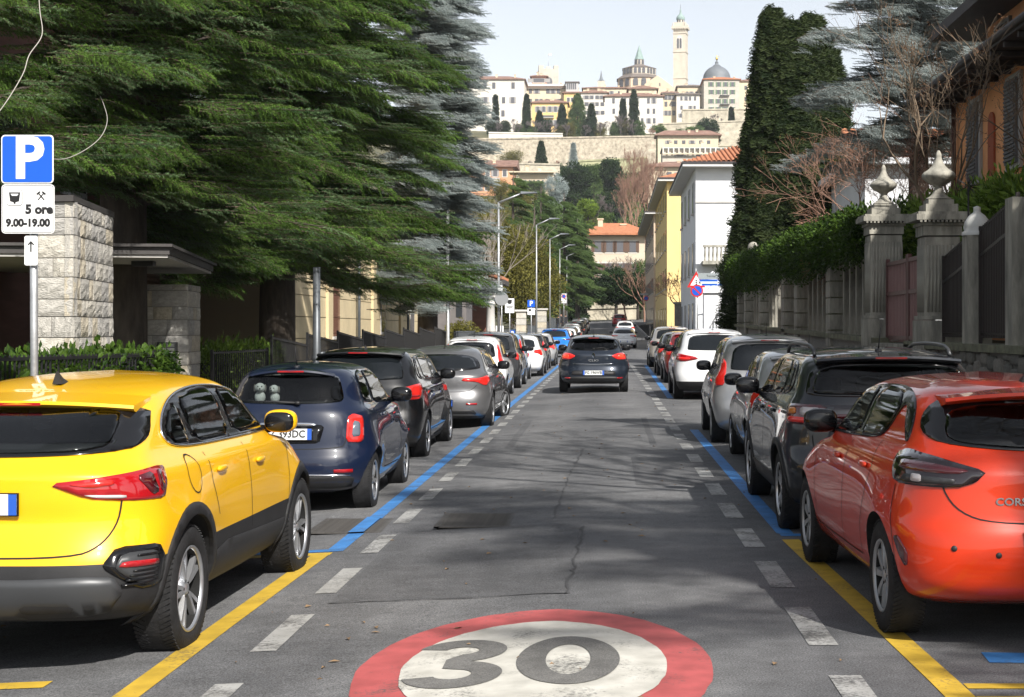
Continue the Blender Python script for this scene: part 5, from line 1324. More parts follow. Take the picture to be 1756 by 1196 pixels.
mb = MB(); mb.prism([(-.006, -.045), (.006, -.045), (.006, .02), (.022, .006), (.026, .014), (0, .042), (-.026, .014), (-.022, .006), (-.006, .02)], -.0046, -.004, 'y'); o = mb.build('arrow', M_black, pa); o.location = (0, 0, .035)

# --- rough ashlar walls
def rough_blocks():
    res = []
    for s in range(6):
        rnd = random.Random(s+50); mb = MB(); nx, nz = 5, 4
        for k in range(nz+1):
            for i in range(nx+1):
                edge = i in (0, nx) or k in (0, nz)
                mb.v.append((-.5+i/nx, -.5-(0 if edge else rnd.uniform(.02, .22)), -.5+k/nz))
        for k in range(nz):
            for i in range(nx): a = k*(nx+1)+i; mb.f.append([a, a+1, a+nx+2, a+nx+1]); mb.m.append(0); mb.sm.append(False)
        o = len(mb.v); mb.v += [(-.5, .5, -.5), (.5, .5, -.5), (.5, .5, .5), (-.5, .5, .5)]
        c = [0, nx, (nz+1)*(nx+1)-1, nz*(nx+1)]
        mb.f += [[c[1], c[0], o, o+1], [c[2], c[1], o+1, o+2], [c[3], c[2], o+2, o+3], [c[0], c[3], o+3, o]]; mb.m += [0]*4; mb.sm += [False]*4
        for m in M_stone:
            res.append(mb.mesh('stone_block', m))
    return res
BLOCKS = rough_blocks()
def ashlar_face(parent, p0, p1, z0, courses, seed, depth=.10, wmin=.24, wmax=.52, gap=.010, offset=0):
    """lays blocks along the line p0 -> p1 (outward side to the right of travel), course by course"""
    rnd = random.Random(seed); a = Vector((p0[0], p0[1], 0)); b = Vector((p1[0], p1[1], 0)); L = (b-a).length; d = (b-a)/L
    ang = atan2(d.y, d.x); nrm = Vector((d.y, -d.x, 0)); z = z0
    for ci, h in enumerate(courses):
        x = 0
        while x < L-.02:
            w = rnd.uniform(wmin, wmax)
            if L-x-w < wmin*.7: w = L-x
            o = link('stone_block', rnd.choice(BLOCKS), parent)
            c = a+d*(x+w/2)-nrm*(depth/2-rnd.uniform(.0, .012))
            o.location = Vector((c.x, c.y, z+h/2))-parent.location if parent else (c.x, c.y, z+h/2)
            o.rotation_euler = (0, 0, ang); o.scale = (w-gap, depth, h-gap)
            x += w
        z += h
def stone_wall(name, label, corners, z0, courses, seed, faces, cat='wall', coping=None, core_in=.09, **kw):
    """corners: outline counter-clockwise; faces: indices of the sides that get blocks"""
    root = empty(name, (corners[0][0], corners[0][1], z0), 0, label, cat)
    cx = sum(c[0] for c in corners)/len(corners); cy = sum(c[1] for c in corners)/len(corners); H = sum(courses)
    ins = []
    n = len(corners)
    for i in range(n):
        p = Vector(corners[i]); a = (Vector(corners[i])-Vector(corners[i-1])).normalized(); b = (Vector(corners[(i+1) % n])-p).normalized()
        ins.append(p+(Vector((-a.y, a.x))+Vector((-b.y, b.x)))*.012)
    mb = MB(); mb.prism([(p.x-corners[0][0], p.y-corners[0][1]) for p in ins], 0, H-.01, 'z'); mb.build('mortar_core', M_mortar, root)
    for i in faces: ashlar_face(root, corners[i], corners[(i+1) % n], z0, courses, seed+i, **kw)
    if coping:
        mb = MB(); ex = []
        for i in range(n):
            p = Vector(corners[i]); v = p-Vector((cx, cy)); ex.append((p.x+v.x*coping/v.length-corners[0][0], p.y+v.y*coping/v.length-corners[0][1]))
        mb.prism(ex, H, H+.07, 'z'); mb.build('coping', M_coping, root)
    return root
zg = gz(KL, 17)+.12
CRS = [.24, .21, .24, .22, .27, .20, .26, .24, .20, .25, .22, .26, .20, .23]
q0 = (-6.60, 17.10); q1 = (-6.09, 17.0); q2 = (-6.44, 19.4); q3 = (-6.95, 19.5)
stone_wall('stone_pillar', 'tall sunlit pale stone wall end behind the parking sign', [q0, q1, q2, q3], zg, CRS[:13]+[.18], 3, [0, 1], coping=.06)
stone_wall('stone_pillar', 'shaded stone pier under the flat canopy carrying the letter box', [(-7.9, 23.0), (-6.48, 23.0), (-6.62, 24.2), (-8.0, 24.2)], zg, CRS[:10]+[.1], 9, [0, 1], wmin=.28, wmax=.6)
lb = empty('letter_box', (PX(288, 22.93), 22.90, PZ(606, 22.93)), 0, 'grey metal letter box and intercom on the stone pier', 'letter box')
mb = MB(); mb.box((0, 0, 0), (.29, .10, .34)); mb.build('case', mat('letterbox_metal', (.06, .06, .062), rough=.4, metal=.6), lb)
for i in range(2):
    for k in range(5):
        mb = MB(); mb.box((-.066+.132*i, -.055, -.12+.06*k), (.115, .012, .045)); mb.build('flap', mat('flap_metal', (.22, .22, .215), rough=.4, metal=.7), lb)
# --- flat entrance canopy
cn = empty('entrance_canopy', (-5.9, 20.0, 0), 0, 'flat entrance canopy with dark fascia between the stone piers', 'canopy')
poly = [(-5.9, 20.0), (-6.89, 25.9), (-13.5, 24.8), (-12.5, 18.9)]; loc = lambda p: (p[0]+5.9, p[1]-20.0)
mb = MB(); mb.prism([loc(p) for p in poly], 2.66, 2.70, 'z'); mb.build('soffit', M_soffit, cn)
ex = lambda k: [loc((-5.9+k, 20.0-k)), loc((-6.89+k, 25.9+k)), loc((-13.5-k, 24.8+k)), loc((-12.5-k, 18.9-k))]
mb = MB(); mb.prism(ex(.03), 2.701, 2.80, 'z'); mb.build('fascia', M_coping, cn)
mb = MB(); mb.prism(ex(.08), 2.801, 2.84, 'z'); mb.build('roof_edge', M_coping, cn)
mb = MB(); mb.box((-.62, .95, 2.62), (.30, .16, .07)); mb.build('ceiling_lamp', M_iron, cn)

# --- railings: each length of fence is one thing
def railing(name, label, pts, tops, zbase, spacing, m=None, group=None, bar=.018, plinth=0.0, cat='fence', low=.08):
    """pts: plan polyline (two points); tops: heights above base at both ends"""
    a, b = Vector(pts[0]), Vector(pts[1]); L = (b-a).length; d = (b-a)/L; n = max(2, int(L/spacing)); m = m or M_iron
    root = empty(name, (a.x, a.y, zbase), atan2(d.y, d.x), label, cat, group); mb = MB()
    for i in range(n+1):
        x = L*i/n; t = tops[0]+(tops[1]-tops[0])*i/n
        mb.box((x, 0, (t+low)/2), (bar, bar, t-low))
    o = mb.build('bars', m, root, fix=False); o['kind'] = 'stuff'
    for k, f in enumerate((.03, .14)):
        mb = MB(); za, zb_ = (tops[0]-f, tops[1]-f) if k == 0 else (f, f)
        mb.add([(0, -.014, za-.02), (L, -.014, zb_-.02), (L, .014, zb_-.02), (0, .014, za-.02), (0, -.014, za+.012), (L, -.014, zb_+.012), (L, .014, zb_+.012), (0, .014, za+.012)], [(3, 2, 1, 0), (4, 5, 6, 7), (0, 1, 5, 4), (1, 2, 6, 5), (2, 3, 7, 6), (3, 0, 4, 7)]); mb.build('rail', m, root)
    for x, t in ((0, tops[0]), (L, tops[1])):
        mb = MB(); mb.box((x, 0, (t+.02)/2), (.045, .045, t+.02)); mb.build('post', m, root)
    if plinth:
        mb = MB(); mb.box((L/2, .04, -plinth/2+.03), (L, .22, plinth)); mb.build('plinth', M_mortar, root)
    return root
zs = zg
railing('railing', 'black railing in front of the clipped hedge by the parking sign', [(-5.52, 10.0), (-5.52, 18.1)], (1.53, 1.45), zs, .11, plinth=.4)
def leaf_box(name, label, x0, x1, y0, y1, z0, z1, key, n, size, seed, cat='hedge', lump=.12, loc=None, core=True, core_m=None):
    rnd = random.Random(seed); c = Vector(((x0+x1)/2, (y0+y1)/2, z0)); root = empty(name, c, 0, label, cat); pts = []
    dx, dy, dz = (x1-x0)/2, (y1-y0)/2, z1-z0
    if core:
        mb = MB(); mb.box((0, 0, dz*.47), (2*dx*.82, 2*dy*.97, dz*.86)); mb.build('stems', core_m or mat('hedge_core', (.012, .016, .006), rough=.95, var=.5, vscale=8), root)
    A = [2*dx*dz, 2*dy*dz, 2*dx*2*dy]
    for i in range(n):
        r = rnd.random()*(2*A[0]+2*A[1]+A[2])
        if r < 2*A[0]: p = Vector((rnd.uniform(-dx, dx), dy*rnd.choice((-1, 1)), rnd.random()*dz)); d = Vector((0, p.y, .3))
        elif r < 2*A[0]+2*A[1]: p = Vector((dx*rnd.choice((-1, 1)), rnd.uniform(-dy, dy), rnd.random()*dz)); d = Vector((p.x, 0, .3))
        else: p = Vector((rnd.uniform(-dx, dx), rnd.uniform(-dy, dy), dz)); d = Vector((rnd.uniform(-.3, .3), rnd.uniform(-.3, .3), 1))
        p += Vector((rnd.gauss(0, lump), rnd.gauss(0, lump), rnd.gauss(0, lump*.6)-.03+.10*noise.noise(Vector((p.x*1.1, p.y*1.1, seed)))))
        pts.append((p, aim(d+Vector((rnd.uniform(-.5, .5), rnd.uniform(-.5, .5), rnd.uniform(-.3, .5))), rnd.random()*6), size*rnd.uniform(.7, 1.3)))
    crown_object('leaves', pts, key, sprays(key), root); return root
leaf_box('hedge', 'clipped green hedge behind the black railing', -6.06, -5.62, 9.5, 19.2, zs, zs+1.36, 'ivy', 2300, .8, 4, lump=.05)
leaf_box('hedge', 'low yellow-green shrub behind bars beside the stone pier', -8.0, -6.75, 25.2, 30.5, zs, zs+1.30, 'laurel', 420, .8, 6, lump=.12)
# railings from the pier to the stairs, tops cut on a slant
railing('railing', 'black gate of plain bars beside the letter box pier', [(-6.45, 24.3), (-6.3, 27.6)], (1.38, 1.38), zs, .12)
ys_ = [27.7, 31.0, 34.5, 38.0, 41.8, 45.6, 49.6, 53.8, 58.2]
dsc = ['beside the cedar trunk, lowest of the stepped lengths', 'in front of the cedar trunk', 'just past the dark lamp post', 'below the barred window', 'below the drainpipe', 'fourth from the stair end', 'third from the stair end', 'last before the stair']
for i in range(8):
    z0 = gz(KL, ys_[i])+.12; t0 = 1.50+.015*i
    railing('railing', 'black slant-topped railing '+dsc[i], [(-6.25, ys_[i]), (-6.25, ys_[i+1]-.04)], (t0+.05, t0-.14), z0, .115, group='stepped railings along the pavement')

# --- dark house behind the cedars
hs_ = empty('brown_house', (-12.5, 27, 0), 0, 'dark reddish house half hidden behind the cedars and canopy', 'house')
mb = MB(); mb.box2((-9, -4.0, -.3), (2.4, 9.0, 9)); mb.build('wall', M_brick, hs_)
mb = MB(); mb.box2((-9.6, -4.6, 9.001), (3.0, 9.6, 9.25)); mb.build('roof', M_coping, hs_)
mb = MB(); mb.box2((2.405, 5.2, .6), (2.44, 7.6, 3.0)); mb.build('shutter_frame', M_wood, hs_)
for k in range(22):
    mb = MB(); mb.box2((2.441, 5.28, .68+k*.104), (2.475, 7.52, .745+k*.104)); mb.build('slat', M_wood, hs_)
for wy in (-2.5, .5, 3.2, 6.2):
    mb = MB(); mb.box2((2.405, wy, 4.2), (2.45, wy+1.3, 6.2)); w = mb.build('window', M_frame, hs_)
    mb = MB(); mb.box2((2.451, wy+.1, 4.3), (2.46, wy+1.2, 6.1)); mb.build('pane', M_window, w)
# --- cream building with rusticated courses
cb = empty('cream_building', (-8.7, 38, 0), 0, 'cream rusticated building with a barred window behind the railings', 'building')
mb = MB(); mb.box2((-9, 0, -.4), (-.06, 35, 5.2)); mb.build('wall', M_groove, cb)
zc = .2
for k in range(8):
    h = .62
    mb = MB(); mb.box2((-.06, .0, zc+.012), (.0, 8.70, zc+h-.012)); mb.build('course', M_cream2, cb)
    if zc+h < 1.45 or zc > 3.4:
        mb = MB(); mb.box2((-.06, 8.72, zc+.012), (.0, 10.28, zc+h-.012)); mb.build('course', M_cream2, cb)
    mb = MB(); mb.box2((-.06, 10.30, zc+.012), (.0, 22.0, zc+h-.012)); mb.build('course', M_cream2, cb)
    mb = MB(); mb.box2((-.06, 22.02, zc+.012), (.0, 35.0, zc+h-.012)); mb.build('course', M_cream2, cb)
    zc += h
for k, y in enumerate((.3, 8.0, 16.8, 24.0, 30.5, 34.4)):
    mb = MB(); mb.box2((.001, y, -.3), (.09, y+.75, 5.1)); mb.build('pilaster', M_cream, cb)
mb = MB(); mb.box2((-9.2, -.4, 5.201), (.45, 35.4, 5.45)); mb.build('cornice', M_cream, cb)
wn = MB(); wn.box2((-.055, 8.75, 1.5), (-.03, 10.25, 3.4)); w = wn.build('window', M_window, cb)
mb = MB()
for s in range(9): mb.box((.03, 8.82+s*.17, 2.45), (.02, .02, 1.95))
for z in (1.6, 2.1, 2.8, 3.3): mb.box((.03, 9.5, z), (.018, 1.5, .025))
g_ = mb.build('grille', mat('rust_iron', (.12, .05, .03), rough=.8), w); g_['kind'] = 'stuff'
mb = MB(); mb.box2((-.05, 8.6, 1.38), (.14, 10.4, 1.47)); mb.build('sill', M_soffit, cb)
for y in (13.4, 26.0):
    mb = MB(); mb.tube([(.12, y, -.2), (.12, y, 5.1)], .055, 10); mb.build('drainpipe', M_poledark, cb)
for k, y in enumerate((19.0, 27.5)):
    mb = MB(); mb.box2((.001, y, 1.5), (.03, y+1.3, 3.5)); w = mb.build('window', M_frame, cb)
    mb = MB(); mb.box2((.031, y+.1, 1.6), (.036, y+1.2, 3.4)); mb.build('pane', M_window, w)
# stair and dark recess beyond
rb = empty('recessed_entrance', (-7.6, 73.6, 0), 0, 'shaded entrance recess past the end of the cream building', 'building')
mb = MB(); mb.box2((-6, 0, -.3), (.6, 3.2, 5.2)); mb.build('wall', mat('grey_render', (.14, .13, .13), rough=.9, var=.2, vscale=2), rb)
for z in (.9, 2.3):
    mb = MB(); mb.box2((.1, -.03, z), (.4, -.001, z+1.0)); mb.build('window', M_window, rb)
# --- gatehouse with column and tiled roof
gh = empty('gate_portico', (-6.3, 80, 0), 0, 'pale gate portico with round column and small tiled roof', 'portico')
mb = MB(); mb.lathe([(.34, .2), (.34, .32), (.26, .36), (.26, .5), (.235, 2.0), (.21, 3.0), (.25, 3.04), (.25, 3.1), (.21, 3.14), (.21, 3.3), (.30, 3.42)], 20); mb.box((0, 0, 3.50), (.62, .62, .16)); mb.box((0, 0, .1), (.7, .7, .25)); mb.build('column', M_soffit, gh)
mb = MB(); mb.box2((-3.4, -.3, 3.58), (.30, .3, 4.1)); mb.build('lintel', M_soffit, gh)
mb = MB(); mb.box2((-3.6, -.6, 4.10), (.75, 3.6, 4.35)); mb.build('eave', M_coping, gh)
mb = MB(); mb.box2((-3.6, 3.3, 0), (-.2, 3.59, 4.1)); mb.build('back_wall', M_brick, gh)
n = 11
tm = MB(); tm.lathe([(.10, 0), (.085, 1.9)], 8, 0, Matrix.Rotation(radians(-74), 4, 'Y')); tme = tm.mesh('roof_tile', M_tile)
for i in range(n):
    for s in range(2):
        o = link('roof_tile', tme, gh); o.location = (.72-s*1.75, -.55+i*.40, 4.40+s*.5); o.rotation_euler = (0, 0, 0)
# sign board and shrub beside the portico
bd = empty('notice_board', (-5.85, 80.5, gz(KL, 80)+.12), 0, 'upright white notice board with handwriting beside the column', 'board')
mb = MB(); mb.box((0, 0, .95), (.42, .06, 1.5)); mb.build('panel', M_signwhite, bd)
mb = MB()
for k in range(6): mb.tube([(-.10+.03*k, -.034, .5+.14*k), (.02+.02*k, -.034, .62+.13*k), (-.02+.03*k, -.034, .66+.14*k)], .007, 4)
mb.build('writing', M_black, bd)
mb = MB(); mb.box((0, 0, .1), (.36, .05, .2)); mb.build('foot', M_iron, bd)
blob_tree('red_shrub', 'red and green shrub in front of the portico fence', (-6.9, 70, .2), [(0, 0, .9, .9, 1.5, .8)], 'olive_far', 260, .6, .5, .04, 5, cat='shrub')
rnd = random.Random(2)
# --- stone gate piers and boards further along
for (px, Y, w, ht, lab) in ((894, 96, .62, 2.6, 'pale banded stone gate pier behind the parking meter sign'), (928, 112, .8, 2.7, 'wide pale stone gate pier behind the second tall street lamp')):
    x = PX(px, Y); g = empty('gate_pier', (x, Y, gz(KL, Y)+.1), 0, lab, 'pier')
    for k in range(6):
        mb = MB(); mb.box((0, 0, ht/12+ht*k/6), (w, w, ht/6-.03)); mb.build('stone_block', M_stone[k % 4], g)
    mb = MB(); mb.box((0, 0, ht+.06), (w+.2, w+.2, .12)); mb.build('cap', M_soffit, g)
for i, (y0, y1) in enumerate(((60, 69.5), (83, 94), (98, 110), (115, 132), (134, 160), (162, 190))):
    railing('railing', 'grey railing along the west pavement, length %s' % ['beside the red shrub', 'past the portico', 'between the pale gate piers', 'past the wide gate pier', 'beneath the fourth street lamp', 'farthest up the street'][i], [(-6.2, y0), (-6.2, y1)], (1.5, 1.5), gz(KL, y0)+.1, .22, M_poledark, 'railings along the far west pavement', bar=.03)

# --- street lamps
def lamp(px, xw, htop, arm, label, group='street lamps on the west pavement', r=.07):
    Y = -xw*FPX/(VPX-px); z = gz(KL, Y)+.12
    o = empty('street_lamp', (xw, Y, z), 0, label, 'street lamp', group); h = htop-z
    mb = MB(); mb.tube([(0, 0, 0), (0, 0, h*.5), (0, 0, h)], [r, r*.8, r*.62], 10); mb.build('pole', M_galv, o)
    mb = MB(); mb.tube([(0, 0, h-.02), (arm*.9, 0, h+.40)], [.045, .035], 8); mb.build('arm', M_galv, o)
    mb = MB(); mb.add([(arm*.85, -.14, h+.36), (arm*.85+.75, -.14, h+.40), (arm*.85+.75, .14, h+.40), (arm*.85, .14, h+.36), (arm*.85, -.10, h+.47), (arm*.85+.72, -.10, h+.45), (arm*.85+.72, .10, h+.45), (arm*.85, .10, h+.47)], [(3, 2, 1, 0), (4, 5, 6, 7), (0, 1, 5, 4), (1, 2, 6, 5), (2, 3, 7, 6), (3, 0, 4, 7)]); mb.build('lantern', M_poledark, o)
    mb = MB(); mb.box((0, 0, .2), (.24, .24, .4)); mb.build('base', M_galv, o)
    return o
lamp(855, -4.85, PZ(347, 66), 1.15, 'tall grey street lamp beside the portico, first of the row')
lamp(920, -4.85, PZ(386, 101), 1.0, 'tall grey street lamp past the parking sign, second of the row')
lamp(943, -4.85, PZ(410, 124), 1.0, 'grey street lamp with red base mark, third of the row')
lamp(960, -4.85, PZ(428, 150), 1.0, 'grey street lamp with a sign on it, fourth of the row')
lamp(972, -4.85, PZ(440, 175), 1.0, 'grey street lamp beside the dark trees, farthest of the row')
for px, xw, m, lab in ((543, -5.0, M_poledark, 'dark round lamp post rising into the cedar branches'), (768, -6.0, M_galv, 'light grey lamp post rising into the blue cedar')):
    Y = -xw*FPX/(VPX-px); o = empty('lamp_post', (xw, Y, gz(KL, Y)+.12), 0, lab, 'post')
    mb = MB(); mb.tube([(0, 0, 0), (0, 0, 1.2), (0, 0, 1.25), (0, 0, 2.75 if px < 600 else 6.0)], [.085, .085, .07, .06], 12); mb.build('pole', m, o)
    mb = MB(); mb.lathe([(.12, 0), (.12, .05), (.09, .08)], 14); mb.build('base', m, o)
# --- small far signs
def post_sign(name, label, x, Y, ztop, cat='sign', r=.03):
    o = empty(name, (x, Y, gz(KL if x < 0 else KR, Y)+.12), 0, label, cat); mb = MB(); mb.tube([(0, 0, 0), (0, 0, ztop-o.location.z)], r, 8); mb.build('post', M_galv, o); return o
Y = 66; o = post_sign('round_sign', 'back of a round road sign and small plate on the first lamp', PX(861, Y), Y-.25, PZ(489, Y), r=.025)
b = o.location.z
mb = MB(); mb.lathe([(.30, 0), (.30, .012)], 28, 0, Matrix.Translation((0, -.03, PZ(513, Y)-b)) @ Matrix.Rotation(pi/2, 4, 'X'), False, True); mb.build('disc', M_signgrey, o)
plate(o, 'small_plate', (-.06, -.04, PZ(494, Y)-b), .2, .26, .01, M_signwhite)
Y = 76; o = post_sign('meter_sign', 'white sign with a parking meter symbol on a short post', PX(874, Y), Y, PZ(512, Y)); b = o.location.z
p = plate(o, 'panel', (0, -.035, PZ(524.5, Y)-b), .47, .74, .02, M_signwhite)
mb = MB(); mb.prism([(-.12, .30), (.12, .30), (.10, .12), (.03, .08), (-.03, .08), (-.10, .12)], -.0075, -.0025, 'y'); mb.build('meter_symbol', M_black, p)
for k in range(3):
    mb = MB(); mb.box((0, -.005, -.03-.07*k), ((.34, .3, .1)[k], .004, .03)); mb.build('print_line', M_black, p)
Y = 79; o = empty('parking_meter', (PX(879, Y), Y, gz(KL, Y)+.12), 0, 'dark blue parking meter with a white P', 'parking meter')
mb = MB(); mb.box((0, 0, .75), (.34, .28, 1.5)); mb.build('case', mat('meter_blue', (.02, .05, .10), rough=.5), o)
plate(o, 'emblem_panel', (0, -.145, 1.32), .26, .26, .03, M_signblue); lettering('P', .26, M_white, o, (0, -.150, 1.31), bold=.01)
Y = 92; o = post_sign('parking_sign', 'small blue P sign over a white panel in front of the stone piers', PX(911, Y), Y, PZ(514, Y)); b = o.location.z
p = plate(o, 'blue_panel', (0, -.035, PZ(521, Y)-b), .46, .44, .02, M_signblue); lettering('P', .40, M_white, p, (0, -.006, 0), bold=.012)
p = plate(o, 'white_panel', (0, -.035, PZ(534.5, Y)-b), .46, .42, .02, M_signwhite)
mb = MB(); mb.box((-.08, -.005, .08), (.14, .004, .14)); mb.build('meter_symbol', M_black, p)
Y = 148; o = post_sign('no_parking_sign', 'small round no-parking sign on white plate under the fourth lamp', PX(967, Y), Y, PZ(503, Y)); b = o.location.z
p = plate(o, 'panel', (0, -.035, PZ(512, Y)-b), .5, .95, .02, M_signwhite)
mb = MB(); mb.lathe([(.21, 0), (.21, .008)], 20, 0, Matrix.Translation((0, -.006, .2)) @ Matrix.Rotation(pi/2, 4, 'X'), False, True); mb.build('red_disc', M_signred, p)
mb = MB(); mb.lathe([(.15, 0), (.15, .008)], 20, 0, Matrix.Translation((0, -.016, .2)) @ Matrix.Rotation(pi/2, 4, 'X'), False, True); mb.build('blue_disc', M_signblue, p)
# overhead cable by the sign
def cable(label, pts, r=.0042):
    mb = MB(); fine = []
    for i in range(len(pts)-1):
        p0 = pts[max(0, i-1)]; p1 = pts[i]; p2 = pts[i+1]; p3 = pts[min(len(pts)-1, i+2)]
        for k in range(6):
            t = k/6; fine.append(.5*((2*p1)+(p2-p0)*t+(2*p0-5*p1+4*p2-p3)*t*t+(3*p1-p0-3*p2+p3)*t**3))
    fine.append(pts[-1]); mb.tube(fine, r, 6); o = mb.build('cable', mat('pale_cable', (.36, .34, .30), rough=.7), None); tag(o, label, 'cable')
cable('pale cable looping up from the picture edge into the cedar', [P(-40, 230, 13), P(0, 190, 13), P(38, 130, 13.2), P(50, 95, 13.3), P(72, 60, 13.5), P(68, 15, 13.6), P(64, -60, 13.8)])
cable('pale cable running from the blue parking panel up into the branches', [P(86, 273, 11.86), P(115, 272, 12.5), P(150, 255, 13.3), P(175, 232, 14), P(184, 205, 15.5), P(178, 180, 18), P(172, 165, 21)])
# ================================================================== EAST SIDE OF THE STREET
M_conc = mat('weathered_concrete', (.27, .26, .225), rough=.92, var=.55, vscale=5, bump=.6, bscale=22, var2=(.42, .40, .34), stretch=(1, 1, .22))
M_rubble = [mat('rubble_%d' % i, c, rough=.95, var=.3, vscale=6, bump=.8, bscale=16) for i, c in enumerate([(.16, .15, .13), (.20, .185, .16), (.13, .125, .11)])]
M_mosswall = mat('mossy_ledge', (.15, .15, .10), rough=.95, var=.5, vscale=5, bump=.6, bscale=20)
M_gate = mat('gate_maroon', (.11, .045, .042), rough=.55, var=.2, vscale=4)
M_gatepink = mat('gate_pink', (.24, .13, .125), rough=.6, var=.1, vscale=3)
M_orange = mat('orange_render', (.82, .38, .17), rough=.92, var=.14, vscale=1.0, bump=.12, bscale=50)
M_orange2 = mat('orange_render_pale', (.68, .34, .18), rough=.92, var=.12, vscale=1.0)
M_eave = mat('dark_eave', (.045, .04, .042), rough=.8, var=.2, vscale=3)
M_whitewall = mat('white_render', (.62, .63, .65), rough=.9, var=.06, vscale=.7)
M_shut = mat('shutter_grey', (.16, .16, .165), rough=.7)
M_yellow = mat('yellow_render', (.70, .52, .23), rough=.92, var=.08, vscale=.6)
M_beige = mat('beige_render', (.50, .40, .30), rough=.92, var=.1, vscale=.6)
WX = 4.95
def led(y): return 1.50+max(0, y-24)*.012
# retaining wall of squared rubble with a mossy ledge
rw = empty('retaining_wall', (WX, 8, 0), 0, 'dark rubble retaining wall under the fences on the right', 'wall')
mb = MB(); n = 40
for i in range(n):
    y0 = 8+i*1.4; y1 = y0+1.4
    if 24.2 < (y0+y1)/2 < 27.2: continue
    z0, z1 = led(y0)-.10, led(y1)-.10
    mb.add([(.035, y0-8, -.2), (.6, y0-8, -.2), (.6, y1-8, -.2), (.035, y1-8, -.2), (.035, y0-8, z0), (.6, y0-8, z0), (.6, y1-8, z1), (.035, y1-8, z1)], [(3, 2, 1, 0), (4, 5, 6, 7), (0, 1, 5, 4), (1, 2, 6, 5), (2, 3, 7, 6), (3, 0, 4, 7)])
mb.build('mortar_core', M_mortar, rw)
rnd = random.Random(77); RB = []
for s in range(6):
    r2 = random.Random(s); mb = MB(); blob(mb, (0, 0, 0), (.5, .5, .5), 0, 8, 5, .45); mb.v = [(x*(1+r2.uniform(-.06, .06)), y*(1+r2.uniform(-.1, .1)), z*(1+r2.uniform(-.06, .06))) for x, y, z in mb.v]
    RB.append(mb.mesh('stone', M_rubble[s % 3]))
y = 14.0; cnt = 0
while y < 26.0:
    z = .15
    while z < led(y)-.12:
        h = rnd.uniform(.16, .26); w = rnd.uniform(.25, .48)
        o = link('stone', rnd.choice(RB), rw); o.location = (.03, y-8+rnd.uniform(-.03, .03), z+h/2); o.scale = (.12, w*1.02, min(h, led(y)-.10-z)*1.0); z += h+.012; cnt += 1
    y += rnd.uniform(.33, .42)
mb = MB()
for i in range(n):
    y0 = 8+i*1.4; y1 = y0+1.39
    if 24.2 < (y0+y1)/2 < 27.2: continue
    z0, z1 = led(y0), led(y1)
    mb.add([(-.05, y0-8, z0-.10), (.62, y0-8, z0-.10), (.62, y1-8, z1-.10), (-.05, y1-8, z1-.10), (-.05, y0-8, z0), (.62, y0-8, z0), (.62, y1-8, z1), (-.05, y1-8, z1)], [(3, 2, 1, 0), (4, 5, 6, 7), (0, 1, 5, 4), (1, 2, 6, 5), (2, 3, 7, 6), (3, 0, 4, 7)])
mb.build('ledge', M_mosswall, rw)
# fluted gate piers with urns
def urn_profile(s): return [(.34*s, 0), (.34*s, .05*s), (.26*s, .08*s), (.17*s, .16*s), (.105*s, .30*s), (.10*s, .36*s), (.17*s, .40*s), (.34*s, .50*s), (.435*s, .60*s), (.44*s, .66*s), (.40*s, .72*s), (.27*s, .80*s), (.17*s, .90*s), (.11*s, 1.02*s), (.075*s, 1.12*s), (.085*s, 1.18*s), (.06*s, 1.25*s), (.012*s, 1.34*s)]
def gate_pier(Y, w, ztop, us, label):
    z0 = led(Y)-.15; o = empty('gate_pier', (WX+.25, Y, z0), 0, label, 'gate pier'); H = ztop-z0; hw = w/2
    mb = MB(); mb.box((0, 0, .24), (w+.08, w+.08, .5)); mb.box((0, 0, .53), (w+.04, w+.04, .06)); mb.build('plinth', M_conc, o)
    mb = MB(); mb.box((0, 0, .55+(H-.95)/2), (w-.05, w-.05, H-.95)); mb.build('shaft', M_conc, o)
    fl = MB(); n = 9; fw = (w-.10)/n; fh = H-1.15; fl.lathe([(fw*.36, -fh/2), (fw*.36, fh/2)], 8, 0, None, True, True); fm = fl.mesh('flute', M_conc)
    for face in range(4):
        a = face*pi/2
        for i in range(n):
            x = -w/2+.05+fw*(i+.5); q = link('flute', fm, o); v = Vector((x, -(w/2-.025), .62+fh/2)); q.location = Matrix.Rotation(a, 3, 'Z') @ v; q.rotation_euler = (0, 0, a)
    mb = MB(); mb.box((0, 0, H-.30), (w+.0, w+.0, .16)); mb.box((0, 0, H-.20), (w+.06, w+.06, .05)); mb.build('neck', M_conc, o)
    mb = MB(); mb.box((0, 0, H-.10), (w+.26, w+.26, .09)); mb.box((0, 0, H-.035), (w+.20, w+.20, .04)); mb.build('cap', M_conc, o)
    for i in range(12):
        mb = MB(); mb.box((-w/2-.06+(w+.12)*i/11, -w/2-.10, H-.165), (.035, .05, .03)); mb.build('dentil', M_conc, o)
    mb = MB(); mb.box((0, 0, H+.05), (w*.84, w*.84, .13)); mb.box((0, 0, H+.15), (w*.66, w*.66, .08)); mb.build('urn_base', M_conc, o)
    mb = MB(); mb.lathe(chaikin(urn_profile(us), 2, False), 32, 0, Matrix.Translation((0, 0, H+.19)))
    mb.v = [(x*(1+.05*max(0, sin(8*atan2(y, x)))*(1 if H+.19+.42*us < z < H+.19+.95*us else 0)), y*(1+.05*max(0, sin(8*atan2(y, x)))*(1 if H+.19+.42*us < z < H+.19+.95*us else 0)), z) for x, y, z in mb.v]
    mb.build('urn', M_conc, o); return o
gate_pier(23.5, .60, 3.54, .60, 'nearer fluted stone gate pier with a lidded urn')
gate_pier(28.2, .64, 3.86, .58, 'farther fluted stone gate pier with a lidded urn')
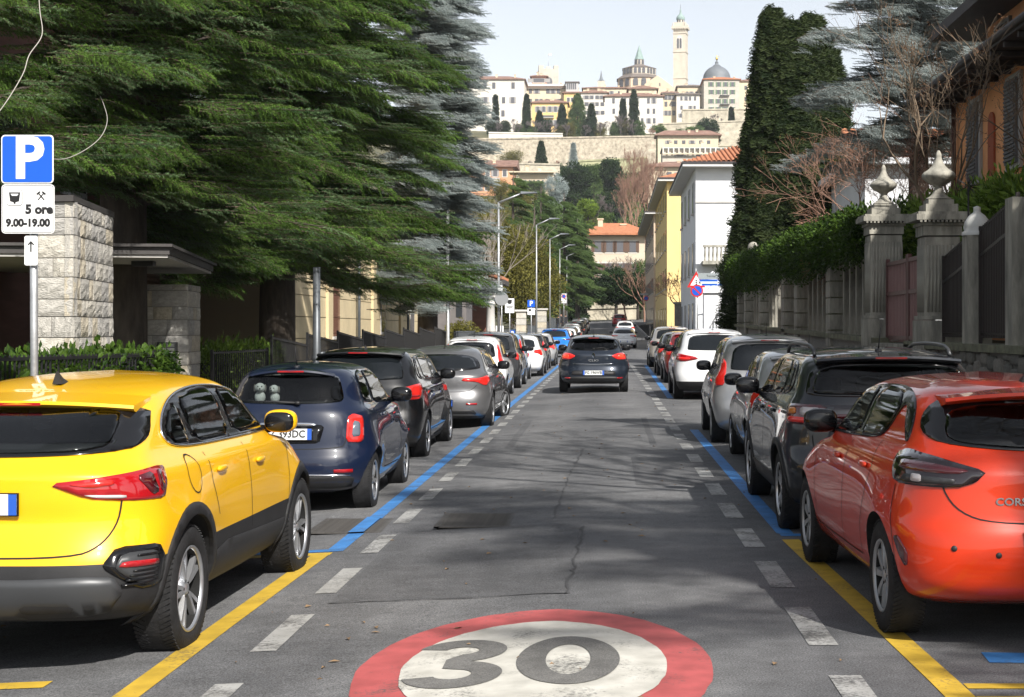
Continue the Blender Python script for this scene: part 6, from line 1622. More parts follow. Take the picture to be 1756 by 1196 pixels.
# steps behind parked cars and the maroon gate
gt = empty('driveway_gate', (WX+.25, 23.82, 0), 0, 'maroon and pink metal gate between the two urn piers', 'gate')
mb = MB(); mb.box2((-.3, .02, -.1), (1.2, 4.0, 1.45)); mb.build('threshold', M_conc, gt)
for k in range(2):
    y0 = .05+k*2.0; fr = MB()
    for yy_ in (y0+.04, y0+1.9): fr.box((0, yy_, 2.25), (.06, .08, 1.5))
    for z in (1.55, 2.35, 2.9): fr.box((0, y0+.97, z), (.05, 1.86, .07))
    fo = fr.build('gate_leaf', M_gate, gt)
    for i in range(13):
        mb = MB(); mb.box((0, y0+.16+i*.135, 2.2), (.02, .05, 1.45)); mb.build('slat', M_gatepink, fo)
# iron fence with posts, near part
def fence_post(Y, ztop, label, w=.34, ball=True):
    z0 = led(Y); o = empty('fence_post', (WX+.25, Y, z0), 0, label, 'post'); H = ztop-z0
    mb = MB(); mb.box((0, 0, H/2), (w, w, H)); mb.build('shaft', M_conc, o)
    if ball:
        mb = MB(); mb.lathe([(w*.62, H), (w*.62, H+.05), (w*.52, H+.07), (w*.56, H+.12), (w*.5, H+.20), (w*.34, H+.28), (w*.15, H+.33), (.05, H+.36), (.05, H+.40), (.005, H+.42)], 20); mb.build('dome', mat('pale_dome', (.50, .50, .48), rough=.8, var=.1, vscale=6), o)
        mb = MB(); r3 = random.Random(4)
        if Y > 20:
            for k in range(40):
                d = Vector((r3.gauss(0, 1), r3.gauss(0, 1), r3.gauss(0, 1))).normalized(); mb.tube([Vector((0, .5, H+.75))+d*.03, Vector((0, .5, H+.75))+d*.2], [.006, .002], 3, 0, False)
            mb.tube([(0, .5, H-.4), (0, .5, H+.75)], .015, 5); mb.build('iron_burst', M_iron, o)
    return o
fence_post(21.05, 3.02, 'square concrete fence post with a white domed cap')
fence_post(18.75, 3.35, 'square concrete fence post at the right picture edge', ball=False)
fence_post(16.3, 3.35, 'square concrete fence post beyond the right picture edge', ball=True)
for i, (y0, y1, t0, t1) in enumerate(((18.95, 20.85, 1.92, 1.62), (21.25, 23.15, 1.60, 1.32), (16.5, 18.55, 1.9, 1.9))):
    f = railing('iron_fence', ['dark iron fence panel right of the domed post', 'dark iron fence panel between the domed post and nearer urn pier', 'dark iron fence panel at the right picture edge'][i], [(WX+.25, y0), (WX+.25, y1)], (t0, t1), led(y0), .085, mat('iron_brown', (.022, .016, .015), rough=.6), 'iron fence panels on the rubble wall', bar=.028)
    L = y1-y0; mb = MB(); za, zb2 = t0-.42, t1-.42
    mb.add([(0, -.016, za), (L, -.016, zb2), (L, .016, zb2), (0, .016, za), (0, -.016, za+.05), (L, -.016, zb2+.05), (L, .016, zb2+.05), (0, .016, za+.05)], [(3, 2, 1, 0), (4, 5, 6, 7), (0, 1, 5, 4), (1, 2, 6, 5), (2, 3, 7, 6), (3, 0, 4, 7)]); mb.build('rail', M_iron, f)
# rusticated piers and thin posts of the long garden wall
def band_pier(Y, H, w, label, ball=False):
    z0 = led(Y)-.3; o = empty('banded_pier', (WX+.25, Y, z0), 0, label, 'pier', 'banded piers of the garden wall'); n = 7
    mb = MB(); mb.box((0, 0, H/2), (w*.86, w*.86, H)); mb.build('core', M_mosswall, o)
    for k in range(n):
        mb = MB(); mb.box((0, 0, H/n*(k+.5)), (w, w, H/n-.035)); mb.build('stone_block', M_conc, o)
    mb = MB(); mb.box((0, 0, H+.05), (w+.12, w+.12, .10)); mb.box((0, 0, H+.13), (w+.02, w+.02, .06)); mb.build('cap', M_conc, o)
    if ball: mb = MB(); blob(mb, (0, 0, H+.33), (.20, .20, .20), 0, 16, 10, 1.0); mb.build('ball', M_conc, o)
piers = [(33.4, 2.55, .58, False), (39.2, 2.6, .58, False), (42.0, 2.7, .60, False), (48.5, 2.6, .58, False), (53.5, 2.75, .62, True), (56.8, 2.5, .55, False), (60.5, 2.4, .6, True)]
pl = ['nearest of the row, under the thick ivy', 'left half of the close pair under ivy', 'far half of the close pair under ivy', 'beneath the cypress', 'taller, with a ball on top, under the cypress', 'just past the taller ball pier', 'farthest, with a ball, by the white gate']
for (Y, H, w, bl), l in zip(piers, pl): band_pier(Y, H, w, 'banded stone pier of the garden wall, '+l, bl)
ends = [28.6]+[p[0] for p in piers]
for i in range(len(ends)-1):
    y0, y1 = ends[i]+.35, ends[i+1]-.35
    if y1-y0 < .6: continue
    n = max(1, int((y1-y0)/.75))
    for k in range(n):
        Y = y0+(y1-y0)*(k+.5)/n; mb = MB(); mb.box((0, 0, 1.0), (.17, .17, 2.0)); o = mb.build('wall_baluster', M_conc); o.location = (WX+.28, Y, led(Y)-.02)
        tag(o, 'slim square concrete post of the garden wall under the ivy', 'post', 'slim posts of the garden wall')
    mb = MB(); mb.box((0, (y0+y1)/2, 0), (.30, y1-y0+.2, .16)); o = mb.build('wall_beam', M_conc); o.location = (WX+.28, 0, led((y0+y1)/2)+2.06); tag(o, 'concrete top beam of the garden wall, '+['past the farther urn pier', 'in the long gap before the close pair', 'between the close pair', 'after the close pair', 'under the cypress', 'by the ball pier', 'at the far end'][i], 'beam', 'top beams of the garden wall')
# ivy over the wall: a mass that follows the beam and hangs
def ivy_mass(name, label, y0, y1, zfun, hgt, dep, n, seed, key='ivy', size=1.0, x0=WX-.12):
    rnd = random.Random(seed); root = empty(name, (x0, y0, 0), 0, label, 'ivy'); pts = []
    for i in range(n):
        y = rnd.uniform(y0, y1); h = hgt*(.75+.5*noise.noise(Vector((y*.6, seed, 0)))); hang = .55+.9*noise.noise(Vector((y*1.3, seed, 5)))
        u = rnd.random(); z = zfun(y)
        if u < .5: p = Vector((rnd.uniform(-.12, .10), y-y0, z-hang+rnd.random()*(h+hang))); d = Vector((-1, 0, rnd.uniform(-.5, .3)))
        elif u < .62: p = Vector((rnd.uniform(-.05, .5), y-y0, z-hang*.6)); d = Vector((-.6, rnd.uniform(-1, 1), -.6))
        else: p = Vector((rnd.uniform(0, dep), y-y0, z+h*rnd.uniform(.7, 1.05))); d = Vector((rnd.uniform(-.5, .3), rnd.uniform(-.7, .2), 1))
        p += Vector((rnd.gauss(0, .06), 0, rnd.gauss(0, .07))); pts.append((p, aim(d, rnd.random()*6), size*rnd.uniform(.7, 1.35)))
    mb = MB()
    k = int((y1-y0)/1.0)
    for i in range(k):
        ya = y0+(y1-y0)*i/k; yb = ya+(y1-y0)/k; z = zfun((ya+yb)/2); mb.box(((dep+.15)/2, (ya+yb)/2-y0, z+hgt*.28), (dep*.7, yb-ya, hgt*.5))
    mb.build('stems', mat('hedge_core', (.012, .016, .006)), root); crown_object('leaves', pts, key, sprays(key), root); return root
ivy_mass('ivy', 'dark ivy mass spilling over the garden wall', 29.0, 62, lambda y: led(y)+2.12, .32, .9, 5000, 3, size=.85)
ivy_mass('laurel_hedge', 'bright glossy hedge rising behind the urn piers', 23.0, 33, lambda y: 3.25+.04*(y-23), .75, 1.3, 1500, 8, 'laurel', 1.0, x0=WX+1.5)
ivy_mass('laurel_hedge', 'sunlit glossy hedge above the iron fence', 14.0, 22.8, lambda y: 2.75, .62, 1.0, 1300, 9, 'laurel', .95, x0=WX+1.6)
# --- orange villa
ox, oy = 8.5, 36.5
ov = empty('orange_villa', (ox, oy, 0), 0, 'orange rendered villa with deep dark eaves and grey shutters', 'house')
def oloc(p): return (p[0]-ox, p[1]-oy, p[2])
mb = MB(); mb.box2(oloc((8.5, 14, 1)), oloc((16, 36.5, 7.3))); mb.build('wall', M_orange, ov)
mb = MB(); mb.box2(oloc((9.2, 16, 7.3)), oloc((15, 36.2, 9.0))); mb.build('attic_wall', M_orange2, ov)
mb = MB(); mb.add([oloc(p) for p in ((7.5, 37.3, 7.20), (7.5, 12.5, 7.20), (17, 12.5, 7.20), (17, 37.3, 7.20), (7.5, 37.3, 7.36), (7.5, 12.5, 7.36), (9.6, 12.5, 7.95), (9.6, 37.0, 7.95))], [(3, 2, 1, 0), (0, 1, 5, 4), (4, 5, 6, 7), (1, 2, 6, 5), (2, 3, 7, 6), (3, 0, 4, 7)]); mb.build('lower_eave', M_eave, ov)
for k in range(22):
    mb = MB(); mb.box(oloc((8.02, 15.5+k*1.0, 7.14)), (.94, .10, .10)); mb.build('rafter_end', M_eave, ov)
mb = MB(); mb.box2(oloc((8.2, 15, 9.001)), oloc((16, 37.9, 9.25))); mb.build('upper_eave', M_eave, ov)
mb = MB(); mb.tube([oloc((7.48, 12.5, 7.33)), oloc((7.48, 37.35, 7.33))], .08, 8); mb.build('gutter', M_eave, ov)
mb = MB(); mb.tube([oloc((8.4, 36.3, 1.2)), oloc((8.4, 36.3, 7.2))], .06, 8); mb.build('drainpipe', mat('copper_pipe', (.09, .04, .03), rough=.6), ov)
for y in (18.0, 21.5, 25.0, 27.8, 30.7, 34.0):
    z0 = 5.15; hh = 1.75
    mb = MB(); mb.box2(oloc((8.43, y-.12, z0-.12)), oloc((8.499, y+1.02, z0+hh+.12))); w = mb.build('window', M_frame, ov)
    for s_i in range(2):
        mb = MB(); mb.box2(oloc((8.37, y+.02+s_i*.45, z0)), oloc((8.429, y+.43+s_i*.45, z0+hh))); mb.build('shutter', M_shut, w)
    for k in range(20):
        mb = MB(); mb.box2(oloc((8.345, y+.06, z0+.06+k*.083)), oloc((8.369, y+.86, z0+.105+k*.083))); mb.build('slat', mat('slat_grey', (.10, .10, .105), rough=.7), w)
for y in (29.6, 33.0):
    mb = MB(); a = [(y-.25, 5.0), (y+.25, 5.0)]+[(y+cos(radians(t))*.25, 6.25+sin(radians(t))*.25) for t in range(0, 181, 20)]
    mb.prism([(p[0]-oy, p[1]) for p in a], 8.45-ox, 8.495-ox, 'x'); mb.build('blind_niche', mat('niche_red', (.36, .09, .04), rough=.9), ov)
for y in (22.0, 25.2, 28.4, 31.4, 34.0):
    mb = MB(); mb.box2(oloc((9.12, y, 7.95)), oloc((9.199, y+1.3, 8.85))); w = mb.build('attic_window', M_shut, ov)
    mb = MB(); mb.box2(oloc((9.10, y+.15, 8.05)), oloc((9.119, y+1.15, 8.75))); mb.build('pane', M_window, w)
# --- white villa behind
wv = empty('white_villa', (8.6, 50, .6), 0, 'white house with tiled roof behind the bare maples', 'house')
mb = MB(); mb.box2((0, 0, 0), (8.5, 9, 6.6)); mb.build('wall', M_whitewall, wv)
mb = MB(); mb.box2((-.5, -.5, 6.601), (9, 9.5, 6.8)); mb.build('cornice', M_whitewall, wv)
tm = MB(); tm.lathe([(.13, 0), (.12, .58)], 8, 0, Matrix.Rotation(radians(-62), 4, 'X')); tmw = tm.mesh('roof_tile', M_tile)
for i in range(34):
    for r in range(4):
        o = link('roof_tile', tmw, wv); o.location = (-.45+i*.28, -.5+r*.50, 6.86+r*.265)
mb = MB(); mb.add([(-.5, -.5, 6.801), (9, -.5, 6.801), (9, 1.6, 7.86), (-.5, 1.6, 7.86)], [(0, 1, 2, 3)]); mb.build('roof', M_tilebrown, wv)
for x in (.8, 3.6, 6.2):
    mb = MB(); mb.box2((x, -.05, 2.4), (x+1, -.001, 4.2)); w = mb.build('window', M_frame, wv)
    mb = MB(); mb.box2((x+.1, -.06, 2.5), (x+.9, -.051, 4.1)); mb.build('pane', M_window, w)
# --- house with balcony, yellow house, beige house
M_shutp = mat('shutter_pale', (.40, .41, .43), rough=.7)
def street_house(name, label, x0, y0, y1, ztop, xr, m, storeys, roofm, lab2='house', zb=0, eave=.9, win_w=.9, shutter=M_shut, hip=2.2, front=(), tiles=False):
    o = empty(name, (x0, y0, zb), 0, label, lab2); D = y1-y0; W = xr-x0; H = ztop-zb
    mb = MB(); mb.box2((0, 0, -.5), (W, D, H)); mb.build('wall', m, o)
    mb = MB(); e = eave; mb.box2((-e, -e, H+.001), (W+e, D+e, H+.16)); mb.build('soffit', mat('eave_white', (.55, .55, .54), rough=.8), o)
    mb = MB(); mb.box2((-e-.05, -e-.05, H+.161), (W+e, D+e, H+.30)); mb.build('gutter', M_eave, o)
    mb = MB(); mb.add([(-e, -e, H+.301), (W+e, -e, H+.301), (W+e, D+e, H+.301), (-e, D+e, H+.301), (W*.35, D*.4, H+.3+hip), (W*.65, D*.4, H+.3+hip), (W*.65, D*.6, H+.3+hip), (W*.35, D*.6, H+.3+hip)], [(0, 1, 5, 4), (1, 2, 6, 5), (2, 3, 7, 6), (3, 0, 4, 7), (4, 5, 6, 7)]); mb.build('roof', roofm, o)
    if tiles:
        # half-round cover tiles up the front slope
        n = int((W+2*e)/.30); sl = Vector((0, D*.4+e, hip)); L = sl.length; tt = MB(); tt.lathe([(.11, 0), (.10, L)], 7, 0, Matrix.Rotation(-atan2(sl.y, sl.z), 4, 'X')); tme_ = tt.mesh('tile_row', roofm)
        for i in range(n):
            x = -e+.15+i*.30
            k = min(1, max(.12, min((x+e)/(W*.35+e), (W+e-x)/(W*.35+e)))); q = link('tile_row', tme_, o); q.location = (x, -e, H+.33); q.scale = (1, k, k)
    sh_ = H/storeys; n = max(2, int(D/4.2))
    for s in range(storeys):
        for i in range(n):
            y = D*(i+.5)/n-win_w/2; z = sh_*s+sh_*.30
            mb = MB(); mb.box2((-.06, y, z), (-.001, y+win_w, z+sh_*.5)); w = mb.build('window', M_window, o)
            for sd in (-1, 1):
                yy_ = y-.02-.4 if sd < 0 else y+win_w+.02; mb = MB(); mb.box2((-.06, yy_, z), (-.002, yy_+.4, z+sh_*.5)); mb.build('shutter', shutter, w)
            mb = MB(); mb.box2((-.16, y-.1, z-.12), (-.001, y+win_w+.1, z-.02)); mb.build('sill', M_soffit, w)
    for (xa, za, w_, h_) in front:
        mb = MB(); mb.box2((xa, -.05, za), (xa+w_, -.001, za+h_)); w = mb.build('window', M_frame, o)
        mb = MB(); mb.box2((xa+.08, -.06, za+.08), (xa+w_-.08, -.051, za+h_-.08)); mb.build('pane', M_window, w)
    return o
bw = street_house('balcony_house', 'white three-storey house with a balcony beside the cypress', 5.45, 93, 112, PZ(288, 93), 14, M_whitewall, 3, M_tile, eave=.85, tiles=True, hip=1.9, zb=.3, shutter=M_shutp)
# balcony with balusters on the front of the house
zbal = PZ(455, 93)-.3
mb = MB(); mb.box2((.36, -1.3, zbal), (7, -.002, zbal+.22)); mb.build('balcony_slab', M_conc, bw)
mb = MB(); mb.box2((.36, -1.3, zbal+1.05), (7, -1.16, zbal+1.18)); mb.build('balcony_rail', M_conc, bw)
bl = MB(); bl.lathe([(.07, 0), (.07, .08), (.045, .12), (.085, .35), (.05, .6), (.045, .72), (.07, .78), (.07, .83)], 8); blm = bl.mesh('baluster', M_conc)
for i in range(26):
    q = link('baluster', blm, bw); q.location = (.5+i*.25, -1.22, zbal+.22)
mb = MB(); mb.box2((-.02, -.08, PZ(348, 93)-.3), (3.0, -.001, PZ(344, 93)-.3)); mb.build('string_course', M_soffit, bw)
street_house('yellow_house', 'yellow house with a green-grey eave past the white balcony house', 5.0, 127, 158, PZ(312, 127), 14, M_yellow, 4, M_tile, eave=.8, hip=2.2, zb=.9, shutter=mat('shutter_yellowish', (.45, .36, .16), rough=.7))
street_house('beige_house', 'beige house with a dark projecting roof behind the yellow house', 5.0, 164, 200, PZ(368, 164), 13, M_beige, 4, M_coping, eave=1.0, hip=1.5, zb=1.6)
mb = MB(); 
# white gate pier, railing and urn by the balcony house
wp = empty('white_gate_pier', (PX(1222, 76), 76, gz(KR, 76)+.1), 0, 'white gate pier with an urn beside the road signs', 'gate pier')
H = PZ(503, 76)-wp.location.z
mb = MB(); mb.box((0, 0, H/2), (.95, .95, H)); mb.build('shaft', M_whitewall, wp)
mb = MB(); mb.box((0, 0, H+.08), (1.2, 1.2, .16)); mb.build('cap', M_whitewall, wp)
mb = MB(); mb.lathe([(.28, 0), (.28, .06), (.12, .16), (.12, .28), (.30, .42), (.38, .56), (.36, .66), (.18, .74), (.15, .84), (.02, .95)], 18, 0, Matrix.Translation((0, 0, H+.16))); mb.build('urn', M_whitewall, wp)
railing('white_railing', 'white bar railing right of the white gate pier', [(5.75, 63), (5.75, 75.3)], (2.6, 2.6), gz(KR, 66)+.1, .3, M_whitewall, bar=.05)
railing('white_railing', 'white bar railing left of the white gate pier', [(5.5, 77), (5.5, 92)], (2.3, 2.3), gz(KR, 80)+.1, .3, M_whitewall, bar=.05)
railing('pavement_railing', 'low dark railing along the pavement up to the trees', [(3.55, 118), (3.75, 205)], (1.25, 1.25), 0.9, .5, M_iron, bar=.05)
st = empty('garden_pier', (PX(1172, 112), 112, .4), 0, 'grey stone pier in front of the yellow house', 'pier')
mb = MB(); mb.box((0, 0, 1.6), (1.3, 1.2, 3.2)); mb.build('shaft', M_rubble[1], st); mb = MB(); mb.box((0, 0, 3.27), (1.5, 1.4, .14)); mb.build('cap', M_conc, st)
# --- road signs on the right pavement
Y = 74.0; rs = empty('road_sign_post', (PX(1196, Y), Y, gz(KR, Y)+.12), 0, 'post with red triangle, no-parking disc and grey and blue direction boards', 'sign'); b = rs.location.z
mb = MB(); mb.tube([(0, .05, 0), (0, .05, PZ(466, Y)-b)], .035, 8); mb.build('post', M_galv, rs)
def tri(s, z): return [(-s, z-s*.58), (s, z-s*.58), (0, z+s*1.15)]
mb = MB(); mb.prism(tri(.46, 0), -.02, -.012, 'y'); t_ = mb.build('warning_triangle', M_signred, rs); t_.location = (-.06, 0, PZ(484, Y)-b)
mb = MB(); mb.prism(tri(.30, 0), -.028, -.0205, 'y'); mb.build('triangle_field', M_signwhite, t_)
for k, (xx, zz) in enumerate(((0, .08), (0, -.02), (0, -.11))): mb = MB(); blob(mb, (xx, -.03, zz), (.04, .004, .04), 0, 10, 6, 1.0); mb.build('triangle_dot', M_black, t_)
mb = MB(); mb.lathe([(.31, 0), (.31, .01)], 28, 0, Matrix.Rotation(pi/2, 4, 'X'), False, True); d_ = mb.build('no_parking_disc', M_signred, rs); d_.location = (-.03, -.02, PZ(499, Y)-b)
mb = MB(); mb.lathe([(.24, 0), (.24, .01)], 28, 0, Matrix.Translation((0, -.011, 0)) @ Matrix.Rotation(pi/2, 4, 'X'), False, True); mb.build('blue_field', M_signblue, d_)
mb = MB(); mb.box((0, -.024, 0), (.48, .004, .075)); s_ = mb.build('red_bar', M_signred, d_); s_.rotation_euler = (0, radians(45), 0)
p_ = plate(rs, 'grey_board', (.62, -.02, PZ(474, Y)-b), 1.2, .30, .02, mat('board_grey', (.25, .28, .29), rough=.5)); lettering('Terme', .17, M_black, p_, (.05, -.006, 0))
p_ = plate(rs, 'blue_board', (.62, -.02, PZ(485, Y)-b), 1.2, .30, .02, M_signblue)
mb = MB(); mb.prism([(-.55, -.05), (.36, -.05), (.36, -.11), (.55, 0), (.36, .11), (.36, .05), (-.55, .05)], -.008, -.003, 'y'); mb.build('arrow', M_signwhite, p_)
Y = 170; o = post_sign('no_parking_sign', 'small no-parking disc under a grey plate at the far right kerb', PX(1108, Y), Y, PZ(503, Y)); b = o.location.z
mb = MB(); mb.lathe([(.30, 0), (.30, .01)], 24, 0, Matrix.Translation((0, -.04, PZ(512, Y)-b)) @ Matrix.Rotation(pi/2, 4, 'X'), False, True); mb.build('red_disc', M_signred, o)
mb = MB(); mb.lathe([(.22, 0), (.22, .01)], 24, 0, Matrix.Translation((0, -.06, PZ(512, Y)-b)) @ Matrix.Rotation(pi/2, 4, 'X'), False, True); mb.build('blue_disc', M_signblue, o)
plate(o, 'plate', (-.2, -.04, PZ(505, Y)-b), .9, .2, .01, M_signgrey)
# ================================================================== THE HILL AND THE UPPER TOWN
M_hw = mat('town_white', (.61, .575, .515), rough=.9, var=.16, vscale=.25, stretch=(1, 1, .3))
M_hc = mat('town_cream', (.57, .48, .345), rough=.9, var=.16, vscale=.25, stretch=(1, 1, .3))
M_hy = mat('town_yellow', (.66, .46, .20), rough=.9, var=.08, vscale=.15)
M_hp = mat('town_pink', (.58, .30, .22), rough=.9, var=.08, vscale=.15)
M_hg = mat('town_grey', (.46, .42, .36), rough=.9, var=.15, vscale=.3)
M_ho = mat('town_orange', (.60, .30, .17), rough=.9, var=.1, vscale=.2)
M_stonepale = mat('town_stone', (.52, .47, .39), rough=.9, var=.14, vscale=.35)
M_stonewarm = mat('town_stone_warm', (.56, .45, .33), rough=.9, var=.12, vscale=.3)  # warmer stone tone for the lower drum and nave gable
M_lead = mat('lead_roof', (.13, .145, .16), rough=.6, var=.15, vscale=.4)
M_copper = mat('green_copper', (.22, .30, .28), rough=.7, var=.2, vscale=.6)
M_slate = mat('slate_roof', (.15, .125, .11), rough=.85, var=.2, vscale=.4)
M_tw = mat('town_window', (.10, .10, .11), rough=.3)
M_tgreen = mat('town_shutter_green', (.13, .19, .12), rough=.8)
M_tgrey = mat('town_shutter_grey', (.30, .29, .28), rough=.8)
def PH(px, py, Y): return P(px, py, Y)
def town_house(name, label, px0, px1, ye, yb, Y, m, rows, cols, roofm=None, rise=3.0, depth=14, yaw=0.0, win=(1.3, 2.0), shutter=None, eave=.8, cat='building', roof='hip', margin=.10, skip=()):
    a = PH(px0, yb, Y); b = PH(px1, ye, Y); W = b.x-a.x; H = b.z-a.z; extra = 8
    o = empty(name, ((a.x+b.x)/2, Y, a.z), yaw, label, cat)
    mb = MB(); mb.box2((-W/2, 0, -extra), (W/2, depth, H)); mb.build('wall', m, o)
    e = eave; roofm = roofm or M_tilebrown
    mb = MB()
    if roof == 'flat': mb.box2((-W/2-e*.4, -e*.4, H+.001), (W/2+e*.4, depth+e*.4, H+.5))
    else:
        mb.box2((-W/2-e, -e, H+.001), (W/2+e, depth+e, H+.35)); i = min(depth/2, W/2)*.9 if roof == 'hip' else .0
        mb.add([(-W/2-e, -e, H+.351), (W/2+e, -e, H+.351), (W/2+e, depth+e, H+.351), (-W/2-e, depth+e, H+.351), (-W/2-e+i, depth/2, H+.35+rise), (W/2+e-i, depth/2, H+.35+rise)], [(0, 1, 5, 4), (1, 2, 5), (2, 3, 4, 5), (3, 0, 4)])
    mb.build('roof', roofm, o)
    wm = MB(); wm.box((0, 0, 0), (win[0], .16, win[1])); wme = wm.mesh('window', M_tw)
    sm = MB(); sm.box((0, 0, 0), (win[0]*.5, .12, win[1])); sme = sm.mesh('shutter', shutter or M_tgrey)
    fm = MB(); fm.box((0, 0, 0), (win[0]+.5, .10, win[1]+.5)); fme = fm.mesh('window_surround', M_hw)
    rw = random.Random(int(px0*7+ye))
    for k_ in range(2): chimney(o, rw.uniform(-.4, .4)*W, depth*rw.uniform(.2, .45), H+rise*.3, 1.4+rw.random())
    for r in range(rows):
        dz_ = rw.uniform(-.4, .4)
        for c in range(cols):
            if (r, c) in skip or rw.random() < .10: continue
            x = -W/2+W*(margin+(1-2*margin)*(c+.5)/cols); z = H*(r+.5)/rows+dz_; x += rw.uniform(-.25, .25)
            w = link('window', wme, o); w.location = (x, -.07, z)
            if m is not M_hw and m is not M_hc: f = link('window_surround', fme, w); f.location = (0, .04, 0)
            if shutter or (r+c) % 3 == 0:
                for sd in (-1, 1): s = link('shutter', sme, w); s.location = (sd*win[0]*.77, -.02, 0)
    return o, W, H
def on(o, name, lo, hi, m): mb = MB(); mb.box2(lo, hi); return mb.build(name, m, o)
def chimney(o, x, y, z, h=1.6): mb = MB(); mb.box((x, y, z+h/2), (.9, .9, h)); mb.box((x, y, z+h+.1), (1.2, 1.2, .2)); mb.build('chimney', M_hc, o)

o, W, H = town_house('town_house', 'long cream palace at the left end of the skyline', 780, 899, 137, 205, 720, M_hw, 3, 6, rise=3.0, win=(1.6, 3.0), depth=20); chimney(o, 3, 5, H+1.5); chimney(o, 12, 5, H+1.5)
o, W, H = town_house('town_house', 'pale yellow house with roof terrace below the pink tower', 898, 970, 150, 200, 742, M_hc, 3, 6, roof='flat', win=(1.6, 2.2)); on(o, 'terrace_wall', (-W/2, -.6, H+.5), (W/2, -.2, H+1.6), M_hw); on(o, 'terrace_band', (-W/2-.6, -1.0, H-.9), (W/2+.6, 0, H-.5), M_slate)
o, W, H = town_house('roof_tower', 'small pink roof loggia above the pale yellow house', 912, 937, 132, 147, 748, M_hp, 1, 1, rise=1.2, depth=7, win=(5.5, 1.9), eave=1.0)
o, W, H = town_house('town_house', 'ochre house with a balcony among the cypresses', 912, 973, 177, 222, 700, M_hy, 2, 5, rise=2.4, win=(1.3, 2.6), shutter=M_tgrey); on(o, 'balcony', (-W*.22, -1.4, H*.42), (W*.12, 0, H*.42+.3), M_hg); on(o, 'balcony_rail', (-W*.22, -1.4, H*.42+.3), (W*.12, -1.3, H*.42+1.2), M_tw); chimney(o, -3, 5, H+1)
# fortress tower
rk = empty('fortress_tower', PH(941, 150, 800), radians(8), 'grey crenellated fortress tower with an arch', 'tower'); w = 34*800/FPX; h = (150-120)*800/FPX
on(rk, 'wall', (-w/2, 0, -3), (w/2, 9, h), M_hg)
for x0, x1 in ((-w/2, -w/2+w*.24), (w/2-w*.24, w/2)): on(rk, 'merlon', (x0, .01, h+.001), (x1, 3, h+2.4), M_hg)
on(rk, 'parapet', (-w/2+w*.24, .3, h), (w/2-w*.24, 2, h+.7), M_hg)
mb = MB(); mb.prism([(-1.9, 0), (1.9, 0)]+[(1.9*cos(radians(t)), 2.4+1.9*sin(radians(t))) for t in range(0, 181, 20)], -.15, -.001, 'y'); a_ = mb.build('arch', M_tw, rk); a_.location = (0, 0, 1)
mb = MB(); mb.tube([(0, 2, h), (0, 2, h+9)], .10, 5); mb.build('flagpole', M_galv, rk); on(rk, 'turret', (-1.2, 1.5, h+.71), (1.2, 3.2, h+2.0), M_stonepale)
mb = MB(); mb.box((.9, 2, h+8.6), (1.8, .06, .9)); mb.build('flag', M_hw, rk)
o, W, H = town_house('town_house', 'yellow house low behind the cedars on the ridge', 967, 997, 160, 205, 735, M_hy, 2, 3, rise=2); on(o, 'glazed_loggia', (-W/2+1, 2, H+1.0), (W/2-1.5, 6, H+5.6), M_frame); on(o, 'loggia_roof', (-W/2+.4, 1.4, H+5.601), (W/2-.9, 6.6, H+6.0), M_slate)
for k in range(5): on(o, 'loggia_pane', (-W/2+1.3+k*1.0, 1.90, H+2.2), (-W/2+2.0+k*1.0, 1.995, H+5.2), M_tw)
o, W, H = town_house('town_house', 'cream house with stacked loggias in the middle of the ridge', 996, 1042, 160, 212, 725, M_hw, 4, 4, rise=2.4, win=(1.8, 1.8)); chimney(o, 2, 4, H+1); chimney(o, 4, 7, H+1); chimney(o, -3, 4, H+1)
o, W, H = town_house('town_house', 'low tiled house behind the cream loggias', 1000, 1075, 152, 170, 770, M_hc, 1, 5, rise=1.6)
mb = MB(); s_ = empty('small_spire', PH(1031, 152, 850), 0, 'small pointed bell turret on the skyline', 'spire')
mb.box((0, 0, 2), (4.2, 4.2, 4)); mb.build('base', M_stonepale, s_); mb = MB(); mb.lathe([(2.4, 4.0), (1.0, 5.2), (.6, 6.6), (.02, 10.5)], 8); mb.build('spire', M_lead, s_)
o, W, H = town_house('town_house', 'long white convent front with many shuttered windows', 1037, 1137, 166, 216, 690, M_hw, 3, 8, rise=2.6, win=(1.2, 2.4), depth=16); chimney(o, -6, 4, H+1.2); chimney(o, 9, 4, H+1.2); chimney(o, 1, 6, H+2)
o, W, H = town_house('town_house', 'arched loggia bay joining the convent and the small white house', 1136, 1161, 160, 200, 694, M_hc, 3, 3, rise=1.6, win=(1.3, 2.2)); on(o, 'eave_shade_bar', (-W/2-.8, -1.2, H-.4), (W/2+.8, -.9, H), M_slate)  # dark bar modelled to imitate the shade under the eave
o, W, H = town_house('town_house', 'small white house with a balcony right of the loggia bay', 1160, 1200, 163, 206, 690, M_hw, 3, 4, rise=1.8, win=(1.0, 1.8), roofm=M_slate); on(o, 'balcony', (-W*.25, -1.1, H*.36), (-W*.02, 0, H*.36+.25), M_tw)
o, W, H = town_house('town_house', 'pinkish house with round-edged roof below the bell tower', 1162, 1211, 149, 200, 735, M_hc, 2, 5, rise=1.8, roofm=M_slate, win=(1.1, 1.8))
o, W, H = town_house('town_house', 'tall house with green shutters and balconies under the dome', 1207, 1268, 137, 196, 715, M_hg, 4, 4, rise=2.4, shutter=M_tgreen, win=(1.3, 2.2), roofm=M_tile, depth=18)
for k in range(2): on(o, 'balcony', (-W*.05, -1.3, H*.27+k*H*.26), (W*.22, 0, H*.27+k*H*.26+.25), M_tw)
town_house('town_house', 'pale house at the right end of the skyline behind the cypress', 1266, 1330, 140, 200, 735, M_hc, 3, 4, rise=2)
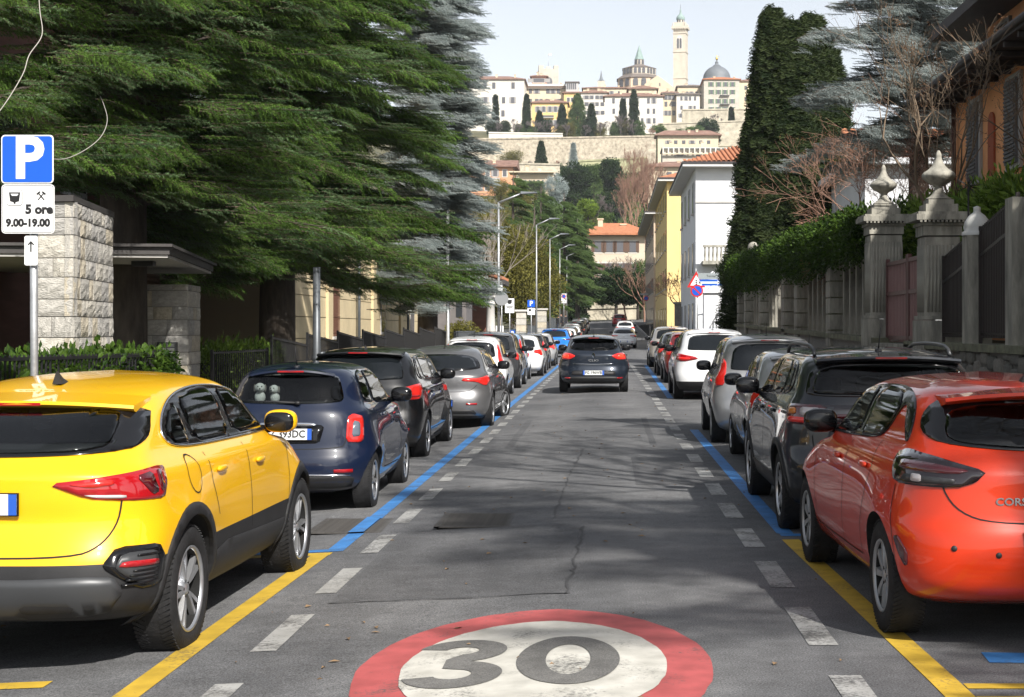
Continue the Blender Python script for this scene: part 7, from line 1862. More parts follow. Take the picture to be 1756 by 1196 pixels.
# basilica: octagonal drums, lantern, spire and nave gable
bs = empty('basilica', PH(1097, 165, 780), 0, 'stone basilica with arcaded octagonal drum and pointed lantern', 'church'); k = 780/FPX
def octa(name, r0, r1, z0, z1, m, n=8, rot=pi/8, parent=bs, y=12):
    mb = MB(); mb.lathe([(r0, z0), (r1, z1)], n, 0, Matrix.Translation((0, y, 0)) @ Matrix.Rotation(rot, 4, 'Z'), False, True); return mb.build(name, m, parent)
zz = lambda py: (165-py)*k
octa('lower_drum', 40*k, 40*k, -6, zz(132), M_stonewarm); octa('lower_roof', 42.5*k, 30*k, zz(132)+.01, zz(124), M_slate)
octa('upper_drum', 30.5*k, 30.5*k, zz(126), zz(113), M_stonepale); octa('upper_roof', 32*k, 9*k, zz(113)+.01, zz(105), M_slate)
octa('lantern', 8*k, 8*k, zz(106), zz(96), M_stonepale); octa('spire', 9*k, .05, zz(96)+.01, zz(70), M_copper)
def arch_poly(w, h): return [(-w/2, 0), (w/2, 0)]+[(w/2*cos(radians(t)), h-w/2+w/2*sin(radians(t))) for t in range(0, 181, 30)]
for (r, z, cnt, w, h) in ((30.5*k, zz(123), 3, 1.5, 2.9), (40*k, zz(146), 2, 2.6, 4.0), (8*k, zz(104), 1, 1.2, 2.3)):
    ap = r*cos(pi/8)
    for f in range(8):
        a = f*pi/4-pi/2; side = 2*r*sin(pi/8)
        if sin(a) > .3: continue
        for i in range(cnt):
            mb = MB(); mb.prism(arch_poly(w, h), -.25, .02, 'y'); q = mb.build('arch_window', M_tw, bs); t = (i-(cnt-1)/2)*side/cnt*.92
            q.rotation_euler = (0, 0, a+pi/2); q.location = Vector((cos(a)*(ap+.03), 12+sin(a)*(ap+.03), z))+Vector((-sin(a), cos(a), 0))*t
mb = MB(); mb.prism([(8*k, zz(172)), (58*k, zz(172)), (58*k, zz(153)), (44*k, zz(142)), (30*k, zz(132)), (8*k, zz(147))], -4.5, 8, 'y'); mb.build('nave_gable', M_stonewarm, bs)
on(bs, 'nave_window', (33*k, -4.62, zz(150)), (35*k, -4.501, zz(145)), M_tw)
o, W, H = town_house('chapel', 'low tiled chapel with a cross in front of the basilica', 1078, 1126, 153, 172, 745, M_hc, 1, 3, rise=2.4, eave=1.0); mb = MB(); mb.box((0, 0, H+3.6), (.3, .3, 3.2)); mb.box((0, 0, H+4.4), (1.5, .3, .3)); mb.build('cross', M_tw, o)
# bell tower
Yc = 790; k = Yc/FPX; ct = empty('bell_tower', PH(1165, 165, Yc), radians(-14), 'tall pale stone bell tower with twin belfry windows and green cupola', 'bell tower'); w = 21.5*k/2; zz = lambda py: (165-py)*k
on(ct, 'shaft', (-w, 0, -6), (w, 2*w, zz(47)), M_stonepale)
for py in (90, 135, 58): on(ct, 'string_course', (-w-.25, -.25, zz(py)), (w+.25, 2*w+.25, zz(py)+.5), M_stonepale)
on(ct, 'cornice', (-w-.8, -.8, zz(49)), (w+.8, 2*w+.8, zz(45)), M_stonepale); on(ct, 'upper_stage', (-w+.4, .4, zz(45)+.001), (w-.4, 2*w-.4, zz(38)), M_stonepale)
for i in range(9): mb = MB(); mb.box((-w-.4+(2*w+.8)*i/8, -.86, zz(50)), (.35, .35, .9)); mb.build('corbel', M_stonepale, ct)
for x in (-w, w):
    for y in (0, 2*w): mb = MB(); mb.lathe([(.5, zz(45)+.1), (.4, zz(41)), (.02, zz(37))], 6, 0, Matrix.Translation((x, y, 0))); mb.build('pinnacle', M_stonepale, ct)
octa('lantern', 6.5*k, 6.5*k, zz(38)+.01, zz(33), M_stonepale, 8, pi/8, ct, w)
for f in range(8):
    a = f*pi/4-pi/2
    if sin(a) < .3: mb = MB(); mb.prism(arch_poly(.8, 1.3), -.1, .02, 'y'); q = mb.build('lantern_window', M_tw, ct); q.rotation_euler = (0, 0, a+pi/2); q.location = (cos(a)*6.05*k, w+sin(a)*6.05*k, zz(37.5))
mb = MB(); mb.lathe([(7.0*k, zz(33)+.01), (7.6*k, zz(30)), (7.2*k, zz(28)), (5.0*k, zz(25)), (2.4*k, zz(22.5)), (1.2*k, zz(18)), (1.6*k, zz(16.5)), (.9*k, zz(15)), (.1, zz(13))], 16, 0, Matrix.Translation((0, w, 0))); mb.build('cupola', M_copper, ct)
mb = MB(); mb.tube([(0, w, zz(14)), (0, w, zz(6))], .1, 5); mb.build('finial', M_tw, ct)
mb = MB(); mb.prism(arch_poly(10*k, 23*k), -.12, -.001, 'y'); q = mb.build('belfry_frame', M_hw, ct); q.location = (0, 0, zz(84))
for x in (-2.3*k, 2.3*k): mb = MB(); mb.prism(arch_poly(3.4*k, 17*k), -.2, -.121, 'y'); q = mb.build('belfry_window', M_tw, ct); q.location = (x, 0, zz(83))
mb = MB(); mb.prism(arch_poly(3.4*k, 17*k), -.2, -.001, 'y'); q = mb.build('belfry_window', M_tw, ct); q.rotation_euler = (0, 0, -pi/2); q.location = (-w, w, zz(83))
# cathedral dome
Yd = 800; k = Yd/FPX; dm = empty('cathedral_dome', PH(1231, 165, Yd), 0, 'grey lead dome with a gilded statue on its lantern', 'dome'); zz = lambda py: (165-py)*k
octa('drum', 24*k, 24*k, -4, zz(132), M_hc, 16, 0, dm, 8)
mb = MB(); mb.lathe([(25*k, zz(133))]+[(24*k*cos(radians(a)), zz(132)+23*k*sin(radians(a))) for a in range(0, 80, 8)], 24, 0, Matrix.Translation((0, 8, 0))); mb.build('cupola', M_lead, dm)
mb = MB(); mb.lathe([(8*k, zz(110)), (6*k, zz(108)), (3*k, zz(106)), (2.8*k, zz(103.5)), (3.2*k, zz(103)), (1.5*k, zz(101)), (.3, zz(99))], 14, 0, Matrix.Translation((0, 8, 0))); mb.build('lantern', M_lead, dm)
mb = MB(); mb.tube([(0, 8, zz(99)), (0, 8, zz(95)), (0, 8, zz(93.4)), (0, 8, zz(91.5)), (0, 8, zz(90.3))], [.5, .75, .25, .45, .05], 8); mb.tube([(-.2, 8, zz(94)), (1.3, 8, zz(92))], [.2, .1], 5); mb.build('statue', mat('gilding', (.7, .5, .15), rough=.35, metal=.8), dm)

# --- walls of the upper town
def hill_wall(name, label, px0, px1, yt0, yt1, yb, Y, m, thick=3):
    a, b = PH(px0, yt0, Y), PH(px1, yt1, Y); zb = PZ(yb, Y)-6; o = empty(name, (a.x, Y, zb), 0, label, 'wall'); W = b.x-a.x; sl = (a.z-zb)*.08
    mb = MB(); mb.add([(0, -sl, 0), (W, -sl, 0), (W, thick, 0), (0, thick, 0), (0, 0, a.z-zb), (W, 0, b.z-zb), (W, thick, b.z-zb), (0, thick, a.z-zb)], [(3, 2, 1, 0), (4, 5, 6, 7), (0, 1, 5, 4), (1, 2, 6, 5), (2, 3, 7, 6), (3, 0, 4, 7)]); mb.build('masonry', m, o)
    mb = MB(); mb.add([(0, -.3, a.z-zb), (W, -.3, b.z-zb), (W, .6, b.z-zb), (0, .6, a.z-zb), (0, -.3, a.z-zb+.6), (W, -.3, b.z-zb+.6), (W, .6, b.z-zb+.6), (0, .6, a.z-zb+.6)], [(3, 2, 1, 0), (4, 5, 6, 7), (0, 1, 5, 4), (1, 2, 6, 5), (2, 3, 7, 6), (3, 0, 4, 7)]); mb.build('parapet', m, o)
    return o
M_rampart = mat('rampart', (.40, .345, .26), rough=.95, var=.5, vscale=.8, var2=(.56, .49, .38), bump=.6, bscale=1.2)
M_rampart2 = mat('rampart_grey', (.40, .36, .28), rough=.95, var=.4, vscale=.4, bump=.6, bscale=1.2)
hill_wall('rampart', 'long sunlit stone rampart below the upper town', 760, 1125, 241, 235, 292, 600, M_rampart)
hill_wall('terrace_wall', 'pale low wall along the ridge road under the cypresses', 838, 965, 229, 231, 242, 640, M_hw)
hill_wall('terrace_wall', 'grey terrace wall below the houses with green shutters', 1170, 1300, 190, 188, 216, 668, M_rampart2)
hill_wall('terrace_wall', 'pale terrace wall between the convent and the yellow lodge', 1128, 1300, 214, 208, 240, 640, M_rampart2)
hill_wall('terrace_wall', 'low grassy bank wall at the foot of the rampart', 990, 1110, 278, 272, 300, 560, mat('rampart_green', (.34, .34, .20), rough=.95, var=.3, vscale=.4))
hill_wall('terrace_wall', 'grey garden wall behind the orange house', 880, 960, 282, 284, 305, 520, M_rampart2)
o, W, H = town_house('lodge', 'low yellow building with a brown roof right of the bare poplars', 1128, 1232, 233, 256, 560, M_hc, 1, 6, rise=2.2, win=(1.2, 1.2), depth=9, eave=1.2)
o, W, H = town_house('pavilion', 'grey flat-roofed pavilion with a white balustrade below the lodge', 1136, 1262, 256, 280, 500, M_hg, 1, 3, roof='flat', roofm=M_lead, win=(2, 1))
for i in range(14): on(o, 'baluster', (-W/2+W*i/14, -1.2, H-1.5), (-W/2+W*i/14+.4, -.8, H+.2), M_hw)
on(o, 'balustrade_rail', (-W/2, -1.2, H+.201), (W/2, -.8, H+.4), M_hw); on(o, 'balustrade_foot', (-W/2, -1.3, H-1.9), (W/2, -.7, H-1.501), M_hc)
town_house('terrace_house', 'cream terrace house with an ochre roof edge above the white balcony house', 1112, 1200, 287, 330, 430, M_hc, 2, 4, rise=2.0, win=(1.4, 1.6), roofm=M_tilebrown, eave=1.2)
o, W, H = town_house('orange_house', 'orange house with tiled roof and balcony on the slope at left', 806, 880, 287, 330, 470, M_ho, 2, 4, rise=2.6, win=(1.2, 2.0), roofm=M_tilebrown, roof='gable', eave=1.3); on(o, 'balcony', (-W/2-.8, -1.6, H*.42), (W*.2, 0, H*.42+.3), M_hw); on(o, 'balcony_rail', (-W/2-.8, -1.6, H*.42+.301), (W*.2, -1.5, H*.42+1.1), M_frame)
o, W, H = town_house('low_pavilion', 'low pale pavilion with small windows on the slope', 890, 950, 300, 325, 450, M_hc, 1, 6, roof='flat', roofm=M_hg, win=(.5, 1.0)); on(o, 'roof_slab', (-W/2-3, -2.0, H+.501), (W/2, 6, H+.9), M_hc)
leaf_box('hedge', 'clipped green hedge below the low pale pavilion', PX(895, 430), PX(932, 430), 430, 434, PZ(330, 430)-2, PZ(312, 430), 'green_far', 420, .8, 4, lump=.2)
rh = town_house('red_roof_house', 'pale house with a bright red roof at the head of the street', 1005, 1106, 404, 520, 262, mat('pale_render', (.52, .44, .34), rough=.9, var=.12, vscale=.3), 3, 4, rise=2.2, win=(1.1, 1.9), roofm=M_tile, eave=1.5, depth=11, shutter=M_wood)
hill_wall('garden_wall', 'low stone garden wall closing the street', 985, 1095, 531, 528, 552, 242, M_rampart2, thick=.6)
# --- hillside trees
def on_hill(px, Y): x = PX(px, Y); return (x, Y, terrain(x, Y))
def hill_cone(px, yt, yb, hw, Y, key, label, n=420, name='cypress', size=None, group='cypresses along the ridge', shape=1.0):
    a = PH(px, yb, Y); H = (yb-yt)*Y/FPX; R = hw*Y/FPX
    cone_tree(name, label, (a.x, Y, a.z-1.0), H+1, R, key, n, size or 1.3, int(px), group=group, shape=shape, trunk_r=.3)
RC = [(850, 165, 238, 6, 'slim cypress at the left end of the ridge'), (903, 163, 238, 9, 'tall cypress in front of the yellow terrace house'), (964, 181, 240, 11, 'conical cypress right of the ochre house'), (1014, 180, 240, 11, 'conical cypress before the cream loggia house'), (1068, 171, 238, 8, 'slim cypress before the convent, left of a pair'), (1087, 156, 236, 11, 'tall cypress before the convent, right of a pair'), (1254, 186, 232, 5, 'slim brown cypress below the green-shuttered house'), (925, 192, 238, 9, 'short dark cypress under the ochre house')]
for px, yt, yb, hw, lab in RC: hill_cone(px, yt, yb, hw*.85, 648, 'dark_far', lab, 620)
hill_cone(990, 163, 240, 20, 655, 'green_far', 'broad mixed evergreen on the ridge beside the ochre house', 700, 'evergreen', 1.6, None, 1.0)
hill_cone(928, 244, 290, 12, 530, 'dark_far', 'dark pointed spruce in front of the rampart', 420, 'spruce', 1.3, None, 2.0)
hill_cone(983, 246, 292, 9, 530, 'glauca_far', 'pale grey spruce in front of the rampart', 320, 'spruce', 1.2, None, 2.0)
def hill_blob(px, py, rx, rz, Y, key, label, n=420, size=1.0, name='hill_tree', seed=None, th=None):
    c = PH(px, py, Y); k = Y/FPX; zt = terrain(c.x, Y); h = max(2.0, c.z-zt); sd = seed or int(px+py)
    r2 = random.Random(sd); L = [(0, 0, h, rx*k*.72, rx*k*.7, rz*k*.8), (0, 0, h*.45, rx*k*.8, rx*k*.7, h*.5)]
    for i in range(4): L.append((r2.uniform(-.5, .5)*rx*k, r2.uniform(-.4, .2)*rx*k, h+r2.uniform(-.45, .4)*rz*k, rx*k*r2.uniform(.35, .55), rx*k*.5, rz*k*r2.uniform(.35, .5)))
    blob_tree(name, label, (c.x, Y, zt), L, key, n, size, h*.7, .25, sd)
hill_blob(1004, 360, 27, 20, 285, 'bright_far', 'bright green round umbrella pine', 620, .9, 'umbrella_pine')
hill_blob(1038, 378, 14, 18, 275, 'green_far', 'mid green shrub beside the red roof', 300, .9)
hill_blob(952, 322, 24, 28, 350, 'glauca_far', 'silvery blue cedar on the lower slope', 520, 1.1, 'blue_cedar')
hill_blob(985, 305, 36, 32, 400, 'dark_far', 'spreading dark pine on the slope', 640, 1.5, 'pine_tree')
hill_blob(1050, 300, 22, 34, 400, 'dark_far', 'upright dark pine left of the bare poplars', 520, 1.5, 'pine_tree')
hill_blob(1018, 300, 22, 24, 420, 'green_far', 'grey-green broadleaf between the two dark pines', 380, 1.4)
hill_blob(895, 345, 32, 22, 300, 'olive_far', 'yellowish scrub below the low pavilion', 420, 1.5, 'scrub')
hill_blob(940, 362, 30, 26, 270, 'green_far', 'green conifer mass above the second lamp', 520, 1.2)
hill_blob(975, 385, 34, 28, 250, 'green_far', 'soft green conifer above the parked cars', 560, 1.1)
hill_blob(860, 330, 30, 24, 330, 'olive_far', 'dull olive scrub below the orange house', 400, 1.5, 'scrub')
hill_blob(830, 365, 40, 34, 240, 'olive_far', 'olive thicket behind the thin bare trees', 480, 1.3, 'scrub')
hill_blob(880, 268, 26, 12, 560, 'olive_far', 'brownish bushes at the foot of the rampart', 260, 2.0, 'scrub')
hill_blob(1180, 226, 30, 10, 610, 'green_far', 'green bushes above the lodge roof', 300, 1.8, 'scrub')
hill_blob(1215, 214, 24, 12, 625, 'dark_far', 'dark bushes under the green-shuttered house', 260, 1.8, 'scrub')
hill_blob(1130, 222, 18, 9, 610, 'green_far', 'bushes right of the convent garden', 200, 1.8, 'scrub')
hill_blob(1060, 420, 30, 24, 285, 'olive_far', 'dull scrub behind the red-roofed house', 300, 1.2, 'scrub')
hill_blob(1100, 470, 22, 34, 250, 'green_far', 'dull green thicket beside the beige house', 320, 1.0, 'scrub')
hill_blob(925, 455, 34, 50, 215, 'green_far', 'dense green trees behind the third lamp', 700, 1.1)
hill_blob(985, 450, 34, 50, 225, 'dark_far', 'dense dark trees above the far parked cars', 700, 1.1)
# bare trees of the slope: one thing each
BT = [(1082, 425, 222, 320, M_twigred, 'tall reddish bare poplar, left of the pair'), (1104, 430, 212, 330, M_twigred, 'tall reddish bare poplar, tallest of the slope'), (1122, 430, 250, 325, M_twigred, 'tall reddish bare poplar, nearest the yellow house'), (1070, 430, 270, 310, M_twigred, 'reddish bare poplar behind the red-roofed house'), (1095, 420, 260, 300, M_twigred, 'reddish bare tree in front of the poplars'), (1048, 385, 320, 330, M_twiggrey, 'purple-grey bare tree right of the umbrella pine'), (1025, 372, 312, 345, M_twiggrey, 'purple-grey bare tree behind the umbrella pine'), (1066, 385, 330, 315, M_twiggrey, 'grey bare tree above the red roof'),
      (880, 240, 180, 645, M_twiggrey, 'grey bare tree on the ridge left of the ochre house'), (935, 240, 186, 645, M_twiggrey, 'grey bare tree on the ridge under the ochre balcony'), (1035, 240, 192, 648, M_twiggrey, 'grey bare tree on the ridge before the convent door'), (1228, 222, 180, 655, M_twiggrey, 'spreading grey bare tree under the balconies'), (1205, 220, 192, 655, M_twiggrey, 'low grey bare tree beside the small white house'), (905, 300, 262, 540, M_twiggrey, 'grey bare tree before the rampart'), (960, 292, 262, 540, M_twigred, 'brown bare tree before the rampart'), (1115, 240, 205, 600, M_twigred, 'brown bare tree before the convent corner')]
for i, (px, yb, yt, Y, m, lab) in enumerate(BT):
    a = PH(px, yb, Y); H = (yb-yt)*Y/FPX
    bare_tree('bare_tree', lab, (a.x, Y, a.z-.5), H*1.05, H*.009+.03, 200+i, m, levels=7 if Y < 400 else 6, spread=.42 if H > 18 else .75, trunkf=.20, lenf=.76 if H > 18 else .70, minr=.022 if Y < 400 else .05, up=.5 if H > 18 else .25, sides=4, group='bare trees on the slope', fork=(2, 3))

# low cover of the slope, too many plants to count
rnd = random.Random(4); und = {'green_far': [], 'olive_far': [], 'dark_far': []}
for i in range(5200):
    Y = rnd.uniform(243, 596); x = rnd.uniform(-.075, .075)*Y
    if Y < 262 and -3 < x < 7: continue
    if 262 <= Y < 278 and -6 < x < 9: continue
    kz = rnd.choices(('green_far', 'olive_far', 'dark_far'), (4, 5, 1.5))[0]; n_ = noise.noise(Vector((x*.05, Y*.03, 1)))
    und[kz].append((Vector((x, Y, terrain(x, Y)+rnd.uniform(.2, 1.2+max(0, n_)*3))), (0, 0, rnd.random()*6), rnd.uniform(1.6, 3.4)))
for kz, nm in (('green_far', 'undergrowth'), ('olive_far', 'dry_undergrowth'), ('dark_far', 'dark_undergrowth')):
    o = crown_object(nm, und[kz], kz, sprays(kz)); tag(o, {'green_far': 'green bushes covering the hillside below the rampart', 'olive_far': 'dry olive bushes covering the hillside', 'dark_far': 'dark bushes scattered over the hillside'}[kz], 'bushes', kind='stuff')

rr = random.Random(8); wh = ['left of the first cypress', 'under the long cream palace', 'left of the ochre house', 'in front of the ochre house', 'right of the ochre house', 'beside the broad evergreen', 'under the cream loggia house', 'left of the convent door', 'below the convent front', 'between the convent cypresses', 'right of the tall convent cypress', 'at the end of the rampart walk']
for i in range(12):
    px = 846+i*23+rr.uniform(-5, 5); c = PH(px, 236, 643); hill_blob(px, 226-rr.uniform(0, 10), rr.uniform(9, 15), rr.uniform(9, 18), 646, rr.choice(('dark_far', 'green_far', 'olive_far')), 'low ridge tree '+wh[i], 170, 1.5, 'ridge_tree', seed=500+i)
for i in range(9):
    px = 858+i*29+rr.uniform(-6, 6); a = PH(px, 240, 644); bare_tree('bare_tree', 'thin grey bare tree on the rampart walk, number %s from the left' % ['one', 'two', 'three', 'four', 'five', 'six', 'seven', 'eight', 'nine'][i], (a.x, 644, a.z-.5), rr.uniform(9, 14), .14, 400+i, M_twiggrey, levels=6, spread=.7, trunkf=.25, lenf=.7, minr=.05, sides=4, group='bare trees on the slope')
# ================================================================== STREET TREES
M_twigbrown = mat('twig_maple', (.17, .125, .085), rough=.9, var=.3, vscale=3)
cedar('deodar_cedar', 'near drooping green cedar behind the stone wall end, upper left', (-7.3, 22.4, .2), 3.3, 16, 180, 4.5, 'deodar', .38, 11, density=1.05, hang=2.3, gap=-.26, rise=.10, droop=.20, group='cedars in the west garden', size=.9)
cedar('deodar_cedar', 'big drooping green cedar with a thick trunk behind the railing', (-7.5, 33.8, .3), 2.9, 19, 270, 4.3, 'deodar', .42, 12, density=1.15, hang=2.3, gap=-.27, rise=.06, droop=.24, group='cedars in the west garden', size=1.0, rad_pow=.55)
cedar('deodar_cedar', 'dark green cedar standing behind the other two, over the brown house', (-12.0, 30.0, .3), 3.8, 18, 110, 4.8, 'deodar', .4, 15, density=1.1, hang=2.0, rise=.10, droop=.18, group='cedars in the west garden')
cedar('blue_cedar', 'silvery blue cedar beside the sky, past the green cedars', (-6.9, 57, .5), 2.4, 20, 380, 2.5, 'glauca', .40, 13, density=1.7, hang=1.8, gap=-.5, droop=.20, rise=.08, rad_pow=.30, size=.95)
cedar('blue_cedar', 'silvery blue cedar behind the orange villa and bare maples', (8.9, 43, 1.4), 5.4, 12.8, 110, 3.9, 'glauca', .36, 14, density=1.4, droop=.22, rise=.14, rad_pow=.45, size=.95)
cone_tree('cypress', 'massive dark cypress of several spires on the right', (7.0, 59, 1.4), 12.9, 1.5, 'cypress', 24000, 1.0, 3, shape=.75,
    spires=[(-.8, 0, 12.9, 1.25), (.7, .2, 12.7, 1.5), (1.45, .4, 11.4, 1.3), (-1.35, .3, 8.9, 1.2), (0, -.5, 11.4, 1.4), (0, 0, 12.45, 1.25), (-1.1, -.5, 6.4, 1.4), (1.2, -.5, 8.2, 1.4), (0, .6, 12, 1.3), (-1.0, .2, 11.2, 1.1), (-1.75, -.2, 5.0, 1.2), (2.0, 0, 7.2, 1.25), (2.1, -.4, 5.0, 1.3)], trunk_r=.4)
bare_tree('bare_maple', 'bare maple with pale forked stems between the urn piers', (7.0, 29.5, 1.4), 6.4, .085, 5, M_twigbrown, levels=6, minr=.006, spread=.75, dry=.5, trunkf=.30, lenf=.74, lean=(-.12, 0), m_trunk=mat('mossy_bark', (.20, .19, .08), rough=.95, var=.4, vscale=6), group='bare maples in the east garden')
bare_tree('bare_maple', 'bare maple with dry red leaves in front of the orange villa', (7.7, 28.4, 1.4), 6.4, .08, 8, M_twigbrown, levels=6, minr=.006, spread=.8, dry=.6, trunkf=.28, lenf=.74, lean=(.10, 0), m_trunk=mat('mossy_bark', (.20, .19, .08)), group='bare maples in the east garden')
bare_tree('bare_maple', 'wide brown-twigged maple leaning over the ivy wall', (6.9, 37, 1.5), 5.8, .08, 21, M_twigred, levels=7, minr=.005, spread=1.0, dry=.6, trunkf=.24, lenf=.80, up=.22, lean=(-.05, 0), group='bare maples in the east garden')
bare_tree('bare_maple', 'brown-twigged maple in front of the white house', (7.4, 34.5, 1.5), 5.6, .08, 31, M_twigred, levels=6, minr=.006, spread=.95, dry=.55, trunkf=.26, lenf=.78, up=.1, group='bare maples in the east garden')
blob_tree('evergreen_shrub', 'dark evergreen shrub with dry leaves at the right picture edge', (7.9, 25.0, 1.4), [(0, 0, 2.9, .75, .9, 1.3), (.5, -.6, 2.0, .8, .8, 1.0)], 'ivy', 500, 1.1, 1.6, .06, 8, cat='shrub', m=M_bark)
# trees along the pavement behind the photographer: they shade the right-hand cars and the carriageway
cedar('garden_cedar', 'cedar in the east garden beyond the right picture edge', (7.4, 7.5, 1.4), 3.0, 11, 60, 3.0, 'deodar', .3, 51, density=.9, group='cedars in the east garden')
cedar('garden_cedar', 'second cedar in the east garden beyond the right picture edge', (7.0, 1.6, 1.4), 2.6, 11, 64, 3.2, 'deodar', .28, 52, density=.9, group='cedars in the east garden')
# farther along the street
blob_tree('olive_tree', 'olive-yellow leafy tree behind the portico', (-8.4, 104, .3), [(0, 0, 6.0, 2.6, 2.4, 3.2), (1.4, .5, 4.2, 2.0, 2, 2.2), (-1.5, 0, 7.4, 2.0, 2, 2.0)], 'olive_far', 1500, 1.0, 3, .2, 3, m=M_barkgrey)
blob_tree('olive_tree', 'broad olive-yellow tree behind the second street lamp', (-8.0, 128, .6), [(0, 0, 6.5, 3.0, 2.6, 3.4), (1.8, -.5, 4.6, 2.3, 2, 2.4), (-2, 0, 5.0, 2.4, 2, 2.6)], 'olive_far', 1500, 1.0, 3, .2, 9, m=M_barkgrey)
for i, (x, y, h, r) in enumerate(((-6.6, 92, 9.5, .08), (-7.2, 97, 10.5, .08), (-8.2, 88, 9.5, .09))):
    bare_tree('bare_tree', 'thin pale bare tree beside the blue cedar, %s' % ['nearest the first lamp', 'tallest of the three', 'half behind the cedar'][i], (x, y, .3), h, r, 60+i, M_twigpale, levels=5, spread=.5, trunkf=.35, lenf=.66, minr=.012, group='thin bare trees past the portico')
for i, (x, y, h0, h1, re, nb) in enumerate(((-7.5, 152, 3.5, 12.5, 3.6, 36), (-5.2, 176, 3.2, 15.5, 4.4, 40), (-10.5, 165, 5, 17, 4.5, 36), (-4.2, 204, 3.5, 14, 4.6, 36), (-9, 200, 4, 18, 5, 36))):
    cedar('street_conifer', 'dark green conifer %s' % ['behind the third street lamp', 'overhanging the far pavement', 'rising behind the olive trees', 'at the end of the parked cars', 'tallest behind the far lamps'][i], (x, y, gz(KL, y)), h0, h1, nb, re, 'conifer_far', .35, 70+i, density=.75, droop=.3, size=1.25, group='conifers at the far end of the street')
blob_tree('evergreen_oak', 'round dark evergreen at the head of the street', (1.2, 225, 2.8), [(0, 0, 5.6, 2.6, 2.4, 2.4), (1.8, 0, 4.7, 2.2, 2, 1.8), (-1.9, 0, 4.6, 2.0, 2, 1.8)], 'dark_far', 800, 1.0, 3.4, .3, 12)
blob_tree('evergreen_oak', 'dark evergreen with a leaning trunk at the head of the street', (4.6, 232, 3.0), [(0, 0, 5.2, 2.2, 2.2, 2.0), (-1.4, 0, 4.2, 1.8, 1.8, 1.4)], 'dark_far', 560, 1.0, 3.2, .26, 17)
for i, (x, y, h, r) in enumerate(((5.2, 214, 10, .18), (7.4, 222, 13, .2), (3.0, 238, 10, .18), (8.2, 205, 10, .16))):
    bare_tree('bare_tree', 'bare brown tree at the head of the street, %s' % ['in front of the red-roofed house', 'beside the beige house', 'behind the dark evergreen', 'over the pavement railing'][i], (x, y, 2.6), h, r, 90+i, M_twiggrey if i % 2 else M_twigred, levels=6, spread=.7, trunkf=.28, lenf=.7, minr=.018, group='bare trees at the head of the street')
bare_tree('bare_shrub', 'bare reddish creeper in front of the yellow house', (PX(1168, 118), 118, 2.2), 5.5, .08, 97, M_twigred, levels=6, spread=.9, trunkf=.25, lenf=.72, minr=.014, cat='shrub')

bare_tree('street_tree', 'bare street tree beyond the right picture edge', (4.8, 9.5, .12), 13, .17, 43, M_barkgrey, levels=7, spread=.7, trunkf=.32, lenf=.74, minr=.010, group='street trees on the east pavement')
cedar('garden_cedar', 'third cedar in the east garden beyond the right picture edge', (7.0, 13.6, 1.4), 3.4, 11.5, 40, 2.4, 'deodar', .28, 53, density=.6, group='cedars in the east garden')

cedar('garden_pine', 'tall high-crowned pine in the east garden beyond the right picture edge', (7.6, -2.2, 1.4), 9.0, 16, 40, 2.6, 'deodar', .3, 54, density=.8, group='cedars in the east garden')

for i, (px, y, h) in enumerate(((1038, 246, 12), (1082, 243, 13), (1060, 251, 11))):
    bare_tree('bare_tree', 'bare tree veiling the red-roofed house, %s' % ['left one', 'right one', 'middle one'][i], (PX(px, y), y, 3.4), h, .16, 300+i, M_twiggrey if i else M_twigred, levels=7, spread=.6, trunkf=.24, lenf=.72, minr=.016, group='bare trees at the head of the street')
# ================================================================== CARS IN PLACE
random.seed(9)
C_yel = paint('paint_sun_yellow', (.80, .44, .006)); C_navy = paint('paint_navy', (.0025, .0075, .026), .0); C_blk = paint('paint_black', (.004, .0045, .006), .0)
C_grey = paint('paint_mid_grey', (.20, .20, .205), .7); C_org = paint('paint_orange_red', (.56, .030, .002), .0); C_anth = paint('paint_anthracite', (.022, .025, .031), .4)
C_slate = paint('paint_slate', (.014, .020, .032), .35); C_wht = paint('paint_white_body', (.72, .73, .74)); C_silv = paint('paint_silver', (.42, .42, .42), .55); C_lblue = paint('paint_light_blue', (.22, .36, .55), .3)
C_blue = paint('paint_bright_blue', (.012, .17, .62), .25); C_dgrey = paint('paint_dark_grey', (.05, .052, .056), .5); C_red = paint('paint_red_body', (.34, .012, .012)); C_dred = paint('paint_dark_red', (.20, .012, .014), .2); C_champ = paint('paint_grey_beige', (.42, .40, .37), .5)
def place(x, y): return (x, y, gz(x, y))
def tilt(o):
    x, y = o.location.x, o.location.y; s = atan2(gz(0, y+3)-gz(0, y), 3.0); o.rotation_euler.x = s
    return o
q3, sh = make_car('yellow_suv', 'bright yellow coupe SUV parked nearest on the left', SP_Q, place(-3.31, 7.65), radians(-1.6), C_yel, group='cars parked along the left kerb')
M_q3 = M_alloy
f5, sh5 = make_car('navy_hatchback', 'small dark navy hatchback with chrome bumper strip, second on the left', SP_500, place(-3.16, 14.55), 0, C_navy, group='cars parked along the left kerb', plate_text='FZ 393DC')
# round red badge
p, n = sh5.pn('rear', 0, .985, 1, .002); T = Matrix.Translation(p) @ n.to_track_quat('Z', 'Y').to_matrix().to_4x4()
mb = MB(); mb.lathe([(.047, 0), (.047, .006), (.040, .010), (.038, .008)], 24, 0, T); bdg = mb.build('badge_ring', M_chrome, f5)
mb = MB(); mb.lathe([(.039, .004), (.038, .008), (.001, .009)], 24, 0, T); mb.build('badge_field', mat('badge_red', (.28, .01, .02), rough=.25, coat=.5), bdg)
lettering('FIAT', .030, M_chrome, bdg, p+n*.0105, rot=(radians(90)-.12, 0, 0), bold=.001)
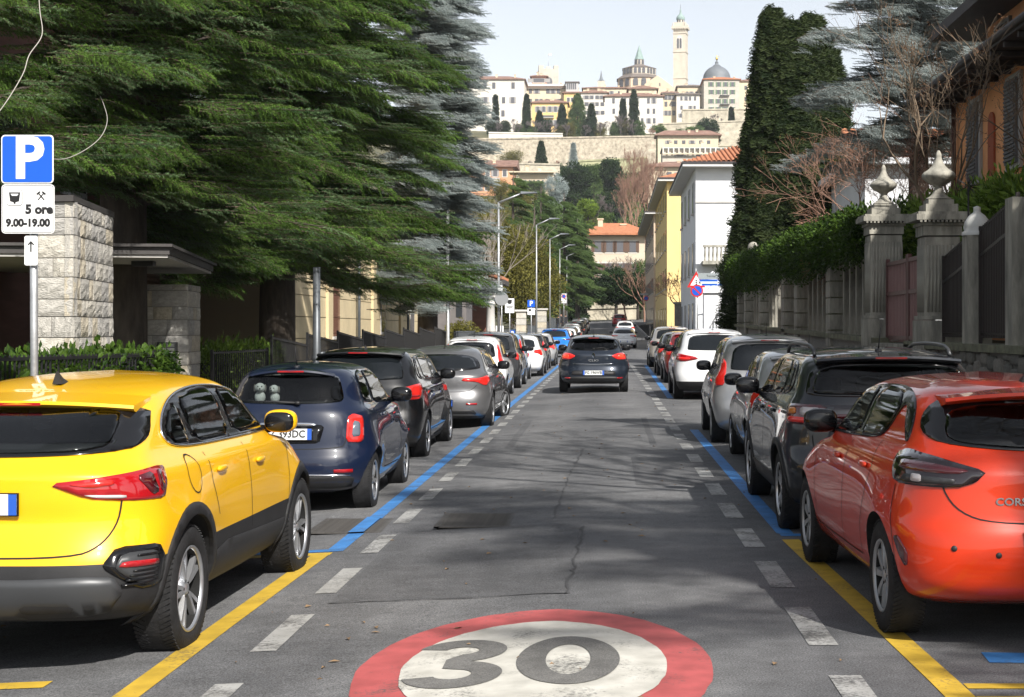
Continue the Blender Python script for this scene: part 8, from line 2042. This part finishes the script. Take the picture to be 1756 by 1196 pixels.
# two plain white plush dogs on the parcel shelf
M_plush = mat('plush_white', (.62, .61, .58), rough=1.0, var=.15, vscale=30, bump=.4, bscale=120)
for dx, sc, lab in ((-.32, 1.0, 'white plush dog at the left of the navy hatchback rear window'), (-.17, .9, 'white plush dog beside the other in the navy hatchback rear window')):
    b0 = f5.location+Vector((dx, .37, 1.085)); t = empty('plush_toy', b0, .2 if dx < -.25 else -.25, lab, 'plush toy', 'plush dogs in the rear window')
    mb = MB(); blob(mb, (0, 0, .06*sc), (.055*sc, .05*sc, .065*sc), 0, 12, 8, 1.0); blob(mb, (0, -.02, .155*sc), (.052*sc, .05*sc, .05*sc), 0, 12, 8, 1.0); blob(mb, (0, -.066*sc, .142*sc), (.024*sc, .026*sc, .02*sc), 0, 10, 6, 1.0); mb.build('body', M_plush, t)
    for s_ in (-1, 1):
        mb = MB(); blob(mb, (s_*.05*sc, -.01, .15*sc), (.014*sc, .022*sc, .04*sc), 0, 10, 6, 1.0); mb.build('ear', mat('plush_grey', (.22, .20, .18), rough=1.0), t)
        mb = MB(); blob(mb, (s_*.019*sc, -.066*sc, .17*sc), (.006, .005, .007), 0, 8, 6, 1.0); mb.build('eye', M_black, t)
    mb = MB(); blob(mb, (0, -.092*sc, .148*sc), (.009, .006, .007), 0, 8, 6, 1.0); mb.build('nose', M_black, t)
make_car('black_mpv', 'black tall hatchback parked third on the left', SP_MPV, place(-3.41, 20.05), radians(-.6), C_blk, group='cars parked along the left kerb')
make_car('grey_hatchback', 'mid grey rounded hatchback with its wheels turned, fourth on the left', SP_GIU, place(-2.95, 25.8), radians(-1.0), C_grey, group='cars parked along the left kerb', steer=radians(-14))
L5 = generic(3.68, 1.66, 1.55, 2.30, .62, .29, .98, 'tall', slope=.12, over={'m': 4.6})
make_car('white_compact', 'white compact with tall red lamps up its pillars', L5, place(-3.27, 35.6), 0, C_wht, group='cars parked along the left kerb')
make_car('dark_grey_suv', 'dark grey tall car between the white compact and the light blue one', generic(4.25, 1.80, 1.63, 2.6, .8, .33, 1.05, 'claw', slope=.25, clad=.38), place(-3.34, 41.2), 0, C_dgrey, group='cars parked along the left kerb')
make_car('light_blue_compact', 'light blue compact with tall red lamps', generic(3.65, 1.64, 1.58, 2.3, .62, .29, .98, 'tall', slope=.12), place(-3.36, 46.2), 0, C_lblue, group='cars parked along the left kerb')
make_car('white_hatchback', 'white hatchback with claw-shaped red lamps on the left', generic(3.97, 1.74, 1.46, 2.54, .72, .31, .97, 'claw', slope=.38), place(-3.10, 51.0), 0, C_wht, group='cars parked along the left kerb')
make_car('black_compact', 'black compact half hidden past the white hatchback', generic(4.0, 1.74, 1.50, 2.5, .72, .31, .98, 'pillar'), place(-3.2, 57.5), 0, C_blk, group='cars parked along the left kerb')
make_car('silver_compact', 'silver compact just before the bright blue SUV', generic(4.0, 1.72, 1.48, 2.5, .72, .31, .97, 'claw'), place(-3.12, 64.0), 0, C_silv, group='cars parked along the left kerb')
ev = generic(4.37, 1.93, 1.64, 2.66, .82, .37, 1.10, 'slim', slope=.22, clad=.45, m=4.4, plate=(.92, 0), over={'spoiler_mat': M_trim})
make_car('blue_suv', 'bright blue SUV with black roof on the left', ev, place(-2.98, 82.5), 0, C_blue, group='cars parked along the left kerb', plate_text='FW 275VJ')
FARL = [(95, C_wht, 'tall', 'white tall car just past the blue SUV'), (101.5, C_wht, 'claw', 'white hatchback second past the blue SUV'), (108.5, C_dgrey, 'wide', 'dark grey hatchback third past the blue SUV'), (115.5, C_wht, 'claw', 'white hatchback with red lamps farther past the blue SUV'), (122.5, C_silv, 'wide', 'silver hatchback in the far left row'), (129.5, C_blk, 'claw', 'black hatchback in the far left row'), (137, C_dgrey, 'wide', 'dark grey car near the end of the left row'), (145, C_silv, 'claw', 'silver car near the end of the left row'), (153, C_blk, 'wide', 'black car at the end of the left row'), (162, C_wht, 'claw', 'white car last in the left row')]
for i, (y, c, lm, lab) in enumerate(FARL):
    o, _ = make_car('parked_car', lab, generic(4.1, 1.75, 1.48+.05*(i % 3), 2.55, .74, .31, .98, lm, nz=34), place(-3.0+.1*(i % 2), y), 0, c, group='cars parked along the left kerb', far=True); tilt(o)
# moving cars
cl, shc = make_car('slate_hatchback', 'dark slate hatchback driving away in the middle of the street', SP_CLIO, place(PX(1018, 37.0), 36.7), 0, C_slate, group='cars driving up the street', plate_text='FG 196WB')
p, n = shc.pn('rear', 0, .925, 1, .012); mb = MB()
dia = [(0, .075), (.045, 0), (0, -.075), (-.045, 0)]; dib = [(0, .038), (.020, 0), (0, -.038), (-.020, 0)]
for i in range(4):
    a, b = dia[i], dia[(i+1) % 4]; c, d = dib[(i+1) % 4], dib[i]; mb.quad((a[0], 0, a[1]), (b[0], 0, b[1]), (c[0], -.012, c[1]), (d[0], -.012, d[1]))
o = mb.build('badge_diamond', M_chrome, cl); o.location = p
lettering('CLIO', .07, M_chrome, cl, shc.pn('rear', 0, .80, 1, .004)[0], rot=(radians(90), 0, 0), sx=1.6)
o, _ = make_car('white_hatchback', 'white hatchback driving away ahead of the slate one', dict(SP_GIU, nz=40), place(1.08, 103), 0, C_wht, group='cars driving up the street', far=True); tilt(o)
o, _ = make_car('white_hatchback', 'second white hatchback driving farther up the street', generic(4.1, 1.76, 1.47, 2.55, .74, .31, .98, 'claw', slope=.35, nz=34), place(PX(1072, 131), 131), 0, C_wht, group='cars driving up the street', far=True); tilt(o)
o, _ = make_car('red_car', 'red car farthest up the street', generic(4.2, 1.80, 1.56, 2.6, .78, .32, 1.0, 'wide', slope=.25, nz=34), place(PX(1062, 186), 186), 0, C_red, group='cars driving up the street', far=True); tilt(o)
# right kerb
co, shr = make_car('orange_hatchback', 'orange-red hatchback with dark lamps parked nearest on the right', SP_COR, place(2.42, 7.72), radians(1.8), C_org, group='cars parked along the right kerb')
p_ = shr.pn('rear', -.30, .80, 1, .004)[0]; lettering('CORSA', .055, M_chrome, co, p_, rot=(radians(90), 0, -.06), bold=.001, sx=1.15)
make_car('anthracite_suv', 'anthracite SUV with grey roof rails behind the orange hatchback', SP_TC, place(2.33, 12.05), radians(.4), C_anth, group='cars parked along the right kerb')
make_car('grey_compact', 'small grey hatchback squeezed between the SUV and the silver car', generic(3.65, 1.62, 1.46, 2.3, .6, .29, .97, 'claw', slope=.30, mirror_mat=C_dgrey), place(2.44, 17.15), 0, C_silv, group='cars parked along the right kerb')
make_car('silver_compact', 'tall silver compact with a large rear window', generic(3.98, 1.70, 1.60, 2.51, .70, .30, 1.02, 'pillar', slope=.22, mirror_mat=C_dgrey), place(2.34, 21.3), radians(-.8), C_silv, group='cars parked along the right kerb')
kd = generic(4.45, 1.84, 1.61, 2.65, .86, .345, 1.06, 'wide', slope=.42, clad=.42, m=3.8)
make_car('white_suv', 'white SUV with dark lower bumper on the right', kd, place(2.40, 33.2), 0, C_wht, group='cars parked along the right kerb')
make_car('red_compact', 'dark red compact past the white SUV', generic(4.0, 1.72, 1.50, 2.5, .72, .31, .98, 'pillar'), place(2.46, 42.5), 0, C_dred, group='cars parked along the right kerb')
make_car('grey_hatchback', 'grey hatchback past the dark red compact', generic(4.1, 1.74, 1.47, 2.55, .74, .31, .97, 'claw', slope=.35), place(2.46, 48.5), 0, C_dgrey, group='cars parked along the right kerb')
make_car('beige_suv', 'grey-beige SUV last in the right row', generic(4.4, 1.84, 1.64, 2.65, .84, .345, 1.07, 'wide', slope=.35, clad=.42), place(2.52, 58.5), 0, C_champ, group='cars parked along the right kerb')

# ================================================================== PEOPLE
def person(label, loc, yaw, coat, legs, hair, stride=.18):
    root = empty('person', loc, yaw, label, 'person', 'people walking on the far pavement')
    V = [(0, 0, .95), (0, .01, 1.18), (0, .02, 1.38), (0, .02, 1.50), (0, .03, 1.62), (0, .03, 1.72),
         (.10, 0, .90), (.11, stride*.5, .50), (.11, stride, .09), (.11, stride+.13, .04), (-.10, 0, .90), (-.11, -stride*.3, .50), (-.11, -stride*1.2, .12), (-.11, -stride*1.2+.13, .05),
         (.19, .02, 1.40), (.25, -.04, 1.14), (.24, .06, .90), (.24, .09, .80), (-.19, .02, 1.40), (-.25, .08, 1.14), (-.24, .18, .92), (-.24, .22, .82)]
    E = [(0, 1), (1, 2), (2, 3), (3, 4), (4, 5), (0, 6), (6, 7), (7, 8), (8, 9), (0, 10), (10, 11), (11, 12), (12, 13), (2, 14), (14, 15), (15, 16), (16, 17), (2, 18), (18, 19), (19, 20), (20, 21)]
    R = [.15, .14, .15, .06, .095, .075, .095, .065, .045, .04, .095, .065, .045, .04, .07, .052, .04, .035, .07, .052, .04, .035]
    me = bpy.data.meshes.new('body'); me.from_pydata(V, E, []); ob = bpy.data.objects.new('tmp', me); COL.objects.link(ob)
    md = ob.modifiers.new('s', 'SKIN'); sd = me.skin_vertices[0].data
    for i, r in enumerate(R): sd[i].radius = (r, r*.8)
    sd[0].use_root = True
    ob.modifiers.new('d', 'SUBSURF').levels = 2
    dg = bpy.context.evaluated_depsgraph_get(); dg.update(); res = bpy.data.meshes.new_from_object(ob.evaluated_get(dg)); bpy.data.objects.remove(ob)
    res.materials.clear()
    for m in (coat, legs, mat('skin', (.45, .26, .18), rough=.6), hair): res.materials.append(m)
    for p in res.polygons:
        c = p.center; p.material_index = 1 if c.z < .88 and abs(c.x) < .19 else (2 if c.z > 1.48 or (c.z < .90 and abs(c.x) > .19) else 0); p.use_smooth = True
        if c.z > 1.66 or (c.z > 1.55 and c.y < .02): p.material_index = 3
    link('body', res, root)
cd1 = mat('coat_dark', (.015, .016, .02), rough=.9, var=.3, vscale=8); cd2 = mat('jeans_dark', (.02, .025, .045), rough=.9, var=.2, vscale=8); hr = mat('hair_dark', (.02, .014, .01), rough=.8)
for (x, y, yw, lab) in ((-5.25, 158, 0, 'person in a dark coat walking away on the far left pavement'), (-4.85, 170, .2, 'second person in dark clothes farther along the left pavement'), (-5.5, 174, pi, 'person in dark clothes facing the street beside the two walkers')):
    person(lab, (x, y, gz(KL, y)+.118), yw, cd1, cd2, hr)

# fallen leaves and grit in the gutters
rnd = random.Random(12); gl = MB()
for i in range(1500):
    y = 5+rnd.random()**1.5*45; sd = rnd.random()
    x = (KR-abs(rnd.gauss(0, .35))) if sd < .45 else ((KL+abs(rnd.gauss(0, .4))) if sd < .85 else rnd.uniform(-2.2, 1.5))
    z = gz(x, y)+.006; a = rnd.random()*6.28; l = rnd.uniform(.012, .035); w = l*.5; ca, sa = cos(a), sin(a)
    gl.add([(x-ca*l, y-sa*l, z), (x+sa*w, y-ca*w, z+rnd.uniform(.002, .012)), (x+ca*l, y+sa*l, z), (x-sa*w, y+ca*w, z+rnd.uniform(.002, .012))], [(0, 1, 2), (0, 2, 3)])
o = gl.build('leaf_litter', mat('litter_brown', (.20, .13, .07), rough=.9, var=.5, vscale=3), fix=False); tag(o, 'small dry leaves and grit lying in the gutters', 'leaves', kind='stuff')
# ================================================================== AIR
mb = MB(); mb.box2((-1500, -300, -3), (1500, 2300, 185))
hz = mb.build('haze', None and [] or [bpy.data.materials.new('haze_air')]); tag(hz, 'thin pale daylight haze over the whole street and hill', 'haze', kind='stuff')
hm = hz.data.materials[0]; hm.use_nodes = True; hn = hm.node_tree; hn.nodes.clear()
ho = hn.nodes.new('ShaderNodeOutputMaterial'); hv = hn.nodes.new('ShaderNodeVolumePrincipled')
hv.inputs['Color'].default_value = (.90, .94, 1.0, 1); hv.inputs['Density'].default_value = .00013; hv.inputs['Anisotropy'].default_value = .1
hn.links.new(hv.outputs[0], ho.inputs['Volume'])
